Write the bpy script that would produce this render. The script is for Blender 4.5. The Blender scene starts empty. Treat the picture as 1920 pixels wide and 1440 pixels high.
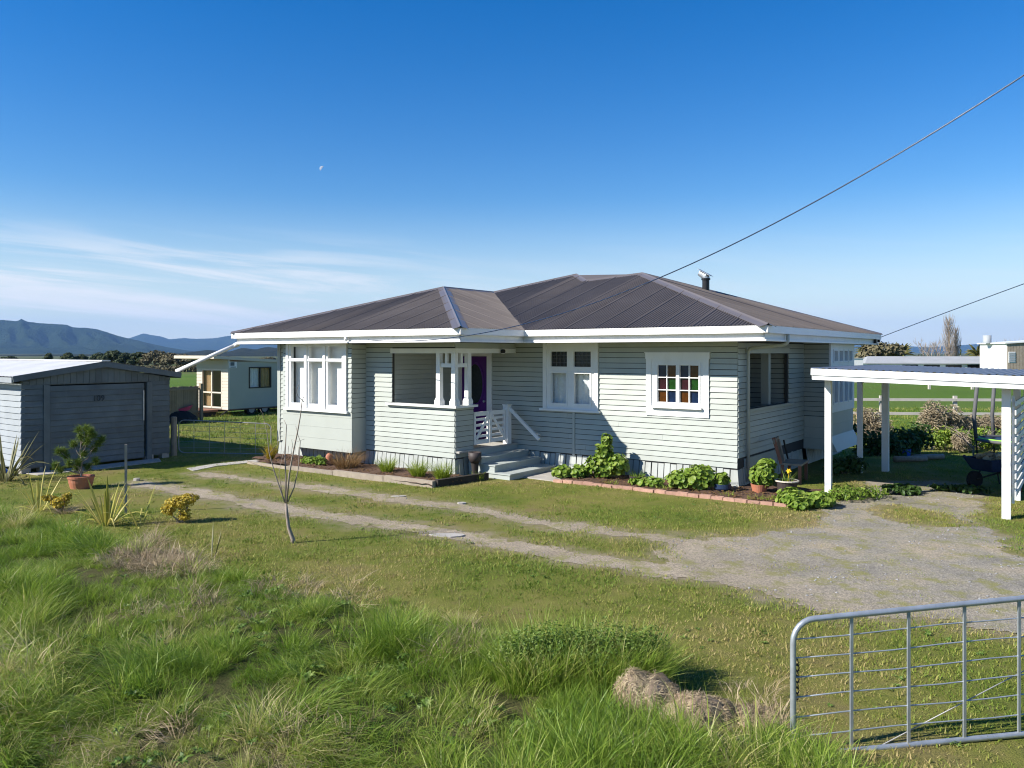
import bpy, math, random
import numpy as np
from mathutils import Vector, Matrix, Quaternion

random.seed(7)
rng = np.random.default_rng(11)
scene = bpy.context.scene
R = math.radians

# ------------------------------------------------------------------ camera, sky, sun, exposure
CZ = 2.85                       # camera height
cam_data = bpy.data.cameras.new('camera')
cam = bpy.data.objects.new('camera', cam_data)
scene.collection.objects.link(cam)
cam.location = (0, 0, CZ)
cam.rotation_euler = (R(90), 0, 0)
cam_data.sensor_width = 36
cam_data.lens = 36 * 1470 / 1920
cam_data.shift_y = -60 / 1920
cam_data.clip_start = 0.1
cam_data.clip_end = 90000
scene.camera = cam

SUN_EL = R(35)
SUN_AZ = math.atan2(-0.943, -0.334)      # towards the sun, measured from +Y to +X
SUN_DIR = Vector((math.sin(SUN_AZ) * math.cos(SUN_EL), math.cos(SUN_AZ) * math.cos(SUN_EL), math.sin(SUN_EL)))

world = bpy.data.worlds.new('World')
scene.world = world
world.use_nodes = True
wn, wl = world.node_tree.nodes, world.node_tree.links
wn.clear()
w_out = wn.new('ShaderNodeOutputWorld')
w_bg = wn.new('ShaderNodeBackground')
w_bg.inputs['Strength'].default_value = 0.062
sky = wn.new('ShaderNodeTexSky')
sky.sky_type = 'NISHITA'
sky.sun_disc = False
sky.sun_elevation = SUN_EL
sky.sun_rotation = SUN_AZ % (2 * math.pi)
sky.altitude = 0
sky.air_density = 1.15
sky.dust_density = 0.0
sky.ozone_density = 3.6


def wmath(op, a, b=None, c=None):
    n = wn.new('ShaderNodeMath')
    n.operation = op
    for i, s in enumerate((a, b, c)):
        if s is None:
            continue
        if isinstance(s, (int, float)):
            n.inputs[i].default_value = s
        else:
            wl.new(s, n.inputs[i])
    return n.outputs[0]


w_tc = wn.new('ShaderNodeTexCoord')
w_sep = wn.new('ShaderNodeSeparateXYZ')
wl.new(w_tc.outputs['Generated'], w_sep.inputs[0])
az = wmath('ARCTAN2', w_sep.outputs[0], w_sep.outputs[1])
el = wmath('ARCSINE', w_sep.outputs[2])
w_comb = wn.new('ShaderNodeCombineXYZ')
wl.new(wmath('MULTIPLY', az, 3.4), w_comb.inputs[0])
wl.new(wmath('ADD', wmath('MULTIPLY', el, 42.0), wmath('MULTIPLY', az, 3.6)), w_comb.inputs[1])
w_n1 = wn.new('ShaderNodeTexNoise')
w_n1.inputs['Scale'].default_value = 1.0
w_n1.inputs['Detail'].default_value = 9
w_n1.inputs['Roughness'].default_value = 0.60
w_n1.inputs['Distortion'].default_value = 0.6
wl.new(w_comb.outputs[0], w_n1.inputs['Vector'])
w_comb2 = wn.new('ShaderNodeCombineXYZ')
wl.new(wmath('MULTIPLY', az, 1.1), w_comb2.inputs[0])
w_comb2.inputs[1].default_value = 3.4
w_n2 = wn.new('ShaderNodeTexNoise')
w_n2.inputs['Scale'].default_value = 1.0
w_n2.inputs['Detail'].default_value = 1
wl.new(w_comb2.outputs[0], w_n2.inputs['Vector'])


def wramp(src, a, b):
    n = wn.new('ShaderNodeMapRange')
    n.interpolation_type = 'SMOOTHSTEP'
    n.inputs['From Min'].default_value = a
    n.inputs['From Max'].default_value = b
    wl.new(src, n.inputs['Value'])
    return n.outputs[0]


# a low band of thin streaky cloud, thickest towards the hills on the left
band = wmath('MULTIPLY', wramp(el, 0.0, 0.035), wramp(el, 0.16, 0.07))
side = wramp(az, 0.05, -0.38)
cl = wmath('MULTIPLY', wramp(w_n1.outputs[0], 0.43, 0.66), band)
cl = wmath('MULTIPLY', cl, wmath('ADD', wmath('MULTIPLY', side, 0.85), 0.10))
low = wmath('MULTIPLY', wramp(el, 0.20, -0.03), 0.9)        # pale air near the horizon
low = wmath('MULTIPLY', low, wmath('ADD', 0.75, wmath('MULTIPLY', w_n1.outputs[0], 0.5)))
w_mix0 = wn.new('ShaderNodeMix')
w_mix0.data_type = 'RGBA'
wl.new(low, w_mix0.inputs['Factor'])
w_hsv = wn.new('ShaderNodeHueSaturation')          # the clear deep blue of the day
w_hsv.inputs['Hue'].default_value = 0.512
w_hsv.inputs['Saturation'].default_value = 1.46
w_hsv.inputs['Value'].default_value = 1.32
wl.new(sky.outputs[0], w_hsv.inputs['Color'])
wl.new(w_hsv.outputs[0], w_mix0.inputs['A'])
w_mix0.inputs['B'].default_value = (7.2, 8.1, 8.9, 1)
w_mix = wn.new('ShaderNodeMix')
w_mix.data_type = 'RGBA'
wl.new(cl, w_mix.inputs['Factor'])
wl.new(w_mix0.outputs['Result'], w_mix.inputs['A'])
w_mix.inputs['B'].default_value = (9.2, 9.3, 9.5, 1)
wl.new(w_mix.outputs['Result'], w_bg.inputs['Color'])
wl.new(w_bg.outputs[0], w_out.inputs['Surface'])

sun_data = bpy.data.lights.new('sun', 'SUN')
sun_data.energy = 5.0
sun_data.angle = R(0.53)
sun_data.color = (1.0, 0.955, 0.88)
sun = bpy.data.objects.new('sun', sun_data)
scene.collection.objects.link(sun)
sun.rotation_euler = SUN_DIR.to_track_quat('Z', 'Y').to_euler()
sun.location = (-30, -15, 40)

scene.view_settings.view_transform = 'Standard'
scene.view_settings.look = 'None'
scene.view_settings.exposure = 0.82
scene.view_settings.gamma = 1.0
scene.view_settings.use_curve_mapping = False
scene.render.engine = 'CYCLES'
scene.cycles.use_denoising = True
scene.cycles.filter_width = 1.1
scene.cycles.max_bounces = 8
scene.cycles.transparent_max_bounces = 12
scene.cycles.volume_bounces = 0

# ------------------------------------------------------------------ frames and helpers
A = R(36.5)
NX, NY = 4.6727, 16.2384         # front right corner of the house on the ground
COL = scene.collection


def W(x, y, z=0.0):
    """yard frame (x to the right along the house front, y back) -> world"""
    return Vector((NX + x * math.cos(A) + y * math.sin(A), NY - x * math.sin(A) + y * math.cos(A), z))


def YF(X, Y):
    a, b = X - NX, Y - NY
    return a * math.cos(A) - b * math.sin(A), a * math.sin(A) + b * math.cos(A)


def G(px, py, z=0.0):
    """point at height z seen at that place of the photograph, in world x, y"""
    d = (CZ - z) * 1470 / (py - 660)
    return (px - 960) / 1470 * d, d


class MB:
    def __init__(s):
        s.v, s.f = [], []

    def add(s, vs, fs):
        o = len(s.v)
        s.v.extend([tuple(p) for p in vs])
        s.f.extend([tuple(i + o for i in f) for f in fs])
        return s

    def box(s, x0, x1, y0, y1, z0, z1):
        x0, x1 = min(x0, x1), max(x0, x1)
        y0, y1 = min(y0, y1), max(y0, y1)
        z0, z1 = min(z0, z1), max(z0, z1)
        return s.add([(x0, y0, z0), (x1, y0, z0), (x1, y1, z0), (x0, y1, z0), (x0, y0, z1), (x1, y0, z1), (x1, y1, z1), (x0, y1, z1)],
                     [(0, 3, 2, 1), (4, 5, 6, 7), (0, 1, 5, 4), (1, 2, 6, 5), (2, 3, 7, 6), (3, 0, 4, 7)])

    def beam(s, p, q, w, h, up=(0, 0, 1), w2=None, h2=None):
        p, q, up = Vector(p), Vector(q), Vector(up)
        d = (q - p).normalized()
        if abs(d.dot(up)) > 0.98:
            up = Vector((0, 1, 0))
        a = d.cross(up).normalized()
        b = a.cross(d).normalized()
        w2 = w if w2 is None else w2
        h2 = h if h2 is None else h2
        vs = []
        for c, ww, hh in ((p, w, h), (q, w2, h2)):
            for i, j in ((-1, -1), (1, -1), (1, 1), (-1, 1)):
                vs.append(c + a * (ww / 2 * i) + b * (hh / 2 * j))
        return s.add(vs, [(0, 3, 2, 1), (4, 5, 6, 7), (0, 1, 5, 4), (1, 2, 6, 5), (2, 3, 7, 6), (3, 0, 4, 7)])

    def tube(s, pts, rads, n=8, cap=True):
        pts = [Vector(p) for p in pts]
        if isinstance(rads, (int, float)):
            rads = [rads] * len(pts)
        o = len(s.v)
        prev = None
        for i, p in enumerate(pts):
            t = (pts[min(i + 1, len(pts) - 1)] - pts[max(i - 1, 0)]).normalized()
            if prev is None:
                a = t.cross(Vector((0, 0, 1)))
                if a.length < 1e-3:
                    a = Vector((1, 0, 0))
            else:
                a = prev - t * prev.dot(t)
            a.normalize()
            prev = a
            b = t.cross(a)
            for k in range(n):
                th = 2 * math.pi * k / n
                s.v.append(tuple(p + a * (math.cos(th) * rads[i]) + b * (math.sin(th) * rads[i])))
        for i in range(len(pts) - 1):
            for k in range(n):
                k2 = (k + 1) % n
                s.f.append((o + i * n + k, o + i * n + k2, o + (i + 1) * n + k2, o + (i + 1) * n + k))
        if cap:
            s.f.append(tuple(o + k for k in range(n))[::-1])
            s.f.append(tuple(o + (len(pts) - 1) * n + k for k in range(n)))
        return s

    def lathe(s, prof, n=20, c=(0, 0, 0), cap=True):
        o = len(s.v)
        for r, z in prof:
            for k in range(n):
                th = 2 * math.pi * k / n
                s.v.append((c[0] + r * math.cos(th), c[1] + r * math.sin(th), c[2] + z))
        for i in range(len(prof) - 1):
            for k in range(n):
                k2 = (k + 1) % n
                s.f.append((o + i * n + k, o + i * n + k2, o + (i + 1) * n + k2, o + (i + 1) * n + k))
        if cap:
            s.f.append(tuple(o + k for k in range(n))[::-1])
            s.f.append(tuple(o + (len(prof) - 1) * n + k for k in range(n)))
        return s

    def poly(s, pts):
        return s.add(pts, [tuple(range(len(pts)))])

    def prism(s, pts, off):
        """closed solid between a polygon and its copy moved by off"""
        n = len(pts)
        off = Vector(off)
        vs = [Vector(p) for p in pts] + [Vector(p) + off for p in pts]
        fs = [tuple(range(n))[::-1], tuple(range(n, 2 * n))]
        fs += [(i, (i + 1) % n, (i + 1) % n + n, i + n) for i in range(n)]
        return s.add(vs, fs)

    def build(s, name, mat, parent=None, smooth=False, label=None, cat=None, group=None, kind=None, loc=None, rz=None):
        me = bpy.data.meshes.new(name)
        me.from_pydata(s.v, [], s.f)
        if smooth:
            me.polygons.foreach_set('use_smooth', [True] * len(me.polygons))
        me.update()
        return link(name, me, mat, parent, label, cat, group, kind, loc, rz)


def link(name, me, mat, parent=None, label=None, cat=None, group=None, kind=None, loc=None, rz=None):
    if mat is not None and len(me.materials) == 0:
        me.materials.append(mat)
    o = bpy.data.objects.new(name, me)
    COL.objects.link(o)
    if parent is not None:
        o.parent = parent
    if loc is not None:
        o.location = loc
    if rz is not None:
        o.rotation_euler = (0, 0, rz)
    tag(o, label, cat, group, kind)
    return o


def tag(o, label=None, cat=None, group=None, kind=None):
    if label:
        o['label'] = label
    if cat:
        o['category'] = cat
    if group:
        o['group'] = group
    if kind:
        o['kind'] = kind
    return o


def thing(name, label, cat, loc, rz=0.0, group=None):
    o = bpy.data.objects.new(name, None)
    o.empty_display_size = 0.2
    COL.objects.link(o)
    o.location = loc
    o.rotation_euler = (0, 0, rz)
    return tag(o, label, cat, group)


def ything(name, label, cat, x, y, z=0.0, rz=0.0, group=None):
    """a thing whose local frame is turned like the house"""
    return thing(name, label, cat, W(x, y, z), rz - A, group)


def copy_tree(o, parent=None):
    c = o.copy()
    COL.objects.link(c)
    if parent is not None:
        c.parent = parent
    for ch in list(o.children):
        copy_tree(ch, c)
    return c


# ------------------------------------------------------------------ numpy value noise
_tab = rng.random((256, 256))


def vnoise(x, y):
    x, y = np.asarray(x, float), np.asarray(y, float)
    xi, yi = np.floor(x).astype(int), np.floor(y).astype(int)
    fx, fy = x - xi, y - yi
    fx, fy = fx * fx * (3 - 2 * fx), fy * fy * (3 - 2 * fy)
    a = _tab[xi % 256, yi % 256]
    b = _tab[(xi + 1) % 256, yi % 256]
    c = _tab[xi % 256, (yi + 1) % 256]
    d = _tab[(xi + 1) % 256, (yi + 1) % 256]
    return (a * (1 - fx) + b * fx) * (1 - fy) + (c * (1 - fx) + d * fx) * fy


def fbm(x, y, oct=4, gain=0.5):
    t, amp, tot = 0.0, 1.0, 0.0
    for i in range(oct):
        t = t + amp * vnoise(np.asarray(x) * 2 ** i + 17.3 * i, np.asarray(y) * 2 ** i - 9.1 * i)
        tot += amp
        amp *= gain
    return t / tot


def sstep(a, b, x):
    t = np.clip((np.asarray(x, float) - a) / (b - a), 0, 1)
    return t * t * (3 - 2 * t)


# ------------------------------------------------------------------ materials
def new_mat(name):
    m = bpy.data.materials.new(name)
    m.use_nodes = True
    nt = m.node_tree
    return m, nt, nt.nodes, nt.links, nt.nodes['Principled BSDF']


def nnoise(nt, scale, detail=4, vec=None, rough=0.55, dist=0.0):
    n = nt.nodes.new('ShaderNodeTexNoise')
    n.inputs['Scale'].default_value = scale
    n.inputs['Detail'].default_value = detail
    n.inputs['Roughness'].default_value = rough
    n.inputs['Distortion'].default_value = dist
    if vec is not None:
        nt.links.new(vec, n.inputs['Vector'])
    return n.outputs['Fac']


def nramp(nt, src, stops):
    n = nt.nodes.new('ShaderNodeValToRGB')
    el = n.color_ramp.elements
    while len(el) < len(stops):
        el.new(0.5)
    for e, (p, c) in zip(el, stops):
        e.position = p
        e.color = (*c, 1) if len(c) == 3 else c
    nt.links.new(src, n.inputs['Fac'])
    return n.outputs['Color']


def nmix(nt, fac, a, b, blend='MIX'):
    n = nt.nodes.new('ShaderNodeMix')
    n.data_type = 'RGBA'
    n.blend_type = blend
    for k, s in (('Factor', fac), ('A', a), ('B', b)):
        if hasattr(s, 'links'):
            nt.links.new(s, n.inputs[k])
        elif k == 'Factor':
            n.inputs[k].default_value = s
        else:
            n.inputs[k].default_value = (*s, 1)
    return n.outputs['Result']


def nmap(nt, src, a, b, c=0.0, d=1.0):
    n = nt.nodes.new('ShaderNodeMapRange')
    n.inputs['From Min'].default_value = a
    n.inputs['From Max'].default_value = b
    n.inputs['To Min'].default_value = c
    n.inputs['To Max'].default_value = d
    nt.links.new(src, n.inputs['Value'])
    return n.outputs[0]


def nbump(nt, src, bsdf, strength=0.3, dist=0.01):
    n = nt.nodes.new('ShaderNodeBump')
    n.inputs['Strength'].default_value = strength
    n.inputs['Distance'].default_value = dist
    nt.links.new(src, n.inputs['Height'])
    nt.links.new(n.outputs[0], bsdf.inputs['Normal'])


def npos(nt, scale=None):
    g = nt.nodes.new('ShaderNodeNewGeometry')
    if scale is None:
        return g.outputs['Position']
    m = nt.nodes.new('ShaderNodeMapping')
    m.inputs['Scale'].default_value = scale
    nt.links.new(g.outputs['Position'], m.inputs['Vector'])
    return m.outputs[0]


def nobj(nt, scale=(1, 1, 1)):
    g = nt.nodes.new('ShaderNodeTexCoord')
    m = nt.nodes.new('ShaderNodeMapping')
    m.inputs['Scale'].default_value = scale
    nt.links.new(g.outputs['Object'], m.inputs['Vector'])
    return m.outputs[0]


def paint(name, col, rough=0.5, var=0.10, scale=1.5, bump=0.05, dirt=None, dirt_amt=0.3, metal=0.0, spec=0.4, rnd=0.0):
    """painted or plain surface with gentle blotches, optional stain colour, small per-piece differences"""
    m, nt, nd, lk, b = new_mat(name)
    pos = npos(nt)
    n = nnoise(nt, scale, 5, pos)
    dark = tuple(c * (1 - var) for c in col)
    lite = tuple(min(1, c * (1 + var * 0.6)) for c in col)
    c = nramp(nt, n, [(0.3, dark), (0.7, lite)])
    if dirt:
        n2 = nnoise(nt, scale * 3.1, 6, npos(nt, (1, 1, 0.35)), rough=0.65)
        c = nmix(nt, nmap(nt, n2, 0.52, 0.78, 0, dirt_amt), c, dirt)
    if rnd:
        oi = nd.new('ShaderNodeObjectInfo')
        c = nmix(nt, 1.0, c, nramp(nt, oi.outputs['Random'], [(0.0, (1 - rnd,) * 3), (1.0, (1.0,) * 3)]), 'MULTIPLY')
    lk.new(c, b.inputs['Base Color'])
    b.inputs['Roughness'].default_value = rough
    b.inputs['Metallic'].default_value = metal
    b.inputs['Specular IOR Level'].default_value = spec
    if bump:
        nbump(nt, nnoise(nt, scale * 40, 3, pos), b, bump, 0.004)
    return m


def leafmat(name, stops, rough=0.5, scale=1.2, trans=0.35, attr=True):
    """foliage: colour from a per-leaf attribute plus drifting noise, light passes through"""
    m, nt, nd, lk, b = new_mat(name)
    n = nnoise(nt, scale, 3, npos(nt))
    if attr:
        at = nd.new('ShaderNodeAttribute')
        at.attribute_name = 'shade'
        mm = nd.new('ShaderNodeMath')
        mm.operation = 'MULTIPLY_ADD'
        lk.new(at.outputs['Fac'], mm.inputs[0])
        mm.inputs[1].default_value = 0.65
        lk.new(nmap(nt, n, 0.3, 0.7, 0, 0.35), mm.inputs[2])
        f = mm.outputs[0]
        ti = nd.new('ShaderNodeAttribute')
        ti.attribute_type = 'INSTANCER'
        ti.attribute_name = 'tint'
        ad = nd.new('ShaderNodeMath')
        ad.operation = 'ADD'
        lk.new(f, ad.inputs[0])
        lk.new(ti.outputs['Fac'], ad.inputs[1])
        f = ad.outputs[0]
    else:
        f = nmap(nt, n, 0.3, 0.7)
    c = nramp(nt, f, stops)
    lk.new(c, b.inputs['Base Color'])
    b.inputs['Roughness'].default_value = rough
    b.inputs['Specular IOR Level'].default_value = 0.3
    if trans:
        t = nd.new('ShaderNodeBsdfTranslucent')
        lk.new(c, t.inputs['Color'])
        mx = nd.new('ShaderNodeMixShader')
        mx.inputs[0].default_value = trans
        lk.new(b.outputs[0], mx.inputs[1])
        lk.new(t.outputs[0], mx.inputs[2])
        lk.new(mx.outputs[0], nd['Material Output'].inputs['Surface'])
    return m


def glassmat(name, tint=(0.97, 0.98, 0.98), rough=0.02):
    m, nt, nd, lk, b = new_mat(name)
    lw = nd.new('ShaderNodeLayerWeight')
    lw.inputs['Blend'].default_value = 0.5
    pw_ = nd.new('ShaderNodeMath')
    pw_.operation = 'POWER'
    pw_.inputs[1].default_value = 4.0
    lk.new(lw.outputs['Facing'], pw_.inputs[0])
    fr = nd.new('ShaderNodeMath')
    fr.operation = 'MULTIPLY_ADD'
    fr.inputs[1].default_value = 0.4
    fr.inputs[2].default_value = 0.025
    lk.new(pw_.outputs[0], fr.inputs[0])
    tr = nd.new('ShaderNodeBsdfTransparent')
    tr.inputs['Color'].default_value = (*tint, 1)
    gl = nd.new('ShaderNodeBsdfGlossy')
    gl.inputs['Roughness'].default_value = rough
    mx = nd.new('ShaderNodeMixShader')
    lk.new(fr.outputs[0], mx.inputs[0])
    lk.new(tr.outputs[0], mx.inputs[1])
    lk.new(gl.outputs[0], mx.inputs[2])
    lk.new(mx.outputs[0], nd['Material Output'].inputs['Surface'])
    return m


M = {}
M['board'] = paint('sage_weatherboard_paint', (0.41, 0.435, 0.390), 0.45, 0.06, 0.9, 0.03, (0.33, 0.335, 0.28), 0.35, rnd=0.09)
M['panel'] = paint('sage_panel_paint', (0.415, 0.438, 0.393), 0.45, 0.05, 0.9, 0.03, (0.36, 0.37, 0.33), 0.2)
M['slat'] = paint('sage_plinth_paint', (0.42, 0.44, 0.41), 0.5, 0.08, 1.3, 0.05, (0.25, 0.25, 0.2), 0.5, rnd=0.10)
M['white'] = paint('white_trim_paint', (0.77, 0.77, 0.75), 0.42, 0.05, 1.5, 0.02, (0.55, 0.53, 0.46), 0.35)
M['gutter'] = paint('white_gutter_enamel', (0.80, 0.78, 0.75), 0.3, 0.03, 1.0, 0.0, (0.6, 0.58, 0.5), 0.2)
M['soffit'] = paint('soffit_paint', (0.62, 0.62, 0.56), 0.55, 0.05, 1.0, 0.02)
M['lining'] = paint('shade_dark_lining', (0.05, 0.05, 0.05), 0.8, 0.08, 1.0, 0.0)  # near-black so board slots and interiors get their shade from the colour
M['intfloor'] = paint('interior_floor', (0.14, 0.09, 0.06), 0.6, 0.2, 2.0, 0.0)
M['blind'] = paint('white_blind', (0.84, 0.83, 0.79), 0.7, 0.02, 2.0, 0.0)
M['lace'] = paint('lace_curtain', (0.74, 0.75, 0.74), 0.85, 0.10, 14.0, 0.2)
M['glass'] = glassmat('window_glass')
M['darkglass'] = paint('dark_leadlight_glass', (0.02, 0.022, 0.022), 0.12, 0.3, 20.0, 0.1)
M['purple'] = paint('purple_door_paint', (0.085, 0.012, 0.16), 0.35, 0.08, 2.0, 0.03)
M['oval'] = paint('oval_door_glass', (0.022, 0.028, 0.028), 0.1, 0.3, 30.0, 0.2)
M['deck'] = paint('porch_deck_boards', (0.42, 0.40, 0.36), 0.6, 0.12, 3.0, 0.1)
M['step'] = paint('grey_green_step_paint', (0.40, 0.43, 0.40), 0.55, 0.08, 2.0, 0.05, (0.25, 0.24, 0.2), 0.4)
M['blackp'] = paint('black_plastic', (0.015, 0.015, 0.016), 0.4, 0.1, 5.0, 0.0)
M['lead'] = paint('lead_came', (0.18, 0.18, 0.18), 0.5, 0.1, 5.0, 0.0)
for nm, c in (('sg_blue', (0.006, 0.017, 0.05)), ('sg_amber', (0.068, 0.022, 0.003)), ('sg_plum', (0.030, 0.006, 0.012)), ('sg_green', (0.008, 0.045, 0.006))):
    M[nm] = paint(nm + '_glass', c, 0.08, 0.35, 9.0, 0.06, spec=0.6)


def roofmat():
    m, nt, nd, lk, b = new_mat('brown_roof_enamel')
    n = nnoise(nt, 0.6, 5, npos(nt))
    c = nramp(nt, n, [(0.3, (0.100, 0.084, 0.073)), (0.7, (0.130, 0.110, 0.096))])
    oi = nd.new('ShaderNodeObjectInfo')
    c = nmix(nt, 1.0, c, nramp(nt, oi.outputs['Random'], [(0.0, (0.92,) * 3), (1.0, (1.05,) * 3)]), 'MULTIPLY')
    lk.new(c, b.inputs['Base Color'])
    b.inputs['Roughness'].default_value = 0.5
    b.inputs['Specular IOR Level'].default_value = 0.35
    return m


M['roof'] = roofmat()
M['ridge'] = paint('brown_ridge_enamel', (0.135, 0.118, 0.112), 0.34, 0.08, 1.5, 0.0, spec=0.5)
M['galv'] = paint('galvanised_steel', (0.42, 0.45, 0.47), 0.42, 0.18, 9.0, 0.06, (0.30, 0.31, 0.31), 0.5, metal=0.55)
M['galvold'] = paint('weathered_galvanised_steel', (0.30, 0.30, 0.29), 0.5, 0.2, 6.0, 0.06, (0.2, 0.14, 0.1), 0.5, metal=0.4)

# ------------------------------------------------------------------ house
class Plane:
    """a vertical plane: s runs along d, o outwards along n"""
    def __init__(s, p0, d, n):
        s.p0, s.d, s.n = p0, d, n

    def pt(s, a, o, z):
        return (s.p0[0] + s.d[0] * a + s.n[0] * o, s.p0[1] + s.d[1] * a + s.n[1] * o, z)

    def box(s, mb, a0, a1, o0, o1, z0, z1):
        p, q = s.pt(a0, o0, z0), s.pt(a1, o1, z1)
        return mb.box(p[0], q[0], p[1], q[1], z0, z1)


def front(y):
    return Plane((0, y), (1, 0), (0, -1))


def rside(x):
    return Plane((x, 0), (0, 1), (1, 0))


def lside(x):
    return Plane((x, 0), (0, 1), (-1, 0))


PITCH = 0.1205


def wall(parent, pl, s0, s1, z0, z1, openings=(), mat='lining', thick=0.07, name='wall'):
    """backing sheet with real openings"""
    xs = sorted({s0, s1, *[min(max(v, s0), s1) for o in openings for v in o[:2]]})
    zs = sorted({z0, z1, *[min(max(v, z0), z1) for o in openings for v in o[2:4]]})
    mb = MB()
    for a, b in zip(xs[:-1], xs[1:]):
        run = None
        for c, d in zip(zs[:-1], zs[1:]):
            mid = ((a + b) / 2, (c + d) / 2)
            hole = any(o[0] < mid[0] < o[1] and o[2] < mid[1] < o[3] for o in openings)
            if not hole:
                if run is None:
                    run = [c, d]
                else:
                    run[1] = d
            if hole and run:
                pl.box(mb, a, b, -thick, -0.002, *run)
                run = None
        if run:
            pl.box(mb, a, b, -thick, -0.002, *run)
    return mb.build(name, M[mat], parent)


def boards(parent, pl, s0, s1, z0, rows, openings=(), mat='board', pitch=PITCH, thick=0.028, joined=None, name='weatherboard'):
    for k in range(rows):
        za = z0 + k * pitch
        zb = za + pitch - 0.001
        zm = za + pitch * 0.5
        segs = [(s0, s1)]
        for o in openings:
            if o[2] < zm < o[3]:
                new = []
                for a, b in segs:
                    if o[1] <= a or o[0] >= b:
                        new.append((a, b))
                        continue
                    if o[0] > a:
                        new.append((a, o[0]))
                    if o[1] < b:
                        new.append((o[1], b))
                segs = new
        cut = []
        for a, b in segs:                       # long runs are butted from two lengths
            if b - a > 3.2 and joined is None:
                c = a + (b - a) * random.uniform(0.25, 0.75)
                cut += [(a, c - 0.0015), (c + 0.0015, b)]
            else:
                cut.append((a, b))
        for a, b in cut:
            if b - a < 0.02:
                continue
            t = thick + random.uniform(-0.002, 0.002)
            dz = random.uniform(-0.0015, 0.0015)
            dz += pitch * 0.10  # slot onto the dark backing draws the shade line under each board
            vs = [pl.pt(a, 0, za + dz), pl.pt(b, 0, za + dz), pl.pt(b, t, za + dz), pl.pt(a, t, za + dz),
                  pl.pt(a, 0, zb), pl.pt(b, 0, zb), pl.pt(b, 0.009, zb), pl.pt(a, 0.009, zb)]
            fs = [(0, 1, 2, 3), (4, 7, 6, 5), (3, 2, 6, 7), (0, 4, 5, 1), (0, 3, 7, 4), (1, 5, 6, 2)]
            if joined is not None:
                joined.add(vs, fs)
            else:
                MB().add(vs, fs).build(name, M[mat], parent)


house = ything('house', 'single storey sage green weatherboard bungalow with brown corrugated hip roof and white trim', 'house', 0, 0)

ZT = 3.075           # soffit height
WB = 0.425           # bottom of the boards
ROWS = 22
XL, YB = -12.1, 8.1  # far left and back walls
YP = -2.30           # front of the left wing
XP = -5.72           # right side of the porch
YBAY = -2.77

# front wall of the right hand part
win1 = (-4.84, -3.30, 1.45, 3.2)
win2 = (-2.07, -0.60, 1.45, 2.83)
win2_hole = (-1.86, -0.82, 1.70, 2.64)
door_hole = (-7.60, -6.44, 0.55, 2.80)
pF = front(0.0)
w = wall(house, pF, -7.75, 0.0, 0.40, ZT, [(-4.74, -3.40, 1.52, 3.2), win2_hole, door_hole])
boards(w, pF, -6.44, 0.0, WB, ROWS, [win1, win2])
boards(w, pF, -7.75, -7.60, WB, ROWS)

# right side wall with the open sun porch
pR = rside(0.0)
sp = (0.53, 3.29, 1.63, 2.82)
w = wall(house, pR, 0.0, 4.63, 0.40, ZT, [sp])
boards(w, pR, 0.0, 4.63, 0.635, 20, [(sp[0], sp[1] + 0.06, sp[2], sp[3] + 0.1)])
mb = MB()
pR.box(mb, 0.36, 2.75, 0.003, 0.03, 0.40, 0.60)
mb.build('skirting_board', M['panel'], house)
mb = MB()
pR.box(mb, sp[0] - 0.1, sp[1] + 0.06, 0.0, 0.04, sp[3], sp[3] + 0.125)
mb.build('lintel', M['panel'], house)
mb = MB()
pR.box(mb, sp[0] - 0.1, sp[1] + 0.33, -0.12, 0.07, sp[2] - 0.05, sp[2])
mb.build('sill', M['panel'], house, label='grey sill along the open sun porch')
# inside the sun porch: an inner wall with its own window, boarded return
inner = wall(house, rside(-1.15), 0.08, 4.5, 0.6, ZT - 0.02, [(0.75, 2.3, 1.1, 2.75)], name='inner_wall')
mb = MB()
pi = rside(-1.15)
for a, b, c, d in ((0.75, 0.85, 1.1, 2.75), (2.2, 2.32, 1.1, 2.75), (1.48, 1.56, 1.1, 2.75), (0.85, 2.2, 2.66, 2.75), (0.85, 2.2, 2.25, 2.31), (0.85, 2.2, 1.1, 1.2)):
    pi.box(mb, a, b, -0.02, 0.04, c, d)
iw = mb.build('window', M['panel'], house, label='dark window inside the sun porch')
mb = MB()
pi.box(mb, 0.85, 2.2, -0.012, -0.006, 1.2, 2.66)
mb.build('pane', M['darkglass'], iw)
wr = wall(house, front(3.37), -1.1, -0.09, 0.62, ZT - 0.01, name='return_wall')
boards(wr, front(3.37), -1.1, -0.09, 0.635, 20)
mb = MB()
mb.box(-0.32, -0.14, 2.35, 2.5, 1.63, ZT - 0.02)
mb.build('post', M['panel'], house)

# back bay on the right side
YB2, XB2 = 4.63, 0.61
w = wall(house, front(YB2), 0.0, XB2, 0.40, ZT + 0.02)
boards(w, front(YB2), 0.0, XB2 + 0.012, 1.23, 16)
mb = MB()
for k in range(3):
    front(YB2).box(mb, 0.0, XB2 + 0.012, 0.0, 0.016, 0.40 + k * 0.277, 0.672 + k * 0.277)
mb.build('lower_panel', M['panel'], house)
w2h = (4.76, 6.92, 1.42, 2.98)
w = wall(house, rside(XB2), YB2 + 0.003, 7.02, 0.40, ZT + 0.02, [w2h])
mb = MB()
for a, b in ((0.72, 1.0), (1.004, 1.32)):
    rside(XB2).box(mb, YB2 + 0.0, 7.03, 0.0, 0.018, a, b)
mb.build('lower_panel', M['panel'], house)
mb = MB()
mb.prism([(XB2, YB2 + 0.02, 0.72), (XB2 + 0.02, YB2 + 0.02, 0.72), (XB2 + 0.2, YB2 + 0.02, 0.36), (XB2, YB2 + 0.02, 0.36)], (0, 2.42, 0))
mb.build('flared_skirt', M['panel'], house)
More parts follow.
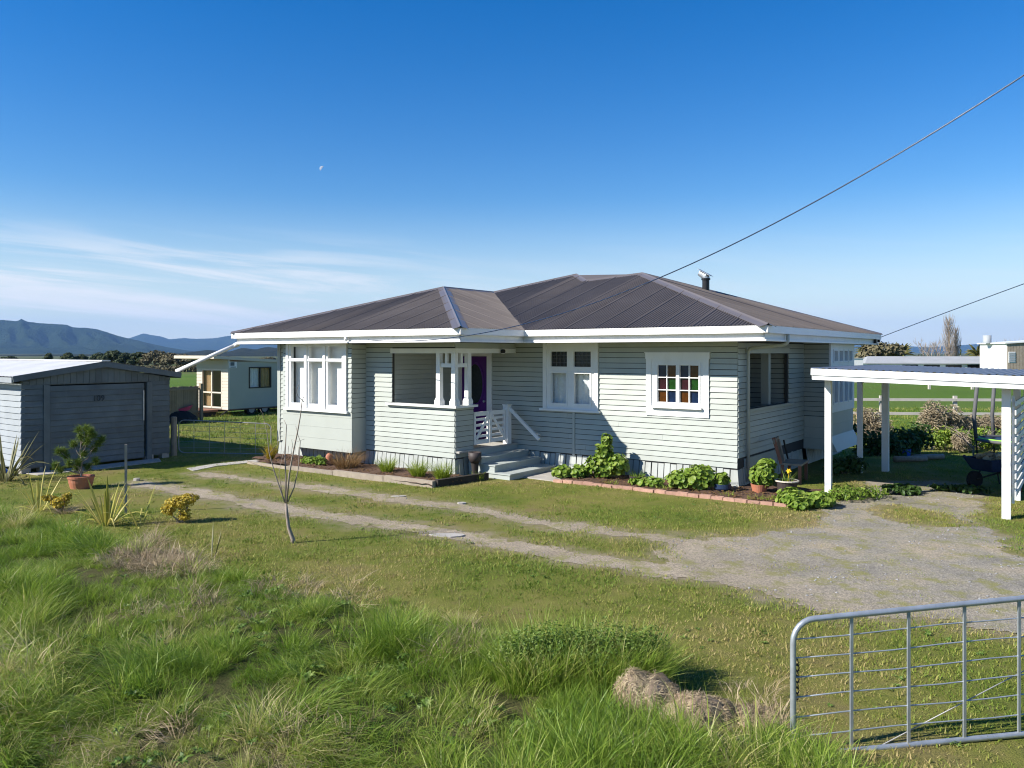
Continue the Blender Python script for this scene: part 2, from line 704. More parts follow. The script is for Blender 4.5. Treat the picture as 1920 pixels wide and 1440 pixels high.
wall(house, front(7.02), 0.0, XB2, 0.40, ZT, thick=-0.05)
w = wall(house, rside(0.0), 7.03, YB, 0.0, ZT)

# front wall of the left wing, porch balustrade included
open_p = (-7.71, XP, 1.60, 2.82)
pL = front(YP)
w = wall(house, pL, XL, XP, 0.40, ZT, [(-11.05, -8.78, 1.40, 3.02), open_p])
boards(w, pL, -8.63, XP, WB, ROWS, [(open_p[0], open_p[1], open_p[2] - 0.02, 2.94)])
boards(w, pL, XL + 0.11, -11.27, WB, ROWS)
mb = MB()
pL.box(mb, XL - 0.02, XL + 0.11, 0.0, 0.035, 0.40, ZT)
mb.build('corner_board', M['board'], house)

# porch: side balustrade, inner left wall, floor, lintels
pPS = rside(XP)
w = wall(house, pPS, YP + 0.003, -1.66, 0.40, 1.58)
boards(w, pPS, YP, -1.66, WB, 10)
w = wall(house, pPS, YP + 0.003, 0.0, 2.94, ZT)
boards(w, pPS, YP, 0.0, 2.93, 1, pitch=0.13)
w = wall(house, rside(-7.75), YP + 0.07, 0.0, 0.5, ZT, mat='board')
boards(w, rside(-7.75), YP + 0.07, 0.0, 0.60, 20)
mb = MB()
for k in range(16):
    mb.box(-7.74, -5.60, YP + 0.01 + k * 0.142, YP + 0.147 + k * 0.142, 0.55, 0.592)
pf = mb.build('porch_floor', M['deck'], house)
mb = MB()
mb.box(-5.66, -5.615, -1.64, -0.03, 0.40, 0.548)
mb.build('floor_edge', M['step'], house)
mb = MB()
mb.box(-7.75, XP + 0.035, YP - 0.035, YP + 0.10, 2.82, 2.935)
mb.box(XP - 0.10, XP + 0.035, YP + 0.1, -0.01, 2.82, 2.935)
mb.build('porch_beam', M['white'], house)
mb = MB()
mb.box(-7.86, XP + 0.11, YP - 0.10, YP + 0.10, 1.575, 1.625)
mb.box(XP - 0.10, XP + 0.11, YP + 0.1, -1.60, 1.575, 1.625)
mb.build('balustrade_cap', M['white'], house)


def column(x, y):
    m = MB()
    m.box(x - 0.085, x + 0.085, y - 0.085, y + 0.085, 1.626, 1.72)
    m.add([(x + sx * a, y + sy * a, z) for a, z in ((0.085, 1.72), (0.058, 1.80)) for sx, sy in ((-1, -1), (1, -1), (1, 1), (-1, 1))],
          [(0, 1, 5, 4), (1, 2, 6, 5), (2, 3, 7, 6), (3, 0, 4, 7), (4, 5, 6, 7)])
    m.beam((x, y, 1.79), (x, y, 2.819), 0.118, 0.118, w2=0.112, h2=0.112)
    return m.build('column', M['white'], house)


column(-6.19, YP)
column(XP - 0.01, YP)
column(XP - 0.01, -1.83)
mb = MB()
mb.box(-6.13, XP - 0.07, YP - 0.03, YP + 0.03, 2.50, 2.59)
mb.box(XP - 0.04, XP + 0.02, YP + 0.06, -1.89, 2.50, 2.59)
mb.box(-6.0, -5.93, YP - 0.025, YP + 0.025, 2.591, 2.819)
mb.box(XP - 0.035, XP + 0.015, -2.11, -2.04, 2.591, 2.819)
mb.build('porch_fretwork', M['white'], house)

# front door
mb = MB()
pF.box(mb, -6.59, -6.44, -0.06, 0.045, 0.55, 2.86)
pF.box(mb, -7.60, -7.46, -0.06, 0.045, 0.55, 2.86)
pF.box(mb, -7.46, -6.59, -0.06, 0.045, 2.74, 2.86)
df = mb.build('door_frame', M['white'], house)
mb = MB()
pF.box(mb, -7.455, -6.595, -0.05, -0.005, 0.60, 2.735)
dr = mb.build('front_door', M['purple'], house, label='purple front door with a tall oval glass')
oc = (-7.0, 2.02)
ring, glass = [], []
nseg = 28
mo, mi = MB(), MB()
pts_o = [(oc[0] + 0.265 * math.cos(2 * math.pi * k / nseg), 0.008, oc[1] + 0.53 * math.sin(2 * math.pi * k / nseg)) for k in range(nseg)]
for k in range(nseg):
    a, b = 2 * math.pi * k / nseg, 2 * math.pi * (k + 1) / nseg
    q = []
    for t in (a, b):
        q.append([(oc[0] + r * math.cos(t), y, oc[1] + (r + 0.265) * math.sin(t)) for r, y in ((0.30, 0.005), (0.30, -0.016), (0.25, -0.016), (0.25, 0.005))])
    mo.add(q[0] + q[1], [(0, 1, 5, 4), (1, 2, 6, 5), (2, 3, 7, 6)])
mo.build('oval_moulding', M['purple'], dr)
mi.prism([(oc[0] + 0.252 * math.cos(2 * math.pi * k / nseg), -0.002, oc[1] + 0.517 * math.sin(2 * math.pi * k / nseg)) for k in range(nseg)], (0, -0.006, 0))
mi.build('oval_glass', M['oval'], dr)
MB().tube([(-6.68, -0.004, 1.58), (-6.68, -0.06, 1.58)], [0.022, 0.03], 10).build('door_knob', M['galv'], dr)
# little round lamp on the porch beam
lm = MB().lathe([(0.0, -0.05), (0.05, -0.045), (0.062, 0.0), (0.05, 0.04), (0.0, 0.05)], 14, (XP + 0.095, -0.62, 2.87), cap=False).build('porch_lamp', M['blackp'], house, smooth=True)
MB().lathe([(0.0, -0.012), (0.045, -0.01), (0.045, 0.0), (0.0, 0.004)], 12, (XP + 0.095, -0.62, 2.818), cap=False).build('lamp_glass', M['white'], lm)

# porch gate: two leaves with rails and a brace, and the post and rail of the steps
def gate_leaf(y0, y1, ztop0, ztop1, hinge_low):
    root = MB()
    x0, x1 = XP - 0.02, XP + 0.02
    root.box(x0, x1, y0, y0 + 0.06, 0.68, ztop0)
    root.box(x0, x1, y1 - 0.06, y1, 0.68, ztop1)
    g = root.build('gate_leaf', M['white'], house)
    n = 5
    for k in range(n + 1):
        t = k / n
        h = 0.06 if 0 < k < n else 0.10
        za = 0.73 + (ztop0 - 0.05 - 0.73) * t
        zb = 0.73 + (ztop1 - 0.05 - 0.73) * t
        MB().beam((XP, y0 + 0.061, za), (XP, y1 - 0.061, zb), 0.026, h).build('rail', M['white'], g)
    p, q = ((y0 + 0.07, 0.80), (y1 - 0.07, ztop1 - 0.12)) if hinge_low else ((y0 + 0.07, ztop0 - 0.12), (y1 - 0.07, 0.80))
    MB().beam((XP + 0.026, p[0], p[1]), (XP + 0.026, q[0], q[1]), 0.022, 0.075).build('brace', M['white'], g)
    return g


gate_leaf(-1.63, -1.06, 1.44, 1.44, True)
gate_leaf(-1.03, -0.43, 1.44, 1.44, False)
mb = MB()
mb.box(XP - 0.065, XP + 0.085, -0.415, -0.265, 0.592, 1.535)
mb.box(XP - 0.08, XP + 0.10, -0.43, -0.25, 1.535, 1.56)
mb.build('newel_post', M['white'], house)
mb = MB()
mb.beam((XP + 0.085, -0.34, 1.46), (-4.74, -0.36, 0.76), 0.05, 0.075)
mb.build('handrail', M['white'], house)
mb = MB()
mb.beam((-4.95, -0.36, 0.88), (-4.95, -0.03, 0.84), 0.03, 0.03)
mb.build('rail_bracket', M['white'], house)
stp = MB().box(-5.612, -4.45, -1.93, -0.12, 0.0, 0.115).build('step', M['step'], house)
MB().box(-5.612, -4.42, -1.95, -0.12, 0.1155, 0.145).build('tread', M['step'], stp)
stp = MB().box(-5.612, -4.87, -1.93, -0.12, 0.1455, 0.28).build('step', M['step'], house)
MB().box(-5.612, -4.84, -1.95, -0.12, 0.2805, 0.31).build('tread', M['step'], stp)
stp = MB().box(-5.612, -5.25, -1.93, -0.12, 0.3105, 0.42).build('step', M['step'], house)
MB().box(-5.612, -5.22, -1.95, -0.12, 0.4205, 0.45).build('tread', M['step'], stp)

# strip over a board joint and two downpipes
mb = MB()
pF.box(mb, -4.0, -3.94, 0.022, 0.045, WB - 0.02, 1.42)
mb.build('joint_strip', M['board'], house)


def pipe(pts, r, mat, name='downpipe', parent=house, n=10):
    """rounded polyline pipe"""
    out = []
    P = [Vector(p) for p in pts]
    out.append(P[0])
    for i in range(1, len(P) - 1):
        a = (P[i - 1] - P[i]).normalized()
        b = (P[i + 1] - P[i]).normalized()
        q = min(2.2 * r, (P[i - 1] - P[i]).length * 0.4, (P[i + 1] - P[i]).length * 0.4)
        for t in (0, 0.25, 0.5, 0.75, 1):
            u = P[i] + a * q
            v = P[i] + b * q
            out.append(u * (1 - t) ** 2 + P[i] * 2 * t * (1 - t) + v * t ** 2)
    out.append(P[-1])
    return MB().tube(out, r, n).build(name, M[mat], parent, smooth=True)


pipe([(0.91, 0.38, 3.26), (0.91, 0.38, 3.03), (0.80, 0.40, 2.99), (0.12, 0.42, 2.93), (0.075, 0.42, 2.86), (0.075, 0.42, 0.12)], 0.036, 'panel')


# windows ---------------------------------------------------------------------
def window(pl, outer, holes, depth=0.035, label=None, sill=True, mat='white', glass='glass', setback=0.02, bars=0.0):
    """casing as one slab with real holes, a pane in each hole"""
    s0, s1, z0, z1 = outer
    xs = sorted({s0, s1, *[v for h in holes for v in h[:2]]})
    zs = sorted({z0, z1, *[v for h in holes for v in h[2:4]]})
    m = MB()
    for a, b in zip(xs[:-1], xs[1:]):
        for c, d in zip(zs[:-1], zs[1:]):
            mid = ((a + b) / 2, (c + d) / 2)
            if any(h[0] < mid[0] < h[1] and h[2] < mid[1] < h[3] for h in holes):
                continue
            pl.box(m, a, b, -0.05, depth, c, d)
    win = m.build('window', M[mat], house, label=label)
    for h in holes:
        g = h[4] if len(h) > 4 else glass
        mm = MB()
        pl.box(mm, h[0] - 0.008, h[1] + 0.008, -setback - 0.006, -setback, h[2] - 0.008, h[3] + 0.008)
        mm.build('pane', M[g], win)
    return win


# tall casement pair
ws1 = [(-4.62, -4.155, 2.50, 2.86, 'darkglass'), (-3.97, -3.50, 2.50, 2.86, 'darkglass'),
       (-4.60, -4.155, 1.625, 2.34), (-3.97, -3.52, 1.625, 2.34)]
win = window(pF, (-4.84, -3.30, 1.485, ZT - 0.004), ws1, 0.04, 'tall white casement window with dark leadlight fanlights')
mb = MB()
for a, b, c, d in ((-4.66, -4.13, 1.58, 2.385), (-3.995, -3.475, 1.58, 2.385)):
    for q in ((a, b, d - 0.045, d), (a, b, c, c + 0.045), (a, a + 0.045, c + 0.045, d - 0.045), (b - 0.045, b, c + 0.045, d - 0.045)):
        pF.box(mb, q[0], q[1], 0.0405, 0.055, q[2], q[3])
mb.build('sash', M['white'], win)
mb = MB()
for x in (-4.84, -3.40):
    pF.box(mb, x, x + 0.10, 0.0405, 0.06, 1.486, ZT - 0.005)
mb.build('side_casing', M['white'], win)
mb = MB()
pF.box(mb, -4.92, -3.24, -0.02, 0.10, 1.435, 1.484)
mb.build('sill', M['white'], win)
mb = MB()
for a in (-4.6, -3.96):
    for k in range(1, 4):
        pF.box(mb, a, a + 0.43, -0.018, -0.012, 2.50 + k * 0.09, 2.507 + k * 0.09)
    for k in range(1, 4):
        pF.box(mb, a + k * 0.108, a + k * 0.108 + 0.007, -0.018, -0.012, 2.50, 2.86)
mb.build('lead_bars', M['lead'], win)


def drape(pl, s0, s1, z0, z1, off, amp, waves, mat, parent, name='curtain'):
    m = MB()
    n = int(waves * 8)
    for i in range(n + 1):
        t = i / n
        o = off + amp * math.sin(t * waves * 2 * math.pi + 0.6 * math.sin(t * 9))
        m.v += [pl.pt(s0 + (s1 - s0) * t, o, z0), pl.pt(s0 + (s1 - s0) * t, o * 0.9 + off * 0.1, z1)]
    m.f += [(2 * i, 2 * i + 2, 2 * i + 3, 2 * i + 1) for i in range(n)]
    return m.build(name, M[mat], parent, smooth=True)


drape(pF, -4.66, -3.46, 1.55, 2.45, -0.13, 0.012, 7, 'lace', win)

# small coloured glass casements
cols = [['sg_blue', 'sg_amber'], ['sg_plum', 'sg_green'], ['sg_amber', 'sg_blue']]
ph = []
for c0 in (-1.795, -1.275):
    for r in range(3):
        for c in range(2):
            x0 = c0 + c * 0.225
            z1 = 2.56 - r * 0.275
            ph.append((x0, x0 + 0.205, z1 - 0.255, z1, cols[r][c]))
win = window(pF, (-1.95, -0.73, 1.655, 2.70), ph, 0.03, 'white casement pair with coloured glass panes')
mb = MB()
pF.box(mb, -2.09, -0.59, 0.0, 0.05, 2.70, 2.83)
pF.box(mb, -2.07, -1.95, 0.0, 0.05, 1.45, 2.70)
pF.box(mb, -0.73, -0.61, 0.0, 0.05, 1.45, 2.70)
pF.box(mb, -1.95, -0.73, 0.0, 0.045, 1.45, 1.655)
pF.box(mb, -2.11, -0.57, 0.0, 0.065, 2.831, 2.845)
mb.build('broad_casing', M['white'], win)
mb = MB()
pF.box(mb, -1.93, -0.75, 0.0455, 0.12, 1.625, 1.665)
mb.build('sill', M['white'], win)
mb = MB()
for c0 in (-1.795, -1.275):
    for q in ((c0 - 0.05, c0 + 0.48, 2.575, 2.62), (c0 - 0.05, c0 + 0.48, 1.70, 1.745), (c0 - 0.05, c0 - 0.012, 1.745, 2.575), (c0 + 0.442, c0 + 0.48, 1.745, 2.575)):
        pF.box(mb, *q[:2], 0.0305, 0.044, *q[2:])
mb.build('sash', M['white'], win)

# box bay: boards beside the window, wide panels below, window of three lights
pB = front(YBAY)
w = wall(house, pB, -11.27, -8.63, 0.39, ZT, [(-11.0, -8.86, 1.42, 3.05)])
boards(w, pB, -11.27, -11.08, 1.36, 14)
boards(w, pB, -8.77, -8.62, 1.36, 14)
for k, (a, b) in enumerate(((0.385, 0.665), (0.668, 0.952), (0.955, 1.225), (1.228, 1.36))):
    mm = MB()
    pB.box(mm, -11.275, -8.615, 0.0, 0.014, a, b)
    mm.build('panel_board', M['panel'], w)
w = wall(house, rside(-8.63), YBAY + 0.001, YP, 0.39, ZT)
boards(w, rside(-8.63), YBAY, YP, 1.228, 15, thick=0.014)
mm = MB()
rside(-8.63).box(mm, YBAY - 0.0, YP, 0.0, 0.012, 0.387, 1.226)
mm.build('panel_board', M['panel'], w)
w = wall(house, lside(-11.27), YBAY + 0.001, YP, 0.39, ZT)
MB().box(-11.26, -8.64, YBAY + 0.03, YP, 0.392, 0.42).build('bay_floor', M['lining'], house)
lights = []
for a, b in ((-10.915, -10.385), (-10.195, -9.67), (-9.47, -8.945)):
    lights += [(a, b, 2.685, 2.985), (a, b, 1.53, 2.60)]
win = window(pB, (-11.10, -8.77, 1.40, ZT - 0.004), lights, 0.045, 'three light bay window with white blinds')
mb = MB()
pB.box(mb, -11.16, -8.71, 0.0, 0.10, 1.345, 1.398)
mb.build('sill', M['white'], win)
mb = MB()
for x in (-11.10, -8.87):
    pB.box(mb, x, x + 0.10, 0.0455, 0.065, 1.40, ZT - 0.005)
for x in (-10.33, -9.615):
    pB.box(mb, x, x + 0.08, 0.0455, 0.075, 1.43, 3.0)
pB.box(mb, -11.0, -8.87, 0.0455, 0.06, 2.615, 2.67)
mb.build('side_casing', M['white'], win)
mb = MB()
pB.box(mb, -10.97, -8.9, -0.16, -0.152, 1.45, 3.03)
mb.build('blind', M['blind'], win)

# window of the back bay
pW = rside(XB2)
hl = [(4.92 + k * 0.50, 5.27 + k * 0.50, 2.62, 2.88) for k in range(4)] + [(4.92 + k * 0.50, 5.27 + k * 0.50, 1.56, 2.30) for k in range(4)]
win = window(pW, (4.64, 7.03, 1.32, ZT - 0.004), hl, 0.05, 'white window of four lights beside the carport')
mb = MB()
for k in range(4):
    a = 4.92 + k * 0.5
    for c, d in ((2.62, 2.88), (1.56, 2.30)):
        for q in ((a - 0.05, a + 0.40, d, d + 0.04), (a - 0.05, a + 0.40, c - 0.04, c), (a - 0.05, a, c, d), (a + 0.35, a + 0.40, c, d)):
            pW.box(mb, *q[:2], 0.0505, 0.065, *q[2:])
mb.build('sash', M['white'], win)
drape(pW, 4.8, 6.9, 1.45, 3.0, -0.15, 0.02, 9, 'lace', win)

# interior floor, ceiling, hidden walls
mb = MB()
mb.box(-12.0, -7.83, YP + 0.08, YB - 0.1, 0.50, 0.55)
mb.box(-7.82, -0.08, 0.08, YB - 0.1, 0.50, 0.55)
mb.build('interior_floor', M['intfloor'], house)
rest = MB()
boards(None, lside(XL), YP, YB, WB, ROWS, joined=rest)
boards(None, Plane((0, YB), (1, 0), (0, 1)), XL, 0.0, WB, ROWS, joined=rest)
boards(None, rside(0.0), 7.05, YB, WB, ROWS, joined=rest)
rest.build('far_weatherboards', M['board'], house, kind='stuff')
wall(house, lside(XL), YP, YB, 0.40, ZT)
wall(house, Plane((0, YB), (1, 0), (0, 1)), XL, 0.0, 0.40, ZT)

# plinth slats, each leaning out a little at the foot
slat_cache = {}


def slats(pl, s0, s1, ztop, pitch=0.150, width=0.130, flare=0.05, off=0.0):
    n = int((s1 - s0) / pitch)
    key = (pl.d, pl.n, ztop, flare)
    if key not in slat_cache:
        z = 0.0
        q = Plane((0, 0), pl.d, pl.n)
        vs = [q.pt(a, o, zz) for a in (0, width) for o, zz in ((flare - 0.02, -0.02), (flare, -0.02), (-0.004, ztop), (-0.024, ztop))]
        fs = [(0, 1, 2, 3), (7, 6, 5, 4), (1, 5, 6, 2), (0, 3, 7, 4), (3, 2, 6, 7), (0, 4, 5, 1)]
        me = bpy.data.meshes.new('slat')
        me.from_pydata(vs, [], fs)
        me.update()
        slat_cache[key] = me
    for k in range(n):
        p = pl.pt(s0 + k * pitch + random.uniform(-0.006, 0.006), off + random.uniform(-0.004, 0.004), random.uniform(-0.006, 0.0))
        link('plinth_slat', slat_cache[key], M['slat'], house, loc=p)


slats(front(0.0), -5.55, 0.0, WB)
slats(rside(0.0), 0.0, 4.6, WB + 0.0)
slats(front(YP), XL, XP + 0.02, WB)
slats(rside(XP), YP, -1.55, WB, flare=0.049)
slats(rside(0.05), 4.7, 8.0, 0.40)
for cx_, cy_ in ((0.0, 0.0), (XP, YP)):
    MB().add([(cx_ + a, cy_ - a, -0.02) if i == 0 else (cx_ + a, cy_ - a, WB) for a, i in ((0.05, 0), (-0.004, 1))] + [(cx_ - 0.07, cy_ - 0.05, -0.02), (cx_ - 0.07, cy_ + 0.004, WB), (cx_ + 0.05, cy_ + 0.07, -0.02), (cx_ - 0.004, cy_ + 0.07, WB)],
             [(0, 1, 3, 2), (0, 4, 5, 1)]).build('plinth_corner', M['slat'], house)
MB().box(XL + 0.3, -0.35, 0.5, YB - 0.3, -0.01, 0.3).build('dark_void_fill', M['lining'], house)  # near-black block standing in for the darkness of the hollow behind the slats

# roof -------------------------------------------------------------------------
ZG = 3.35
TP = 0.32
OV = 0.95
XV = -4.75                       # wing eave on the right
XW = -12.9                       # eave on the left
YW = -3.25                       # front eave of the wing
YE = 9.0
Bp = Vector((-4.47, 4.47, 5.085))
Ap = Vector((-6.98, 4.96, 5.24))
Mp = Vector((-6.02, 3.96, 4.921))
Wp = Vector((-8.825, 3.12, 4.654))
Pp = Vector((-8.825, 0.825, 4.654))
E1 = Vector((OV, -OV, ZG))
E2 = Vector((OV, YE, ZG))
E3 = Vector((XV, -OV, ZG))
E4 = Vector((XV, YW, ZG))
E5 = Vector((XW, YW, ZG))
E6 = Vector((XW, YE, ZG))
Aq = Vector((-6.98, 6.6, 5.24))

roof = MB()
roof.add([(-12.6, -2.9, 3.12), (-5.1, -2.9, 3.12), (-5.1, -0.6, 3.12), (0.6, -0.6, 3.12), (0.6, 8.6, 3.12), (-12.6, 8.6, 3.12)], [(5, 4, 3, 2, 1, 0)])
rf = roof.build('roof', M['soffit'], house)


def sheets(poly, origin, s_dir, t_dir, mat='roof', width=0.762, wave=0.0762, amp=0.026, lap=True):
    """corrugated sheets laid up the slope and cut to the outline"""
    o, sd, td = Vector(origin), Vector(s_dir).normalized(), Vector(t_dir).normalized()
    nd = sd.cross(td).normalized()
    if nd.z < 0:
        nd = -nd
    P = [((Vector(p) - o).dot(sd), (Vector(p) - o).dot(td)) for p in poly]
    smin, smax = min(p[0] for p in P), max(p[0] for p in P)

    def span(s):
        hits = []
        for (a, b), (c, d) in zip(P, P[1:] + P[:1]):
            if abs(c - a) < 1e-9:
                continue
            t = (s - a) / (c - a)
            if -1e-6 <= t <= 1 + 1e-6:
                hits.append(b + (d - b) * t)
        return (min(hits), max(hits)) if len(hits) > 1 else None

    k = 0
    s = smin
    while s < smax - 1e-3:
        e = min(s + width + (wave * 0.5 if lap else 0), smax - 1e-4)
        n = max(2, int((e - s) / wave * 6))
        m = MB()
        rows = []
        for i in range(n + 1):
            ss = s + 1e-4 + (e - s - 2e-4) * i / n
            sp_ = span(ss)
            if sp_ is None:
                continue
            h = amp * math.sin(2 * math.pi * (ss - smin) / wave) + (0.004 if k % 2 else 0.0)
            if i >= n - 4 and lap:
                h += 0.010
            rows.append((len(m.v), ))
            m.v.append(tuple(o + sd * ss + td * sp_[0] + nd * h))
            m.v.append(tuple(o + sd * ss + td * sp_[1] + nd * h))
        for i in range(len(rows) - 1):
            a, b = rows[i][0], rows[i + 1][0]
            m.f.append((a, b, b + 1, a + 1))
        if len(rows) > 1:
            ob = m.build('roofing_sheet', M[mat], rf, smooth=True)
        s += width
        k += 1


def tdir(v):
    return Vector(v).normalized()


sheets([E1, Bp, Mp, Ap, Wp, E3], E1, (-1, 0, 0), (0, 1, TP))
sheets([E1, E2, Bp], E1, (0, 1, 0), (-1, 0, (Bp.z - ZG) / (OV - Bp.x)))
sheets([E4, E5, Pp], E4, (-1, 0, 0), (0, 1, (Pp.z - ZG) / (Pp.y - YW)))
sheets([E4, Pp, Wp, E3], E4, (0, 1, 0), (-1, 0, (Pp.z - ZG) / (XV - Pp.x)))
mb = MB()
mb.add([E5, E6, Aq, Ap, Wp, Pp], [(0, 5, 4, 3, 2, 1)])
mb.add([E6, E2, Bp, Aq], [(0, 3, 2, 1)])
mb.add([Bp, Mp, Ap, Aq], [(0, 3, 2, 1)])
mb.build('far_roof_slopes', M['roof'], rf)


def cap(p, q, n1, n2, wd=0.15, lift=0.03, mat='ridge', ext=0.0):
    """folded capping: a wing on each of the two slopes with a rolled top"""
    p, q = Vector(p), Vector(q)
    d = (q - p).normalized()
    p, q = p - d * ext, q + d * ext
    n1, n2 = Vector(n1).normalized(), Vector(n2).normalized()
    a = n1.cross(d)
    b = n2.cross(d)
    if a.z > 0:
        a = -a
    if b.z > 0:
        b = -b
    a.normalize()
    b.normalize()
    top = (n1 + n2).normalized()
    m = MB()
    prof = [a * wd + n1 * 0.012, a * wd + n1 * (lift * 0.7), a * 0.03 + n1 * lift, top * (lift + 0.022), b * 0.03 + n2 * lift, b * wd + n2 * (lift * 0.7), b * wd + n2 * 0.012]
    m.add([p + c for c in prof] + [q + c for c in prof], [(i, i + 1, i + 8, i + 7) for i in range(6)])
    m.build('ridge_capping', M[mat], rf)


nF = Vector((0, -TP, 1))
nRt = Vector(((Bp.z - ZG) / (OV - Bp.x), 0, 1))
nLt = Vector((-TP, 0, 1))
nWr = Vector((TP, 0, 1))
cap(E1, Bp, nF, nRt, 0.17)
cap(Bp, E2, nRt, Vector((0, 0.4, 1)), 0.10)
cap(E4, Pp, nF, nWr, 0.17)
cap(E5, Pp, nF, nLt, 0.12)
cap(Pp, Wp, nWr, nLt, 0.12)
cap(Wp, Ap, nF, nLt, 0.12)
cap(Ap, Mp, nF, Vector((0.32, 0, 1)), 0.14)
cap(Mp, Bp, nF, Vector((-0.1, 0.2, 1)), 0.12)
# valley tray
mb = MB()
vd = (Wp - E3)
mb.beam(E3 + Vector((0.02, 0.02, 0.012)), Wp + Vector((0, 0, 0.008)), 0.10, 0.012)
mb.build('valley_tray', M['roof'], rf)


# gutters, fascias, soffit
def eave(p, q, n, trim0=0.0, trim1=0.0):
    """one run: gutter with lip, fascia board and bottom moulding; n points outwards"""
    p, q, n = Vector(p), Vector(q), Vector(n)
    d = (q - p).normalized()
    p2, q2 = p, q
    up = Vector((0, 0, 1))

    def prof(poly, a, b, name, mat):
        m = MB()
        m.prism([a + n * o + up * z for o, z in poly], b - a)
        m.build(name, M[mat], rf)

    prof([(0.0, 3.215), (0.0, 3.36), (-0.012, 3.36), (-0.012, 3.235), (-0.085, 3.225), (-0.10, 3.225), (-0.10, 3.215)], p2 + d * trim0, q2 - d * trim1, 'gutter', 'gutter')
    prof([(-0.102, 3.10), (-0.102, 3.34), (-0.125, 3.34), (-0.125, 3.10)], p2 + d * (trim0 + 0.102 if trim0 >= 0 else -0.125), q2 - d * (trim1 + 0.102 if trim1 >= 0 else -0.125), 'fascia', 'white')
    prof([(-0.055, 3.062), (-0.055, 3.098), (-0.14, 3.098), (-0.14, 3.062)], p2 + d * (0.06 if trim0 >= 0 else -0.14), q2 - d * (0.06 if trim1 >= 0 else -0.055), 'eave_moulding', 'gutter')


Z0 = lambda v: Vector((v.x, v.y, 0))
eave(Z0(E3), Z0(E1), (0, -1, 0), -0.10, 0.0)
eave(Z0(E1) , Z0(E2), (1, 0, 0), 0.0, 0.0)
eave(Z0(E5), Z0(E4), (0, -1, 0), 0.0, 0.0)
eave(Z0(E4), Z0(E3), (1, 0, 0), 0.0, -0.10)
eave(Z0(E6), Z0(E5), (-1, 0, 0), 0.0, 0.0)
eave(Z0(E2), Z0(E6), (0, 1, 0), 0.0, 0.0)
mb = MB()
zz = ZT + 0.012
mb.box(XW + 0.13, XV - 0.13, YW + 0.13, YP + 0.2, zz, zz + 0.012)
mb.box(XP - 0.1, XV - 0.13, YP + 0.201, 0.1, zz, zz + 0.012)
mb.box(-5.6, OV - 0.13, -OV + 0.13, 0.099, zz - 0.003, zz + 0.009)
mb.box(-0.1, OV - 0.13, 0.101, YE - 0.13, zz - 0.003, zz + 0.009)
mb.box(XW + 0.13, XL + 0.1, YP + 0.201, YE - 0.13, zz, zz + 0.012)
mb.box(XL + 0.101, -0.101, YB - 0.1, YE - 0.13, zz, zz + 0.012)
mb.box(XL + 0.101, XP - 0.101, YP + 0.202, YB - 0.101, zz + 0.001, zz + 0.013)
mb.box(XP - 0.1, -0.101, 0.1015, YB - 0.101, zz + 0.001, zz + 0.013)
mb.build('soffit', M['soffit'], rf)
# bracket with insulator on the wing fascia and at the back right corner
mb = MB()
mb.lathe([(0.0, -0.05), (0.035, -0.045), (0.05, 0.0), (0.035, 0.045), (0.0, 0.05)], 10, (-8.32, YW + 0.02, 3.16), cap=False)
mb.build('insulator', M['white'], rf)
mb = MB()
mb.box(OV - 0.09, OV - 0.02, YE - 0.55, YE - 0.40, 3.10, 3.24)
mb.box(OV - 0.09, OV + 0.0, YE - 0.22, YE - 0.12, 3.13, 3.21)
mb.tube([(OV - 0.03, YE - 0.47, 3.09), (OV + 0.04, YE - 0.44, 2.96), (OV + 0.10, YE - 0.3, 2.90), (OV + 0.1, YE - 0.1, 2.96), (OV + 0.08, YE - 0.02, 3.10), (OV + 0.02, YE - 0.1, 3.16)], 0.012, 6)
mb.build('cable_box', M['blackp'], rf)

# flue behind the ridge
fx, fy = -2.95, 5.42
fl = MB().lathe([(0.10, 0.0), (0.10, 0.90), (0.125, 0.905), (0.125, 0.95), (0.105, 0.955)], 16, (fx, fy, 4.0)).build('flue', M['blackp'], house, smooth=False, label='short dark metal flue with a tilted silver cowl')
m = MB()
a, b = Vector((fx, fy, 4.95)), Vector((fx - 0.18, fy - 0.02, 5.12))
m.tube([a, a + Vector((0, 0, 0.05)), b], [0.11, 0.115, 0.085], 14)
m.beam(b + Vector((-0.02, 0, 0.10)), a + Vector((0.16, 0, 0.06)), 0.28, 0.012)
m.build('cowl', M['galv'], fl)

# ------------------------------------------------------------------ ground, driveway, grass
def pxs(lst, z=0.0):
    return np.array([G(x, y, z) for x, y in lst])


def seg_dist(X, Y, poly, closed=False):
    d = np.full(X.shape, 1e9)
    n = len(poly)
    for i in range(n if closed else n - 1):
        a, b = poly[i], poly[(i + 1) % n]
        ab = b - a
        t = np.clip(((X - a[0]) * ab[0] + (Y - a[1]) * ab[1]) / (ab @ ab), 0, 1)
        d = np.minimum(d, np.hypot(X - a[0] - t * ab[0], Y - a[1] - t * ab[1]))
    return d


def inside(X, Y, poly):
    r = np.zeros(X.shape, bool)
    n = len(poly)
    for i in range(n):
        (x0, y0), (x1, y1) = poly[i], poly[(i + 1) % n]
        c = (y0 > Y) != (y1 > Y)
        r ^= c & (X < (x1 - x0) * (Y - y0) / (y1 - y0 + 1e-12) + x0)
    return r


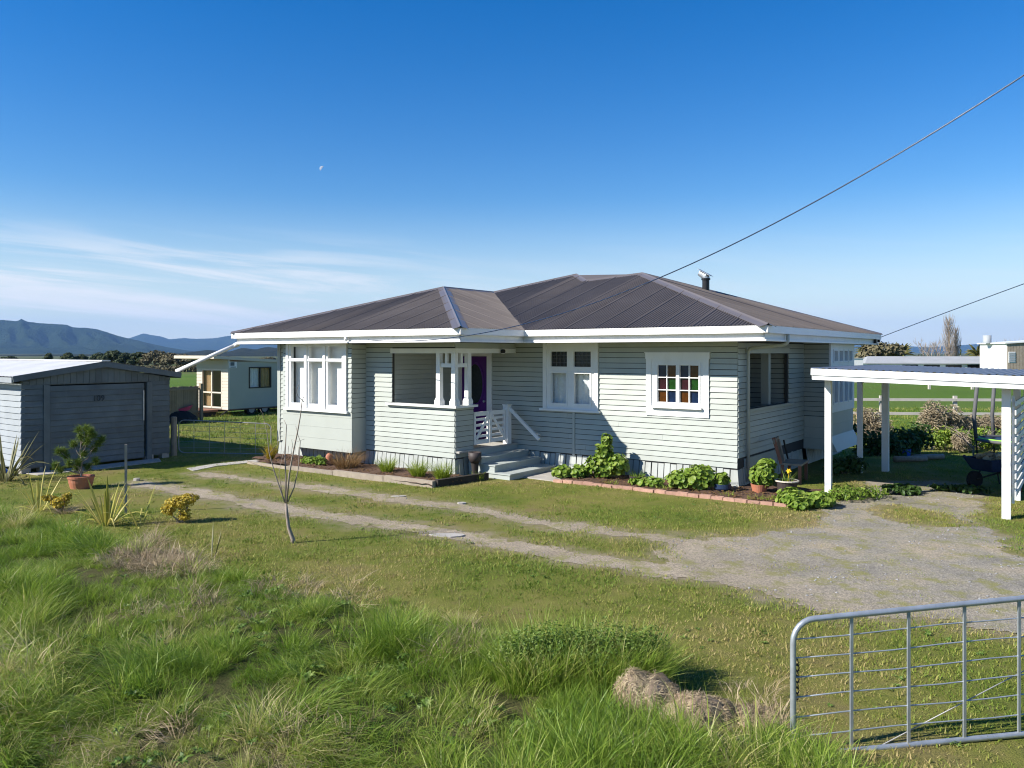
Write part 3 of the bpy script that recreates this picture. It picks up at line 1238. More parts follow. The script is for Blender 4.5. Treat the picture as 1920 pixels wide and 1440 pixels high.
TR1 = pxs([(380, 889), (500, 904), (640, 921), (760, 938), (900, 958), (1050, 985), (1200, 1005), (1340, 1020)])
TR2 = pxs([(265, 906), (400, 930), (520, 953), (640, 970), (800, 994), (950, 1020), (1100, 1047), (1300, 1076), (1420, 1092)])
GRAV = pxs([(1240, 1012), (1330, 1008), (1420, 1004), (1520, 986), (1570, 962), (1600, 932), (1640, 905), (1780, 900), (1850, 925), (1830, 965),
            (1850, 1003), (1920, 1045), (2200, 1065), (2200, 1230), (1920, 1186), (1600, 1150), (1460, 1128), (1350, 1100), (1240, 1076)])
ISL = G(1712, 966)
YBX = pxs([(-900, 930), (-300, 938), (0, 945), (60, 955), (130, 980), (230, 1006), (330, 1026), (400, 1040), (480, 1072), (640, 1094), (780, 1108), (880, 1124),
           (960, 1152), (1130, 1166), (1200, 1210), (1240, 1270)], 0.28)


def verge_y(X):
    """far edge of the long grass, as world y for a world x"""
    xs = np.concatenate([YBX[:, 0], [1.38, 2.05, 2.35, 3.6, 9.0]])
    ys = np.concatenate([YBX[:, 1], [5.70, 5.55, 5.25, 4.95, 4.6]])
    return np.interp(X, xs, ys)


def verge(X, Y):
    return sstep(-0.35, 0.45, verge_y(X) - Y + (fbm(X * 1.3, Y * 1.3, 3) - 0.5) * 1.1)


def gravel(X, Y):
    X, Y = np.asarray(X, float), np.asarray(Y, float)
    nz = (fbm(X * 1.7 + 3, Y * 1.7, 4) - 0.5)
    nf = (fbm(X * 6.0, Y * 6.0 + 9, 3) - 0.5)
    t1 = 0.20 + 0.5 * nz * 0.8 - seg_dist(X, Y, TR1)
    t2 = 0.24 + 0.5 * nz * 0.8 - seg_dist(X, Y, TR2)
    sd = seg_dist(X, Y, GRAV, True) * np.where(inside(X, Y, GRAV), 1, -1) + nz * 0.9
    isl = 1 - np.hypot((X - ISL[0]) / 0.62, (Y - ISL[1]) / 1.05)
    sd = np.where(isl > -0.5, np.minimum(sd, -isl * 0.6 + nz * 0.5), sd)
    return np.maximum(np.maximum(t1, t2), sd) + nf * 0.22


def greyness(X, Y):
    return sstep(1.5, 6.0, X + (fbm(X * 0.6, Y * 0.6, 3) - 0.5) * 5)


def gh(X, Y):
    """height of the ground"""
    X, Y = np.asarray(X, float), np.asarray(Y, float)
    near = sstep(60, 30, np.hypot(X, Y))
    v = verge(X, Y)
    g = np.clip(gravel(X, Y) * 4, 0, 1) * sstep(20, 16, np.hypot(X, Y))
    z = -0.55 * sstep(20.5, 25.5, Y) * sstep(5.5, 9.5, X) * sstep(60, 40, Y) + near * ((fbm(X * 0.5, Y * 0.5, 3) - 0.5) * 0.05 + v * (0.06 + 0.14 * (fbm(X * 0.9 + 5, Y * 0.9, 3) - 0.35)) - g * 0.012)
    r_ = np.hypot(X, Y)
    return z - 3.0 * sstep(48, 260, r_) - 9.0 * sstep(200, 1600, r_)


def axis(lo, hi, step, far):
    a = np.arange(lo, hi + step / 2, step)
    g = [step]
    out = []
    p = hi
    while p < far:
        g.append(g[-1] * 1.22)
        p += g[-1]
        out.append(p)
    out = np.array(out)
    left = lo - (out - hi)
    return np.concatenate([left[::-1], a, out])


gx = axis(-24, 26, 0.2, 19000)
gy = axis(-2, 40, 0.2, 19000)
GX, GY = np.meshgrid(gx, gy)
GZ = gh(GX, GY)
nx, ny = len(gx), len(gy)
co = np.stack([GX.ravel(), GY.ravel(), GZ.ravel()], 1)
idx = np.arange(nx * ny).reshape(ny, nx)
quads = np.stack([idx[:-1, :-1].ravel(), idx[:-1, 1:].ravel(), idx[1:, 1:].ravel(), idx[1:, :-1].ravel()], 1)


def grid_mesh(name, co, quads, smooth=True):
    me = bpy.data.meshes.new(name)
    me.vertices.add(len(co))
    me.vertices.foreach_set('co', np.asarray(co, np.float32).ravel())
    nq, k = quads.shape
    me.loops.add(nq * k)
    me.loops.foreach_set('vertex_index', quads.astype(np.int32).ravel())
    me.polygons.add(nq)
    me.polygons.foreach_set('loop_start', np.arange(0, nq * k, k, dtype=np.int32))
    me.polygons.foreach_set('loop_total', np.full(nq, k, np.int32))
    me.polygons.foreach_set('use_smooth', np.full(nq, smooth))
    me.update()
    me.validate()
    return me


def attr(me, name, vals, dom='POINT', typ='FLOAT'):
    a = me.attributes.new(name, typ, dom)
    a.data.foreach_set('vector' if typ == 'FLOAT_VECTOR' else 'value', np.asarray(vals).ravel())


def ground_mat():
    m, nt, nd, lk, b = new_mat('lawn_soil')
    pos = npos(nt)
    n1 = nnoise(nt, 0.55, 7, pos, 0.68)
    n2 = nnoise(nt, 4.0, 5, pos, 0.7)
    n3 = nnoise(nt, 0.012, 4, pos, 0.6)
    n4 = nnoise(nt, 60.0, 3, pos, 0.7)
    lawn = nramp(nt, n1, [(0.28, (0.105, 0.150, 0.022)), (0.44, (0.170, 0.195, 0.035)), (0.56, (0.240, 0.225, 0.060)), (0.68, (0.245, 0.190, 0.085)), (0.8, (0.20, 0.145, 0.075))])
    lawn = nmix(nt, nmap(nt, n2, 0.5, 0.75, 0, 0.6), lawn, (0.22, 0.165, 0.085))
    lawn = nmix(nt, nmap(nt, n4, 0.35, 0.75, 0, 0.55), lawn, (0.075, 0.085, 0.02))
    wa = nd.new('ShaderNodeAttribute')
    wa.attribute_name = 'worn'
    va = nd.new('ShaderNodeAttribute')
    va.attribute_name = 'verge'
    wf = nd.new('ShaderNodeMath')
    wf.operation = 'MULTIPLY'
    lk.new(wa.outputs['Fac'], wf.inputs[0])
    lk.new(nmap(nt, n2, 0.30, 0.60), wf.inputs[1])
    lawn = nmix(nt, wf.outputs[0], lawn, (0.31, 0.255, 0.175))
    lawn = nmix(nt, va.outputs['Fac'], lawn, nramp(nt, n2, [(0.35, (0.05, 0.06, 0.018)), (0.7, (0.13, 0.115, 0.05))]))
    field = nramp(nt, n3, [(0.3, (0.055, 0.105, 0.018)), (0.5, (0.085, 0.15, 0.022)), (0.62, (0.12, 0.14, 0.04)), (0.75, (0.075, 0.10, 0.03))])
    sep = nd.new('ShaderNodeSeparateXYZ')
    lk.new(pos, sep.inputs[0])
    vl = nd.new('ShaderNodeVectorMath')
    vl.operation = 'LENGTH'
    lk.new(pos, vl.inputs[0])
    c = nmix(nt, nmap(nt, vl.outputs['Value'], 26, 40), lawn, field)
    c = nmix(nt, nmap(nt, vl.outputs['Value'], 120, 420, 0, 0.8), c, nramp(nt, n3, [(0.35, (0.045, 0.055, 0.022)), (0.65, (0.10, 0.09, 0.045))]))
    lk.new(c, b.inputs['Base Color'])
    b.inputs['Roughness'].default_value = 0.95
    b.inputs['Specular IOR Level'].default_value = 0.1
    nbump(nt, n4, b, 0.9, 0.04)
    return m


def drive_mat():
    m, nt, nd, lk, b = new_mat('gravel_and_dirt')
    pos = npos(nt)
    at = nd.new('ShaderNodeAttribute')
    at.attribute_name = 'grey'
    n1 = nnoise(nt, 1.1, 5, pos, 0.6)
    n2 = nnoise(nt, 26.0, 4, pos, 0.75)
    n3 = nnoise(nt, 120.0, 2, pos, 0.8)
    vo = nd.new('ShaderNodeTexVoronoi')
    vo.inputs['Scale'].default_value = 48
    lk.new(pos, vo.inputs['Vector'])
    dirt = nramp(nt, n1, [(0.3, (0.285, 0.230, 0.160)), (0.7, (0.390, 0.325, 0.235))])
    grav = nramp(nt, n1, [(0.32, (0.215, 0.198, 0.165)), (0.5, (0.295, 0.265, 0.208)), (0.68, (0.375, 0.310, 0.215))])
    c = nmix(nt, at.outputs['Fac'], dirt, grav)
    c = nmix(nt, nmap(nt, n2, 0.38, 0.72, 0, 0.5), c, (0.17, 0.150, 0.125))
    st = nramp(nt, vo.outputs['Color'], [(0.0, (0.5,) * 3), (1.0, (1.35,) * 3)])
    c = nmix(nt, 0.75, c, st, 'MULTIPLY')
    n5 = nnoise(nt, 2.6, 5, pos, 0.7)
    c = nmix(nt, nmap(nt, n5, 0.50, 0.64, 0, 0.85), c, (0.205, 0.195, 0.065))
    lk.new(c, b.inputs['Base Color'])
    b.inputs['Roughness'].default_value = 0.92
    b.inputs['Specular IOR Level'].default_value = 0.2
    nbump(nt, nmix(nt, 0.5, n2, vo.outputs['Distance']), b, 0.6, 0.02)
    return m


me = grid_mesh('ground', co, quads)
nearm = sstep(60, 30, np.hypot(co[:, 0], co[:, 1]))
attr(me, 'worn', (sstep(-0.55, 0.10, gravel(co[:, 0], co[:, 1])) * nearm).astype(np.float32))
attr(me, 'verge', (verge(co[:, 0], co[:, 1]) * nearm).astype(np.float32))
ground = link('ground', me, ground_mat(), kind='structure', label='wide flat grassy yard and paddocks reaching the hills')

# driveway sheet, cut to the ragged outline of the wheel tracks and the gravel
st = 0.06
dx, dy = np.arange(-9.5, 13.0, st), np.arange(7.0, 20.5, st)
DX, DY = np.meshgrid(dx, dy)
msk = gravel(DX, DY)
DZ = gh(DX, DY) + 0.003 + np.clip(msk, 0.0, 0.15) * 0.03
di = np.arange(DX.size).reshape(DX.shape)
q = np.stack([di[:-1, :-1].ravel(), di[:-1, 1:].ravel(), di[1:, 1:].ravel(), di[1:, :-1].ravel()], 1)
keep = (msk.ravel()[q] > 0.0).sum(1) >= 2
q = q[keep]
used, inv = np.unique(q, return_inverse=True)
dco = np.stack([DX.ravel(), DY.ravel(), DZ.ravel()], 1)[used]
me = grid_mesh('driveway', dco, inv.reshape(q.shape))
attr(me, 'grey', greyness(dco[:, 0], dco[:, 1]).astype(np.float32))
link('driveway', me, drive_mat(), kind='structure', label='two worn wheel tracks widening into a grey gravel driveway')


# ------------------------------------------------------------------ instanced grass
def blades_mesh(name, n, spread, lmin, lmax, width, lean, bend, wind=(0, 0), segs=3, flat=0.0, seed=0):
    r = np.random.default_rng(seed)
    ang = r.random(n) * 2 * np.pi
    rad = spread * np.sqrt(r.random(n))
    bx, by = rad * np.cos(ang), rad * np.sin(ang)
    L = lmin + (lmax - lmin) * r.random(n)
    dirx = np.cos(ang) * lean + wind[0] + r.normal(0, 0.42, n)
    diry = np.sin(ang) * lean + wind[1] + r.normal(0, 0.42, n)
    wv = 0.55 + 1.25 * r.random(n) ** 2
    face = r.random(n) * np.pi
    wx, wy = np.cos(face), np.sin(face)
    vs, fs, sh = [], [], []
    for i in range(n):
        p = np.array([bx[i], by[i], -0.02])
        d = np.array([dirx[i] * 0.5, diry[i] * 0.5, 1.0])
        o = len(vs)
        for k in range(segs + 1):
            t = k / segs
            w = width * (1 - t ** 1.6) * wv[i]
            if k == segs:
                vs.append(p.copy())
            else:
                vs.append(p - np.array([wx[i], wy[i], 0]) * w / 2)
                vs.append(p + np.array([wx[i], wy[i], 0]) * w / 2)
            dn = d / np.linalg.norm(d)
            p = p + dn * L[i] / segs
            d = d + np.array([dirx[i], diry[i], -flat]) * bend / segs * 2
            d[2] -= bend * 0.55 / segs * 2
        for k in range(segs):
            if k < segs - 1:
                fs.append((o + 2 * k, o + 2 * k + 1, o + 2 * k + 3, o + 2 * k + 2))
            else:
                fs.append((o + 2 * k, o + 2 * k + 1, o + 2 * k + 2))
        sh += [r.random()] * (len(vs) - o)
    me = bpy.data.meshes.new(name)
    me.from_pydata([tuple(v) for v in vs], [], fs)
    me.update()
    attr(me, 'shade', np.array(sh, np.float32))
    return me


def instancer(name, pts, rots, scls, vids, meshes, mat, label, cat=None, tint=None):
    src = bpy.data.collections.new(name + '_source')
    for i, me in enumerate(meshes):
        if len(me.materials) == 0:
            me.materials.append(mat)
        src.objects.link(bpy.data.objects.new('%s_source_%02d' % (name, i), me))
    me = bpy.data.meshes.new(name)
    me.vertices.add(len(pts))
    me.vertices.foreach_set('co', np.asarray(pts, np.float32).ravel())
    attr(me, 'rot', np.asarray(rots, np.float32), typ='FLOAT_VECTOR')
    attr(me, 'scl', np.asarray(scls, np.float32))
    attr(me, 'vid', np.asarray(vids, np.int32), typ='INT')
    attr(me, 'tint', np.zeros(len(pts), np.float32) if tint is None else np.asarray(tint, np.float32))
    me.update()
    me.materials.append(mat)
    o = link(name, me, mat, label=label, cat=cat, kind='stuff')
    ng = bpy.data.node_groups.new(name + '_nodes', 'GeometryNodeTree')
    ng.interface.new_socket('Geometry', in_out='INPUT', socket_type='NodeSocketGeometry')
    ng.interface.new_socket('Geometry', in_out='OUTPUT', socket_type='NodeSocketGeometry')
    n, l = ng.nodes, ng.links
    gi, go = n.new('NodeGroupInput'), n.new('NodeGroupOutput')
    ci = n.new('GeometryNodeCollectionInfo')
    ci.inputs['Collection'].default_value = src
    ci.inputs['Separate Children'].default_value = True
    ci.inputs['Reset Children'].default_value = True
    ip = n.new('GeometryNodeInstanceOnPoints')
    ip.inputs['Pick Instance'].default_value = True
    l.new(gi.outputs[0], ip.inputs['Points'])
    l.new(ci.outputs[0], ip.inputs['Instance'])
    for nm, typ, sock in (('rot', 'FLOAT_VECTOR', 'Rotation'), ('scl', 'FLOAT', 'Scale'), ('vid', 'INT', 'Instance Index')):
        a = n.new('GeometryNodeInputNamedAttribute')
        a.data_type = typ
        a.inputs['Name'].default_value = nm
        l.new(a.outputs['Attribute'], ip.inputs[sock])
    l.new(ip.outputs[0], go.inputs[0])
    md = o.modifiers.new('scatter', 'NODES')
    md.node_group = ng
    return o


M['lawn'] = leafmat('lawn_blades', [(0.0, (0.095, 0.170, 0.018)), (0.35, (0.180, 0.255, 0.032)), (0.65, (0.300, 0.305, 0.065)), (0.92, (0.42, 0.33, 0.14))], 0.6, 0.55, 0.3)
M['tall'] = leafmat('long_grass_blades', [(0.0, (0.105, 0.190, 0.018)), (0.3, (0.190, 0.300, 0.032)), (0.6, (0.290, 0.370, 0.055)), (0.82, (0.420, 0.430, 0.120)), (0.97, (0.58, 0.48, 0.25))], 0.42, 0.8, 0.42)
M['straw'] = leafmat('dry_straw', [(0.0, (0.20, 0.145, 0.08)), (0.5, (0.38, 0.29, 0.175)), (0.9, (0.55, 0.45, 0.29))], 0.8, 2.0, 0.15)


def blocked(X, Y):
    """places where no grass grows: under buildings, beds, slabs"""
    x = (X - NX) * math.cos(A) - (Y - NY) * math.sin(A)
    y = (X - NX) * math.sin(A) + (Y - NY) * math.cos(A)
    b = (x > -12.1) & (x < 0) & (y > 0) & (y < 8.2)
    b |= (x > -12.2) & (x < -5.2) & (y > -3.6) & (y < 1)
    b |= (x > -5.7) & (x < -4.3) & (y > -2.1) & (y < 0.1)
    b |= (x > -4.45) & (x < -3.3) & (y > -1.55) & (y < 0.1)
    b |= (x > -3.6) & (x < 1.55) & (y > -1.45) & (y < 0.1)
    b |= (x > 0) & (x < 0.7) & (y > -0.2) & (y < 7.1)
    b |= (x < -13.9) & (x > -20) & (y > -8.1) & (y < -4.1)
    return b


# lawn
def scatter_lawn():
    P = []
    for x0, x1, y0, y1, dens in ((-13, 12, 5, 14, 34), (-22, 22, 14, 24, 18), (-30, 34, 24, 46, 3.0)):
        n = int((x1 - x0) * (y1 - y0) * dens)
        X = x0 + (x1 - x0) * rng.random(n)
        Y = y0 + (y1 - y0) * rng.random(n)
        ok = (np.abs(X) < Y * 0.72 + 2.5) & ~blocked(X, Y) & (verge(X, Y) < 0.75)
        g = gravel(X, Y)
        pr = rng.random(n)
        ok &= ((g < -0.12) | (pr < 0.55)) & ((g < 0.0) | ((g < 0.6) & (pr < 0.13)) | ((g < 0.15) & (pr < 0.4)))
        ok |= (g > 0) & (fbm(X * 0.8 + 60, Y * 0.8, 4) > 0.52) & (pr < 0.42) & ~blocked(X, Y) & (np.abs(X) < Y * 0.72 + 2.5) & (verge(X, Y) < 0.5)
        thin = fbm(X * 0.55 + 40, Y * 0.55, 4)
        ok &= pr > sstep(0.58, 0.75, thin) * 0.8
        far = np.full(n, 1.0 if dens > 10 else 2.6)
        P.append(np.stack([X, Y, far, g], 1)[ok])
    P = np.concatenate(P)
    n = len(P)
    z = gh(P[:, 0], P[:, 1])
    rot = np.stack([rng.normal(0, 0.06, n), rng.normal(0, 0.06, n), rng.random(n) * 6.283], 1)
    scl = (0.65 + 0.7 * fbm(P[:, 0] * 0.8, P[:, 1] * 0.8, 3) + 0.25 * rng.random(n)) * P[:, 2] * np.where(P[:, 3] > -0.05, 0.7, 1.0)
    vid = rng.integers(0, 6, n)
    ms = [blades_mesh('lawn_tuft', 70, 0.19, 0.025, 0.065, 0.0085, 0.6, 0.6, segs=2, seed=30 + i) for i in range(6)]
    return instancer('lawn_grass', np.stack([P[:, 0], P[:, 1], z], 1), rot, scl, vid, ms, M['lawn'], 'short mown lawn with worn and yellowed patches', 'lawn',
                     tint=(fbm(P[:, 0] * 0.5 + 9, P[:, 1] * 0.5, 4) - 0.5) * 1.3 + np.where(P[:, 3] > -0.3, 0.15, 0.0) + rng.normal(0, 0.06, n))


scatter_lawn()


def scatter_tall():
    """tussocks: every clump leans its own way, some are beaten flat"""
    nc = 7200
    cx = -24 + 33 * rng.random(nc)
    cy = 2.6 + 15.5 * rng.random(nc)
    ok = (verge(cx, cy) > 0.25) & (np.abs(cx) < cy * 0.72 + 2.2)
    cx, cy = cx[ok], cy[ok]
    nc = len(cx)
    big = fbm(cx * 0.7 + 70, cy * 0.7, 3)
    c_dir = fbm(cx * 0.30, cy * 0.30 + 20, 2) * 8.0 + rng.normal(0, 1.0, nc)
    c_h = np.clip(0.30 + 0.62 * sstep(0.32, 0.68, big) + rng.normal(0, 0.13, nc), 0.2, 1.05)
    c_lod = (fbm(cx * 0.6 + 11, cy * 0.9 + 31, 3) + rng.normal(0, 0.09, nc)) > 0.50
    c_tint = rng.normal(0, 0.14, nc) + (fbm(cx * 0.45 + 5, cy * 0.45, 3) - 0.5) * 0.9
    k = rng.integers(4, 11, nc)
    ci = np.repeat(np.arange(nc), k)
    n = len(ci)
    X = cx[ci] + rng.normal(0, 0.13, n)
    Y = cy[ci] + rng.normal(0, 0.13, n)
    v = verge(X, Y)
    ok = (v > 0.22) & (np.hypot((X - 1.42) / 0.72, (Y - 5.98) / 0.36) > 1.0) & ~((X > 2.2) & (Y > 5.15))
    X, Y, v, ci = X[ok], Y[ok], v[ok], ci[ok]
    n = len(X)
    lod = c_lod[ci]
    vid = np.where(lod, rng.integers(6, 12, n), rng.integers(0, 6, n))
    hgt = c_h[ci] * (0.75 + 0.45 * rng.random(n)) * (0.55 + 0.45 * sstep(0.25, 0.85, v))
    rot = np.stack([rng.normal(0, 0.16, n), rng.normal(0, 0.16, n), c_dir[ci] + rng.normal(0, 0.65, n)], 1)
    z = gh(X, Y)
    ms = [blades_mesh('grass_tuft', 54, 0.13, 0.20, 0.52, 0.0075, 0.75, 0.65, (0.25, 0), 4, seed=50 + i) for i in range(6)]
    ms += [blades_mesh('grass_tuft_lodged', 54, 0.15, 0.26, 0.58, 0.0080, 0.45, 0.80, (1.35, 0.1), 4, 0.35, seed=70 + i) for i in range(6)]
    tint = c_tint[ci] + rng.normal(0, 0.05, n)
    # a thin understorey closes the gaps between the tussocks
    ux, uy = -24 + 33 * rng.random(9000), 2.6 + 15.5 * rng.random(9000)
    ok = (verge(ux, uy) > 0.15) & (np.abs(ux) < uy * 0.72 + 2.2) & (np.hypot((ux - 1.42) / 0.62, (uy - 6.0) / 0.30) > 1.0) & ~((ux > 2.2) & (uy > 5.3))
    ux, uy = ux[ok], uy[ok]
    m_ = len(ux)
    X, Y, z = np.concatenate([X, ux]), np.concatenate([Y, uy]), np.concatenate([z, gh(ux, uy)])
    rot = np.concatenate([rot, np.stack([rng.normal(0, 0.2, m_), rng.normal(0, 0.2, m_), rng.random(m_) * 6.283], 1)])
    hgt = np.concatenate([hgt, 0.22 + 0.22 * rng.random(m_)])
    vid = np.concatenate([vid, rng.integers(0, 12, m_)])
    tint = np.concatenate([tint, rng.normal(0.0, 0.15, m_) + (fbm(ux * 0.45 + 5, uy * 0.45, 3) - 0.5) * 0.9])
    return instancer('long_grass', np.stack([X, Y, z], 1), rot, hgt, vid, ms, M['tall'], 'rank unmown green grass filling the near verge', 'grass', tint=tint)


scatter_tall()


def scatter_dry():
    """dead stalks lying in and at the edge of the long grass"""
    pts, scl = [], []
    spots = [(280, 1040, 0.55, 70), (320, 1062, 0.5, 50), (260, 1005, 0.3, 22), (850, 1205, 0.28, 26), (530, 1085, 0.5, 12), (620, 1110, 0.5, 10), (430, 1140, 0.6, 8),
             (330, 1130, 0.5, 14), (560, 1395, 0.4, 12), (200, 1370, 0.5, 12), (1400, 1290, 0.25, 7), (1440, 1335, 0.22, 9)]
    for px, py, r, k in spots:
        x, y = G(px, py, 0.15)
        a = rng.random(k) * 6.283
        q = np.sqrt(rng.random(k)) * r
        pts.append(np.stack([x + q * np.cos(a), y + q * np.sin(a)], 1))
    P = np.concatenate(pts)
    n = len(P)
    z = gh(P[:, 0], P[:, 1]) + 0.02 + rng.random(n) * 0.04
    rot = np.stack([rng.normal(0, 0.3, n), rng.normal(0, 0.3, n), rng.random(n) * 6.283], 1)
    ms = [blades_mesh('dry_stalk', 3, 0.05, 0.45, 0.75, 0.006, 0.35, 0.25, (0.2, 0), 5, seed=190 + i) for i in range(2)]
    ms += [blades_mesh('dry_tuft', 34, 0.14, 0.12, 0.34, 0.005, 1.6, 0.9, (0.9, 0), 3, 0.5, seed=90 + i) for i in range(4)]
    return instancer('dry_grass', np.stack([P[:, 0], P[:, 1], z], 1), rot, 0.7 + 0.5 * rng.random(n), np.where(rng.random(n) < 0.07, rng.integers(0, 2, n), rng.integers(2, 6, n)), ms, M['straw'], 'dead straw coloured grass lying in the green verge', 'dry grass')


scatter_dry()


def scatter_stones():
    n = 5200
    X = -9 + 21 * rng.random(n)
    Y = 7.2 + 11 * rng.random(n)
    g = gravel(X, Y)
    ok = (g > 0.02) & (rng.random(n) < 0.25 + 0.75 * greyness(X, Y))
    X, Y = X[ok], Y[ok]
    n = len(X)
    ms = []
    for i in range(4):
        m = MB().lathe([(0.004, -0.004), (0.014, 0.0), (0.012, 0.008), (0.003, 0.012)], 6)
        m.v = [(v[0] * random.uniform(0.7, 1.4), v[1] * random.uniform(0.7, 1.3), v[2] * random.uniform(0.7, 1.2)) for v in m.v]
        mm = bpy.data.meshes.new('stone')
        mm.from_pydata(m.v, [], m.f)
        mm.update()
        ms.append(mm)
    return instancer('gravel_stones', np.stack([X, Y, gh(X, Y) + 0.006], 1), np.stack([rng.normal(0, 0.3, n), rng.normal(0, 0.3, n), rng.random(n) * 6.3], 1),
                     0.4 + 0.9 * rng.random(n) ** 2, rng.integers(0, 4, n), ms, paint('gravel_stone', (0.27, 0.265, 0.26), 0.85, 0.35, 9.0, 0.0), 'loose grey stones scattered on the driveway', 'gravel')


scatter_stones()


def rosette(name, n, L, w, seed):
    """a flat weed of broad leaves"""
    r = random.Random(seed)
    vs, fs, sh = [], [], []
    for k in range(n):
        a = 6.283 * k / n + r.uniform(-0.3, 0.3)
        l = L * r.uniform(0.6, 1.1)
        c, s_ = math.cos(a), math.sin(a)
        o = len(vs)
        for t, ww, z in ((0.08, 0.2, 0.0), (0.4, 1.0, 0.35), (0.75, 0.8, 0.4), (1.0, 0.05, 0.22)):
            for q in (-1, 1):
                vs.append((c * l * t - s_ * w * ww * q, s_ * l * t + c * w * ww * q, l * z * r.uniform(0.7, 1.2) + 0.008))
        fs += [(o, o + 1, o + 3, o + 2), (o + 2, o + 3, o + 5, o + 4), (o + 4, o + 5, o + 7, o + 6)]
        sh += [r.random()] * 8
    me = bpy.data.meshes.new(name)
    me.from_pydata(vs, [], fs)
    me.update()
    attr(me, 'shade', np.array(sh, np.float32))
    return me


def scatter_weeds():
    n = 5200
    X, Y = -16 + 26 * rng.random(n), 4.0 + 14 * rng.random(n)
    v = verge(X, Y)
    patch = fbm(X * 0.9 + 33, Y * 0.9 + 12, 3)
    ok = (np.abs(X) < Y * 0.72 + 2.0) & ~blocked(X, Y) & (gravel(X, Y) < 0.05) & (patch > np.where(v > 0.4, 0.56, 0.60))
    X, Y, v = X[ok], Y[ok], v[ok]
    n = len(X)
    ms = [rosette('weed_rosette', 7 + i, 0.075, 0.011, 200 + i) for i in range(5)]
    scl = np.where(v > 0.4, 0.6 + 0.6 * rng.random(n), 0.3 + 0.35 * rng.random(n))
    z = gh(X, Y) + np.where(v > 0.4, 0.02 + 0.06 * rng.random(n), 0.0)
    M['weed'] = leafmat('broad_weed_leaf', [(0.0, (0.055, 0.115, 0.016)), (0.5, (0.12, 0.20, 0.03)), (0.95, (0.24, 0.30, 0.07))], 0.5, 1.5, 0.3)
    return instancer('broad_weeds', np.stack([X, Y, z], 1), np.stack([rng.normal(0, 0.2, n), rng.normal(0, 0.2, n), rng.random(n) * 6.3], 1), scl,
                     rng.integers(0, 5, n), ms, M['weed'], 'flat broad leaved weeds dotted through lawn and verge', 'weeds', tint=rng.normal(0, 0.12, n))


scatter_weeds()

# ------------------------------------------------------------------ yard things
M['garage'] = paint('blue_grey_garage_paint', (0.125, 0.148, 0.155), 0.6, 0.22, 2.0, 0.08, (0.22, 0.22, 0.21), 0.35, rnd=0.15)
M['garagelit'] = paint('sunlit_garage_paint', (0.35, 0.375, 0.39), 0.6, 0.10, 2.0, 0.05, (0.3, 0.3, 0.28), 0.4, rnd=0.08)  # paler copy of the garage paint, sunlight on the side put into colour
M['zinc'] = paint('pale_zinc_roof', (0.62, 0.62, 0.60), 0.55, 0.10, 1.5, 0.02, (0.5, 0.47, 0.42), 0.4)
M['wood'] = paint('weathered_pine', (0.30, 0.22, 0.13), 0.8, 0.2, 3.0, 0.15, (0.2, 0.16, 0.12), 0.5, rnd=0.2)
M['greywood'] = paint('silvered_timber', (0.36, 0.30, 0.23), 0.85, 0.2, 5.0, 0.2, (0.2, 0.17, 0.13), 0.5, rnd=0.2)
M['darkwood'] = paint('dark_stained_timber', (0.035, 0.028, 0.022), 0.8, 0.2, 5.0, 0.2, rnd=0.15)
M['redwood'] = paint('red_brown_timber', (0.30, 0.13, 0.08), 0.7, 0.2, 5.0, 0.1, rnd=0.15)
M['concrete'] = paint('old_concrete', (0.40, 0.37, 0.33), 0.9, 0.2, 3.0, 0.2, (0.25, 0.22, 0.17), 0.6)
M['brick'] = paint('salmon_brick', (0.50, 0.29, 0.21), 0.85, 0.2, 12.0, 0.3, (0.30, 0.24, 0.18), 0.4, rnd=0.25)
M['terra'] = paint('terracotta', (0.42, 0.155, 0.085), 0.7, 0.12, 6.0, 0.1, (0.5, 0.35, 0.25), 0.3)
M['mulch'] = paint('bark_mulch_soil', (0.095, 0.052, 0.032), 0.95, 0.4, 14.0, 0.8, (0.19, 0.11, 0.065), 0.7)
M['bark'] = paint('grey_brown_bark', (0.29, 0.235, 0.185), 0.85, 0.25, 14.0, 0.4, (0.3, 0.28, 0.24), 0.4)
M['cream'] = paint('cream_cladding', (0.60, 0.53, 0.42), 0.6, 0.06, 2.0, 0.03)
M['cabin'] = paint('pale_green_cabin_panel', (0.40, 0.40, 0.33), 0.6, 0.05, 1.0, 0.02)
M['alu'] = paint('cream_aluminium', (0.62, 0.56, 0.45), 0.4, 0.05, 4.0, 0.0)
M['curtain'] = paint('tan_curtain', (0.42, 0.27, 0.13), 0.85, 0.2, 7.0, 0.0)
M['rubber'] = paint('tyre_rubber', (0.012, 0.012, 0.012), 0.8, 0.2, 9.0, 0.1)
M['blue'] = paint('blue_tarpaulin', (0.02, 0.10, 0.42), 0.45, 0.15, 5.0, 0.1)
M['navy'] = paint('navy_glaze', (0.02, 0.035, 0.075), 0.25, 0.2, 6.0, 0.0)
M['pot'] = paint('dark_brown_pot', (0.055, 0.042, 0.038), 0.6, 0.15, 6.0, 0.1)
M['red'] = paint('faded_red_plastic', (0.30, 0.03, 0.03), 0.5, 0.2, 4.0, 0.0)
M['pink'] = paint('pink_plastic', (0.55, 0.08, 0.17), 0.5, 0.2, 4.0, 0.0)
M['orange'] = paint('orange_rubber', (0.55, 0.16, 0.05), 0.5, 0.1, 6.0, 0.0)
M['lime'] = paint('lime_plastic', (0.25, 0.6, 0.06), 0.5, 0.1, 6.0, 0.0)
M['net'] = paint('dark_grey_padding', (0.10, 0.10, 0.10), 0.75, 0.15, 6.0, 0.0)
M['yellowpetal'] = paint('yellow_petal', (0.75, 0.52, 0.02), 0.6, 0.1, 20.0, 0.0)
M['membrane'] = paint('blue_grey_roof_membrane', (0.19, 0.20, 0.22), 0.5, 0.10, 2.0, 0.0)
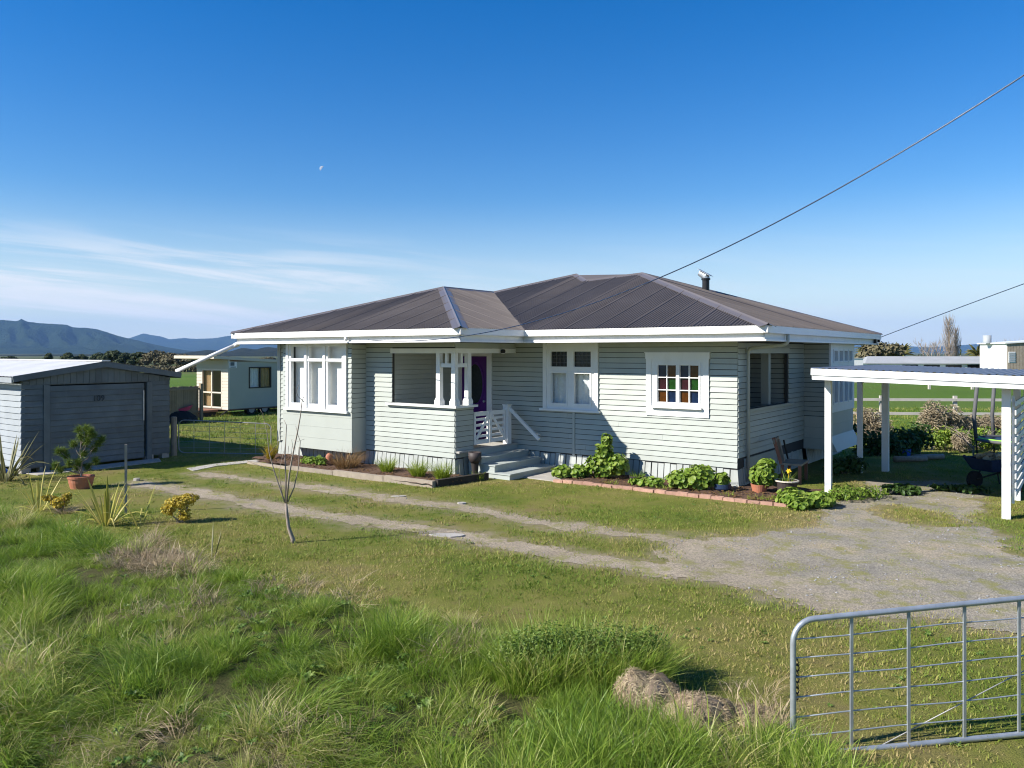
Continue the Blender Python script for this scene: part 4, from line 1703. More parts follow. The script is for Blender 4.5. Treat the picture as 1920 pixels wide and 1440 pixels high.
M['leafgreen'] = leafmat('garden_leaf', [(0.0, (0.07, 0.14, 0.014)), (0.5, (0.165, 0.26, 0.03)), (0.9, (0.29, 0.36, 0.07))], 0.45, 3.0, 0.3)
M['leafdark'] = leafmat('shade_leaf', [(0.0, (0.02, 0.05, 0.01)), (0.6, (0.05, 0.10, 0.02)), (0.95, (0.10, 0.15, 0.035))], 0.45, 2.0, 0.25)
M['needle'] = leafmat('pine_needle', [(0.0, (0.06, 0.10, 0.012)), (0.5, (0.13, 0.19, 0.025)), (0.95, (0.21, 0.26, 0.05))], 0.5, 6.0, 0.2)
M['gold'] = leafmat('golden_leaf', [(0.0, (0.14, 0.13, 0.02)), (0.35, (0.38, 0.29, 0.03)), (0.95, (0.62, 0.46, 0.05))], 0.5, 5.0, 0.3)
M['flax'] = leafmat('variegated_flax', [(0.0, (0.16, 0.19, 0.03)), (0.4, (0.40, 0.37, 0.07)), (0.95, (0.62, 0.52, 0.16))], 0.45, 3.0, 0.3)
M['flaxdull'] = leafmat('dull_flax', [(0.0, (0.09, 0.09, 0.03)), (0.5, (0.20, 0.19, 0.07)), (0.95, (0.38, 0.34, 0.2))], 0.5, 3.0, 0.2)
M['tuft'] = leafmat('lime_tuft', [(0.0, (0.11, 0.18, 0.015)), (0.5, (0.23, 0.31, 0.025)), (0.95, (0.36, 0.42, 0.05))], 0.5, 3.0, 0.3)
M['rust'] = leafmat('rusty_sedge', [(0.0, (0.13, 0.075, 0.03)), (0.5, (0.26, 0.15, 0.06)), (0.95, (0.36, 0.26, 0.12))], 0.6, 3.0, 0.2)


def mesh_arrays(name, vs, fs, shade=None):
    me = bpy.data.meshes.new(name)
    me.from_pydata([tuple(v) for v in vs], [], fs)
    me.update()
    if shade is not None:
        attr(me, 'shade', np.asarray(shade, np.float32))
    return me


def leaf_cloud(name, blobs, n, size, seed=0, cup=0.25, sides=7, up=0.5, aspect=1.0):
    """rounded cupped leaves spread through ellipsoid blobs (cx, cy, cz, rx, ry, rz), outer ones dense"""
    r = np.random.default_rng(seed)
    vol = np.array([b[3] * b[4] * b[5] for b in blobs]) ** 0.67
    pick = r.choice(len(blobs), n, p=vol / vol.sum())
    vs, fs, sh = [], [], []
    for i in range(n):
        b = blobs[pick[i]]
        d = r.normal(0, 1, 3)
        d /= np.linalg.norm(d)
        rad = r.random() ** 0.4
        p = np.array(b[:3]) + d * np.array(b[3:]) * rad
        if p[2] < 0.01:
            p[2] = 0.01 + 0.05 * r.random()
        nrm = d * 0.8 + np.array([0, 0, up]) + r.normal(0, 0.35, 3)
        nrm /= np.linalg.norm(nrm)
        a = np.cross(nrm, [0, 0, 1.0])
        if np.linalg.norm(a) < 1e-3:
            a = np.array([1.0, 0, 0])
        a /= np.linalg.norm(a)
        c = np.cross(nrm, a)
        t = r.random() * 6.283
        a, c = a * np.cos(t) + c * np.sin(t), -a * np.sin(t) + c * np.cos(t)
        s = size * (0.6 + 0.8 * r.random())
        o = len(vs)
        vs.append(p - nrm * s * cup)
        for k in range(sides):
            th = 2 * np.pi * k / sides
            q = s * (0.9 + 0.2 * r.random())
            vs.append(p + a * (q * np.cos(th)) * aspect + c * (q * np.sin(th)))
        fs += [(o, o + 1 + k, o + 1 + (k + 1) % sides) for k in range(sides)]
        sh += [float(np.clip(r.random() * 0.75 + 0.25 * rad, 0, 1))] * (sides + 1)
    return mesh_arrays(name, vs, fs, sh)


def strap(p, az_, L, w, rise, droop, segs=7, fold=0.25):
    """a sword leaf arching out of p"""
    p = np.array(p, float)
    dxy = np.array([math.cos(az_), math.sin(az_), 0])
    side = np.array([-math.sin(az_), math.cos(az_), 0])
    d = dxy * math.cos(rise) + np.array([0, 0, math.sin(rise)])
    vs, fs = [], []
    for k in range(segs + 1):
        t = k / segs
        ww = w * (0.55 + 0.9 * t) if t < 0.45 else w * (1 - ((t - 0.45) / 0.55) ** 1.8) * 0.96 + 0.001
        up = np.cross(side, d)
        vs += [p - side * ww / 2 + up * fold * ww * 0.5, p - up * fold * ww * 0.3, p + side * ww / 2 + up * fold * ww * 0.5]
        d = d + np.array([0, 0, -droop / segs * (0.4 + 1.6 * t)])
        d /= np.linalg.norm(d)
        p = p + d * L / segs
    for k in range(segs):
        o = 3 * k
        fs += [(o, o + 1, o + 4, o + 3), (o + 1, o + 2, o + 5, o + 4)]
    return vs, fs


def flax(label, X, Y, n, L, mat, seed, spread=1.0, w=0.045, group='flax plants at the edge of the verge'):
    r = random.Random(seed)
    z = float(gh(X, Y))
    t = thing('flax_plant', label, 'flax', (X, Y, z), 0, group)
    for k in range(n):
        a = 6.283 * k / n + r.uniform(-0.3, 0.3)
        rise = R(r.uniform(48, 86)) if k % 3 else R(r.uniform(35, 60))
        vs, fs = strap((0.06 * math.cos(a), 0.06 * math.sin(a), -0.03), a, L * r.uniform(0.65, 1.1), w * r.uniform(0.8, 1.2), rise, r.uniform(0.1, 0.9) * spread if k % 3 else r.uniform(1.0, 2.4) * spread)
        link('leaf', mesh_arrays('leaf', vs, fs, [r.random()] * len(vs)), M[mat], t)
    return t


def at_px(px, py, z=0.0):
    x, y = G(px, py, z)
    return x, y


# ---- carport --------------------------------------------------------------------------------
cp = ything('carport', 'white open carport with flat roof and slatted screen beside the house', 'carport', -0.0 + 3.2, 2.0)
cx0, cy0 = 3.2, 2.0


def cpb(name, x0, x1, y0, y1, z0, z1, mat='white', parent=cp):
    return MB().box(x0 - cx0, x1 - cx0, y0 - cy0, y1 - cy0, z0, z1).build(name, M[mat], parent)


def cbm(name, p, q, w_, h_, mat='white', parent=cp):
    o = Vector((cx0, cy0, 0))
    return MB().beam(Vector(p) - o, Vector(q) - o, w_, h_).build(name, M[mat], parent)


# fascia slopes down to the right
cbm('fascia', (1.60, -0.45, 2.475), (5.06, -0.45, 2.385), 0.035, 0.125)
cbm('fascia', (1.62, -0.43, 2.375), (5.04, -0.43, 2.285), 0.03, 0.10)
cbm('side_fascia', (1.62, -0.40, 2.42), (1.62, 5.4, 2.42), 0.035, 0.18)
cbm('side_fascia', (5.04, -0.40, 2.33), (5.04, 5.4, 2.33), 0.035, 0.18)
for k in range(6):
    y = 0.15 + k * 1.0
    cbm('rafter', (1.66, y, 2.38), (5.0, y, 2.29), 0.05, 0.13)
m = MB()
nw = 120
for i in range(nw + 1):
    x = 1.58 + (5.08 - 1.58) * i / nw
    z = 2.545 - (x - 1.6) * 0.026 + 0.008 * math.sin(i * math.pi)
    z += 0.010 * (1 if i % 4 < 2 else -1)
    m.v += [(x - cx0, -0.47 - cy0, z), (x - cx0, 5.5 - cy0, z - 0.02)]
m.f += [(2 * i, 2 * i + 2, 2 * i + 3, 2 * i + 1) for i in range(nw)]
m.build('roof_sheet', M['membrane'], cp)
for (x, y, s) in ((1.79, 0.05, 0.115), (4.72, 0.03, 0.13), (1.50, 3.92, 0.11), (1.93, 4.55, 0.145), (4.74, 2.10, 0.115), (4.74, 4.9, 0.115)):
    zt = 2.36 - (x - 1.6) * 0.026
    cpb('post', x - s / 2, x + s / 2, y - s / 2, y + s / 2, -0.05, zt)
for y, x in ((3.92, 1.50), (4.55, 1.93)):
    cbm('brace', (x + 0.05, y - 0.06, 2.12), (x + 0.28, y - 0.35, 2.34), 0.03, 0.05)
scr = MB().box(4.79 - cx0, 4.83 - cx0, 0.10 - cy0, 0.17 - cy0, 0.25, 2.1).build('slat_screen', M['white'], cp)
for k in range(11):
    z = 0.42 + k * 0.155
    cbm('slat', (4.855, -0.02, z), (4.855, 2.35, z), 0.022, 0.085, parent=scr)

# ---- garage -----------------------------------------------------------------------------------
UG = -14.2
gy0, gy1 = -7.93, -4.28
gr = ything('garage', 'old blue grey weatherboard garage with a wide tilting door and pale low gable roof', 'garage', UG, -6.1)
gp = Plane((0, 6.1 * 0), (0, 1), (1, 0))
oy = -6.1
pg = Plane((0, -oy), (0, 1), (1, 0))      # s = yard y, o = towards the yard
dy0, dy1 = -7.33, -4.92
zt_ = 2.06
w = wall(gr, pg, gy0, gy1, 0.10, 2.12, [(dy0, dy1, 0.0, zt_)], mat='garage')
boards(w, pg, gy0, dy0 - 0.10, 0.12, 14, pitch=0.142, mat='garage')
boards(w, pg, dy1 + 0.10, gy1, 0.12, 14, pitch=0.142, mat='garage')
# side wall facing the road, its sunlit tone put into the paint
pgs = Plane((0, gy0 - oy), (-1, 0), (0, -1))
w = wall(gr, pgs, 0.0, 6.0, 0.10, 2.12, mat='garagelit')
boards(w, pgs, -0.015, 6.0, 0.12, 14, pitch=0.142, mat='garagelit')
pgn = Plane((0, gy1 - oy), (-1, 0), (0, 1))
w = wall(gr, pgn, 0.0, 6.0, 0.10, 2.12, mat='garage')
wall(gr, Plane((-6.0, -oy), (0, 1), (-1, 0)), gy0, gy1, 0.10, 2.4, mat='garage')
# door: frame, boards, number
for a_0, a_1 in ((dy0 - 0.13, dy0), (dy1, dy1 + 0.13)):
    m = MB()
    pg.box(m, a_0, a_1, 0.0, 0.05, 0.0, zt_)
    m.build('door_jamb', M['garage'], gr)
m = MB()
pg.box(m, dy0 + 0.02, dy1 - 0.05, -0.05, -0.03, 0.06, zt_ - 0.03)
gd = m.build('garage_door', M['garage'], gr, label='wide garage door of overlapping boards')
boards(gd, Plane((-0.03, -oy), (0, 1), (1, 0)), dy0 + 0.02, dy1 - 0.05, 0.07, 14, pitch=0.140, mat='garage', name='door_board')
m = MB()
pg.box(m, dy1 - 0.09, dy1 - 0.06, 0.0, 0.012, 1.05, zt_ - 0.22)
m.build('door_track', M['galv'], gd)
tx = bpy.data.curves.new('number', 'FONT')
tx.body = '109'
tx.size = 0.20
tx.extrude = 0.004
tx.align_x = 'CENTER'
tob = bpy.data.objects.new('tmp_number', tx)
COL.objects.link(tob)
dg = bpy.context.evaluated_depsgraph_get()
tme = bpy.data.meshes.new_from_object(tob.evaluated_get(dg))
bpy.data.objects.remove(tob)
nb = link('door_number', tme, paint('faded_number_paint', (0.045, 0.055, 0.065), 0.7, 0.3, 20.0, 0.0), gd)
nb.rotation_euler = (R(90), 0, R(90))
nb.location = (0.012, -6.16 - oy, 1.62)
# gable
m = MB()
yr = -6.06
zr = 2.60
ze = 2.27
m.prism([(0.012, gy0 - oy, 2.12), (0.012, gy1 - oy, 2.12), (0.012, gy1 - oy, 2.16), (0.012, yr - oy, 2.50), (0.012, gy0 - oy, 2.16)], (-0.06, 0, 0))
gb = m.build('gable', M['garage'], gr)
for k in range(24):
    y = gy0 + 0.02 + k * 0.152
    zt2 = 2.17 + (2.50 - 2.17) * (1 - abs(y + 0.07 - yr) / ((gy1 - gy0) / 2)) - 0.02
    MB().box(0.013, 0.028, y - oy, y + 0.145 - oy, zt_ + 0.02, max(zt2, zt_ + 0.06)).build('gable_board', M['garage'], gb)
for s_, y in ((-1, gy0 - 0.24), (1, gy1 + 0.25)):
    a = Vector((0.16, yr - oy, zr - 0.06))
    b = Vector((0.16, y - oy, ze - 0.05))
    MB().beam(a, b, 0.035, 0.13).build('barge_board', M['garage'], gr)
    nrm = Vector((0, -s_ * 0 + s_ * (zr - ze), abs(y - yr))).normalized()
    for k in range(8):
        x1 = 0.17 - k * 0.80
        x0 = x1 - 0.815
        mm = MB()
        n = 48
        for i in range(n + 1):
            x = x0 + (x1 - x0) * i / n
            h = 0.008 * math.sin(2 * math.pi * x / 0.0762) + 0.015 + (0.003 if k % 2 else 0)
            mm.v += [(x, yr - oy, zr + h), (x, y - oy, ze + h)]
        mm.f += [(2 * i, 2 * i + 2, 2 * i + 3, 2 * i + 1) for i in range(n)]
        mm.build('roofing_sheet', M['zinc'], gr, smooth=True)
    MB().box(-6.1, 0.13, y - oy - 0.02, y - oy + 0.02, ze - 0.13, ze - 0.01).build('fascia', M['garagelit' if s_ < 0 else 'garage'], gr)
MB().beam((0.18, yr - oy, zr + 0.03), (-6.3, yr - oy, zr + 0.03), 0.22, 0.03).build('ridge_capping', M['zinc'], gr)
for y, x in ((gy0 + 0.1, -0.1), (dy0 - 0.1, -0.1), (dy1 + 0.1, -0.1), (gy1 - 0.1, -0.1), (gy0 + 0.1, -3.0), (gy1 - 0.1, -3.0)):
    MB().box(x - 0.1, x + 0.1, y - oy - 0.1, y - oy + 0.1, -0.05, 0.12).build('foundation_block', M['concrete'], gr)

# concrete apron in front of the garage and a strip to the side gate
m = MB()
m.prism([(0.05, -1.75, 0.0), (0.55, -1.7, 0.0), (0.75, -0.6, 0.0), (0.7, 1.2, 0.0), (0.05, 1.5, 0.0)], (0, 0, 0.016))
ap = m.build('concrete_apron', M['concrete'], kind='structure', label='cracked concrete strip along the garage door', loc=W(UG, -6.1), rz=-A)
pth = pxs([(350, 879), (400, 871), (450, 866), (500, 861), (545, 853), (552, 857), (508, 864), (452, 870), (405, 875), (362, 884)])
m = MB()
m.prism([(p[0], p[1], 0.0) for p in pth][::-1], (0, 0, 0.018))
m.build('concrete_path', M['concrete'], kind='structure', label='narrow concrete path to the side gate')
# slab by the foot of the steps
m = MB()
m.prism([(-4.44, -1.42, 0.0), (-3.45, -1.48, 0.0), (-3.4, -0.15, 0.0), (-4.44, -0.15, 0.0)], (0, 0, 0.03))
m.build('step_slab', M['concrete'], kind='structure', label='small concrete slab at the foot of the steps', loc=W(0, 0), rz=-A)
# broken slabs lying in the wheel tracks
def rubble(px, py, rx, ry, seed, label, h=0.035):
    r = random.Random(seed)
    X, Y = G(px, py)
    pts = []
    for k in range(9):
        a = 6.283 * k / 9
        q = r.uniform(0.75, 1.1)
        pts.append((rx * q * math.cos(a), ry * q * math.sin(a), -0.03))
    mm = MB().prism(pts, (0.01, 0, h + 0.03))
    return mm.build('concrete_slab_piece', M['concrete'], label=label, cat='concrete', loc=(X, Y, float(gh(X, Y))))


rubble(838, 1004, 0.32, 0.13, 3, 'long flat piece of broken concrete in the near wheel track', 0.02)
rubble(865, 944, 0.10, 0.06, 4, 'small white lump of concrete beside the far wheel track', 0.03)
rubble(256, 902, 0.07, 0.05, 5, 'small pale stone on the lawn near the wooden stake', 0.06)
rubble(746, 930, 0.16, 0.08, 6, 'pale stone sunk in the far wheel track below the timber bed', 0.012)

# ---- side gate and its post --------------------------------------------------------------------
def farm_gate(name, label, p, q, h0, h1, zb0, zb1, nvert, nhor, r_, group=None, mesh='galv', brace=True, left_round=True, thin=0.005, vr=None):
    """pipe gate between two ground points, with rounded corners, flat uprights, wires"""
    p, q = Vector(p), Vector(q)
    L = (q - p).length
    a = math.atan2(q.y - p.y, q.x - p.x)
    t = thing(name, label, 'gate', p, a, group)
    rc = 0.16

    def z_at(s, top):
        f = s / L
        return (h0 + (h1 - h0) * f) if top else (zb0 + (zb1 - zb0) * f)

    pts = [Vector((L * 0.5, 0, z_at(L * 0.5, False)))]
    for cx, top, a0, a1 in ((rc, False, 270, 180), (rc, True, 180, 90), (L - rc, True, 90, 0), (L - rc, False, 0, -90)):
        cz = z_at(cx, top) + (-rc if top else rc)
        for k in range(7):
            th = R(a0 + (a1 - a0) * k / 6)
            pts.append(Vector((cx + rc * math.cos(th), 0, cz + rc * math.sin(th))))
    pts.append(Vector((L * 0.5 + 0.001, 0, z_at(L * 0.5, False))))
    MB().tube(pts, r_, 10, cap=False).build('frame', M[mesh], t, smooth=True)
    for k in range(1, nvert + 1):
        s = L * k / (nvert + 1)
        MB().beam((s, 0, z_at(s, False)), (s, 0, z_at(s, True)), vr or 0.022, 0.012, up=(0, 1, 0)).build('upright', M[mesh], t)
    for k in range(1, nhor + 1):
        f = k / (nhor + 1)
        sag = [Vector((L * i / 8, 0.008, z_at(L * i / 8, False) * (1 - f) + z_at(L * i / 8, True) * f - 0.006 * math.sin(i * 1.7 + k))) for i in range(9)]
        MB().tube(sag, thin, 6).build('wire', M[mesh], t, smooth=True)
    if brace:
        MB().tube([(L * 0.22, 0.015, z_at(0, False) + 0.02), (L * 0.98, 0.015, z_at(L, True) - 0.1)], 0.004, 6).build('diagonal_stay', M['galvold'], t, smooth=True)
    return t


gA, gB = W(-14.35, -3.92), W(-12.2, -2.48)
farm_gate('side_gate', 'low wire and pipe gate between the garage and the house', gA, gB, 0.98, 0.88, 0.08, 0.05, 5, 5, 0.014, mesh='galvold', brace=False, thin=0.0040, vr=0.009)
pw = W(-14.42, -4.02)
m = MB().lathe([(0.085, -0.05), (0.08, 1.05), (0.06, 1.07)], 12)
fp = m.build('gate_post', M['greywood'], None, label='round weathered timber post hanging the side gate', cat='post', loc=pw)
# white pipe from the house gutter to the garage
pa, pb = W(-12.92, -3.02, 3.07), W(-14.25, -4.05, 2.32)
t = thing('drain_pipe', 'white plastic pipe slanting from the house eave down to the garage roof', 'pipe', pb)
MB().tube([pa - pb, Vector((0, 0, 0))], 0.055, 12).build('pipe', M['gutter'], t, smooth=True)
d_ = (pa - pb).normalized()
MB().tube([pa - pb - d_ * 0.10, pa - pb + d_ * 0.02], 0.066, 12).build('socket', M['gutter'], t, smooth=True)

# ---- cabin behind ------------------------------------------------------------------------------
cu, cv = -24.77, 4.55
cb = ything('cabin', 'pale portable cabin on wheels with glazed door behind the garage', 'cabin', cu, cv)
pf_ = Plane((0, 0), (-1, 0), (0, -1))
pr_ = Plane((0, 0), (0, 1), (1, 0))
W_, D_ = 2.45, 5.2
dr_ = (0.46, 2.05)
w = wall(cb, pf_, 0.0, W_, 0.27, 2.5, [(dr_[0], dr_[1], 0.33, 2.08)], mat='cream')
boards(w, pf_, 0.0, dr_[0], 0.28, 13, pitch=0.14, mat='cream', thick=0.014)
boards(w, pf_, dr_[1], W_, 0.28, 13, pitch=0.14, mat='cream', thick=0.014)
MB().box(-W_, 0.0, -0.02, 0.0, 2.10, 2.5).build('head_panel', M['cabin'], cb)
w = wall(cb, pr_, 0.0, D_, 0.27, 2.42, [(1.05, 2.25, 1.2, 2.17)], mat='cabin')
wall(cb, Plane((0, D_), (-1, 0), (0, 1)), 0, W_, 0.27, 2.4, mat='cabin')
wall(cb, Plane((-W_, 0), (0, 1), (-1, 0)), 0, D_, 0.27, 2.4, mat='cabin')
MB().box(-W_, 0, 0, D_, 0.27, 0.32).build('floor', M['intfloor'], cb)
m = MB()
m.add([(-W_ - 0.65, -0.75, 2.56), (0.06, -0.75, 2.56), (0.06, D_ + 0.1, 2.20), (-W_ - 0.65, D_ + 0.1, 2.20)], [(0, 1, 2, 3)])
m.v += [(v[0], v[1], v[2] + 0.13) for v in m.v]
m.f += [(4, 5, 6, 7)[::-1], (0, 1, 5, 4), (1, 2, 6, 5), (2, 3, 7, 6), (3, 0, 4, 7)]
m.build('roof', M['cream'], cb)
m = MB()
for a, b, c, d in ((dr_[0], dr_[0] + 0.06, 0.33, 2.08), (dr_[1] - 0.06, dr_[1], 0.33, 2.08), (1.22, 1.29, 0.33, 2.08), (dr_[0], dr_[1], 2.02, 2.08), (dr_[0], dr_[1], 0.33, 0.40), (dr_[0], dr_[1], 1.0, 1.06)):
    pf_.box(m, a, b, -0.05, 0.02, c, d)
gd_ = m.build('glazed_door', M['alu'], cb)
m = MB()
pf_.box(m, dr_[0] + 0.06, dr_[1] - 0.06, -0.02, -0.015, 0.4, 2.02)
m.build('pane', M['glass'], gd_)
drape(pf_, 1.45, 2.0, 0.4, 2.05, -0.16, 0.02, 4, 'curtain', gd_)
m = MB()
for a, b, c, d in ((1.05, 1.10, 1.2, 2.17), (2.20, 2.25, 1.2, 2.17), (1.63, 1.67, 1.2, 2.17), (1.05, 2.25, 2.12, 2.17), (1.05, 2.25, 1.2, 1.25)):
    pr_.box(m, a, b, -0.05, 0.02, c, d)
wc = m.build('window', M['blackp'], cb)
m = MB()
pr_.box(m, 1.1, 2.2, -0.02, -0.015, 1.25, 2.12)
m.build('pane', M['glass'], wc)
drape(pr_, 1.68, 2.2, 1.22, 2.15, -0.10, 0.02, 4, 'curtain', wc)
drape(pr_, 1.10, 1.62, 1.22, 2.15, -0.10, 0.02, 4, 'lace', wc)
m = MB()
pr_.box(m, 0.06, 0.42, 0.0, 0.012, 2.14, 2.42)
sg = m.build('notice', M['white'], cb)
m = MB()
pr_.box(m, 0.10, 0.30, 0.012, 0.016, 2.24, 2.40)
pr_.box(m, 0.10, 0.38, 0.012, 0.016, 2.16, 2.20)
m.build('notice_print', M['garage'], sg)
for y in (1.25, 1.95):
    tr_ = MB().tube([(-0.28, y, 0.0), (-0.08, y, 0.0)], 0.26, 18)
    tr_.v = [(v[0], v[1], v[2] + 0.24) for v in tr_.v]
    wo = tr_.build('wheel', M['rubber'], cb)
    rm = MB().tube([(-0.079, y, 0.24), (-0.06, y, 0.24)], 0.15, 14)
    rm.build('rim', M['galvold'], wo)
MB().beam((-1.2, -0.05, 0.2), (-1.2, D_, 0.2), 0.1, 0.12).build('chassis', M['blackp'], cb)
MB().beam((-0.15, -0.35, 0.0), (-0.15, 0.1, 0.27), 0.05, 0.05).build('jack', M['blackp'], cb)
st_ = ything('timber_steps', 'low red brown timber steps at the cabin door', 'steps', cu - 1.3, cv - 0.9)
MB().box(-0.75, 0.75, -0.1, 0.75, 0.20, 0.29).build('upper_tread', M['redwood'], st_)
MB().box(-0.75, 0.75, -0.75, -0.15, 0.03, 0.13).build('lower_tread', M['redwood'], st_)
for x in (-0.65, 0.65):
    MB().box(x - 0.05, x + 0.05, -0.05, 0.7, 0.0, 0.2).build('bearer', M['darkwood'], st_)

# paling fence between garage and cabin
fa, fb_ = Vector((*G(296, 796), 0)), Vector((*G(376, 789), 0))
fn = thing('paling_fence', 'short run of new timber paling fence beside the cabin', 'fence', fa, math.atan2(fb_.y - fa.y, fb_.x - fa.x))
FL = (fb_ - fa).length
pm = MB().box(0, 0.098, -0.012, 0.012, 0.0, 1.45)
pme = bpy.data.meshes.new('paling')
pme.from_pydata(pm.v, [], pm.f)
pme.update()
for k in range(int(FL / 0.103)):
    link('paling', pme, M['wood'], fn, loc=(k * 0.103, random.uniform(-0.004, 0.004), random.uniform(-0.02, 0.02)))
for z in (0.35, 1.3):
    MB().box(0, FL, -0.06, -0.014, z, z + 0.08).build('rail', M['wood'], fn)
for x in (0.05, FL - 0.05):
    MB().box(x - 0.06, x + 0.06, -0.16, -0.062, 0, 1.55).build('post', M['wood'], fn)

# heap of toys and a tarpaulin by the fence
tx_, ty_ = G(362, 788)
tp = thing('covered_heap', 'dark heap with a pink and white play tub beside the fence', 'heap', (tx_ - 0.3, ty_ - 1.0, 0), 0.4)
m = MB().lathe([(0.75, 0.0), (0.7, 0.2), (0.45, 0.42), (0.1, 0.5)], 14)
m.v = [(v[0] * 1.1 + random.uniform(-0.05, 0.05), v[1] + random.uniform(-0.05, 0.05), v[2] + random.uniform(-0.03, 0.03)) for v in m.v]
m.build('dark_cover', M['rubber'], tp)
m = MB().lathe([(0.22, 0.0), (0.31, 0.17), (0.29, 0.17), (0.20, 0.03)], 18, cap=False)
m.v = [(v[0] * 1.3 + 0.25, v[1] * 0.8, v[2] + 0.42 + v[0] * 0.35) for v in m.v]
m.build('pink_tub', M['pink'], tp)

# ---- near farm gate -----------------------------------------------------------------------------
ga = Vector((*G(1487, 1418), 0))
gb_ = Vector((5.06, 5.975, 0))
fg = farm_gate('farm_gate', 'large galvanised pipe and wire farm gate standing open at the driveway', ga, gb_, 0.955, 1.088, 0.0, 0.05, 6, 6, 0.021, thin=0.0050, vr=0.022)
# chain hanging on the latch side
ch = thing('gate_chain', 'short rusty chain hanging on the end of the open farm gate', 'chain', ga + Vector((0.02, 0.03, 0.45)), math.atan2(gb_.y - ga.y, gb_.x - ga.x))
for k in range(7):
    pts = []
    for j in range(9):
        th = 2 * math.pi * j / 8
        u, v_ = 0.016 * math.cos(th), 0.026 * math.sin(th)
        pts.append((0.02 + (u if k % 2 else 0), (0 if k % 2 else u), 0.20 - 0.04 * k + v_))
    MB().tube(pts, 0.004, 6, cap=False).build('link', M['darkwood'], ch, smooth=True)

# ---- stake ----------------------------------------------------------------------------------------
x, y = G(236, 964)
MB().add([], []).box(-0.02, 0.02, -0.02, 0.02, -0.1, 1.22).build('wooden_stake', M['greywood'], None, label='single upright wooden stake on the lawn', cat='stake', loc=(x, y, 0), rz=0.4)

# ---- garden beds -----------------------------------------------------------------------------------
lb = ything('timber_bed', 'bark filled garden bed with timber sleeper edging below the bay window', 'garden bed', -8.0, -3.0)
bx, by = -8.0, -3.0


def sleeper(p, q, mat, h=0.13):
    MB().beam(Vector((p[0] - bx, p[1] - by, h / 2 - 0.01)), Vector((q[0] - bx, q[1] - by, h / 2 - 0.01)), 0.11, h).build('sleeper', M[mat], lb)


sleeper((-5.20, -3.58), (-6.6, -3.63), 'greywood', 0.15)
sleeper((-6.62, -3.63), (-8.2, -3.69), 'greywood', 0.13)
sleeper((-8.22, -3.69), (-9.8, -3.76), 'greywood', 0.10)
sleeper((-9.82, -3.76), (-11.4, -3.74), 'greywood', 0.07)
sleeper((-5.19, -3.52), (-4.95, -2.1), 'darkwood', 0.17)
m = MB()
n1, n2 = 46, 10
for i in range(n1 + 1):
    for j in range(n2 + 1):
        x = -11.9 + (11.9 - 5.2) * i / n1
        y0_, y1_ = -3.68 if x > -11.3 else -3.3, -2.28
        m.v.append((x - bx, y0_ + (y1_ - y0_) * j / n2 - by, 0.075 + random.uniform(-0.02, 0.025)))
m.f += [(i * (n2 + 1) + j, (i + 1) * (n2 + 1) + j, (i + 1) * (n2 + 1) + j + 1, i * (n2 + 1) + j + 1) for i in range(n1) for j in range(n2)]
m.build('bark_mulch', M['mulch'], lb)
m = MB()
for i in range(700):
    x, y = random.uniform(-11.6, -5.0), random.uniform(-3.62, -2.32)
    if x > -5.3 and y < -3.3:
        continue
    a = random.uniform(0, 3.14)
    l = random.uniform(0.02, 0.06)
    z = 0.09 + random.uniform(0, 0.015)
    m.beam((x - bx - l / 2 * math.cos(a), y - by - l / 2 * math.sin(a), z), (x - bx + l / 2 * math.cos(a), y - by + l / 2 * math.sin(a), z + random.uniform(-0.01, 0.01)), random.uniform(0.012, 0.03), 0.008)
m.build('bark_chips', M['rust'], lb, kind='stuff')

rb = ything('brick_bed', 'bark filled garden bed edged with a row of salmon bricks', 'garden bed', -1.0, -0.7)
bxx, byy = -1.0, -0.7
bm = MB().box(-0.112, 0.112, -0.053, 0.053, -0.02, 0.072)
bme = bpy.data.meshes.new('brick')
bme.from_pydata(bm.v, [], bm.f)
bme.update()
P0, P1 = Vector((-3.45, -1.46)), Vector((1.52, -1.27))
nb_ = int((P1 - P0).length / 0.236)
for k in range(nb_ + 1):
    c = P0 + (P1 - P0) * (k / nb_)
    o = link('brick', bme, M['brick'], rb, loc=(c.x - bxx + random.uniform(-0.006, 0.006), c.y - byy + random.uniform(-0.015, 0.015), random.uniform(-0.012, 0.006)), rz=0.038 + random.uniform(-0.05, 0.05))
    o.rotation_euler.x = random.uniform(-0.06, 0.06)
m = MB()
for i in range(47):
    for j in range(9):
        x = -3.5 + 5.1 * i / 46
        m.v.append((x - bxx, -1.40 + 0.036 * (x + 3.5) + (1.38 if x < 0 else 1.85) * j / 8 - byy, 0.055 + random.uniform(-0.02, 0.025)))
m.f += [(i * 9 + j, (i + 1) * 9 + j, (i + 1) * 9 + j + 1, i * 9 + j + 1) for i in range(46) for j in range(8)]
m.build('bark_mulch', M['mulch'], rb)
m = MB()
for i in range(600):
    x, y = random.uniform(-3.4, 1.5), random.uniform(-1.32, -0.05)
    a = random.uniform(0, 3.14)
    l = random.uniform(0.02, 0.06)
    z = 0.075 + random.uniform(0, 0.015)
    m.beam((x - bxx - l / 2 * math.cos(a), y - byy - l / 2 * math.sin(a), z), (x - bxx + l / 2 * math.cos(a), y - byy + l / 2 * math.sin(a), z + random.uniform(-0.01, 0.01)), random.uniform(0.012, 0.03), 0.008)
m.build('bark_chips', M['rust'], rb, kind='stuff')


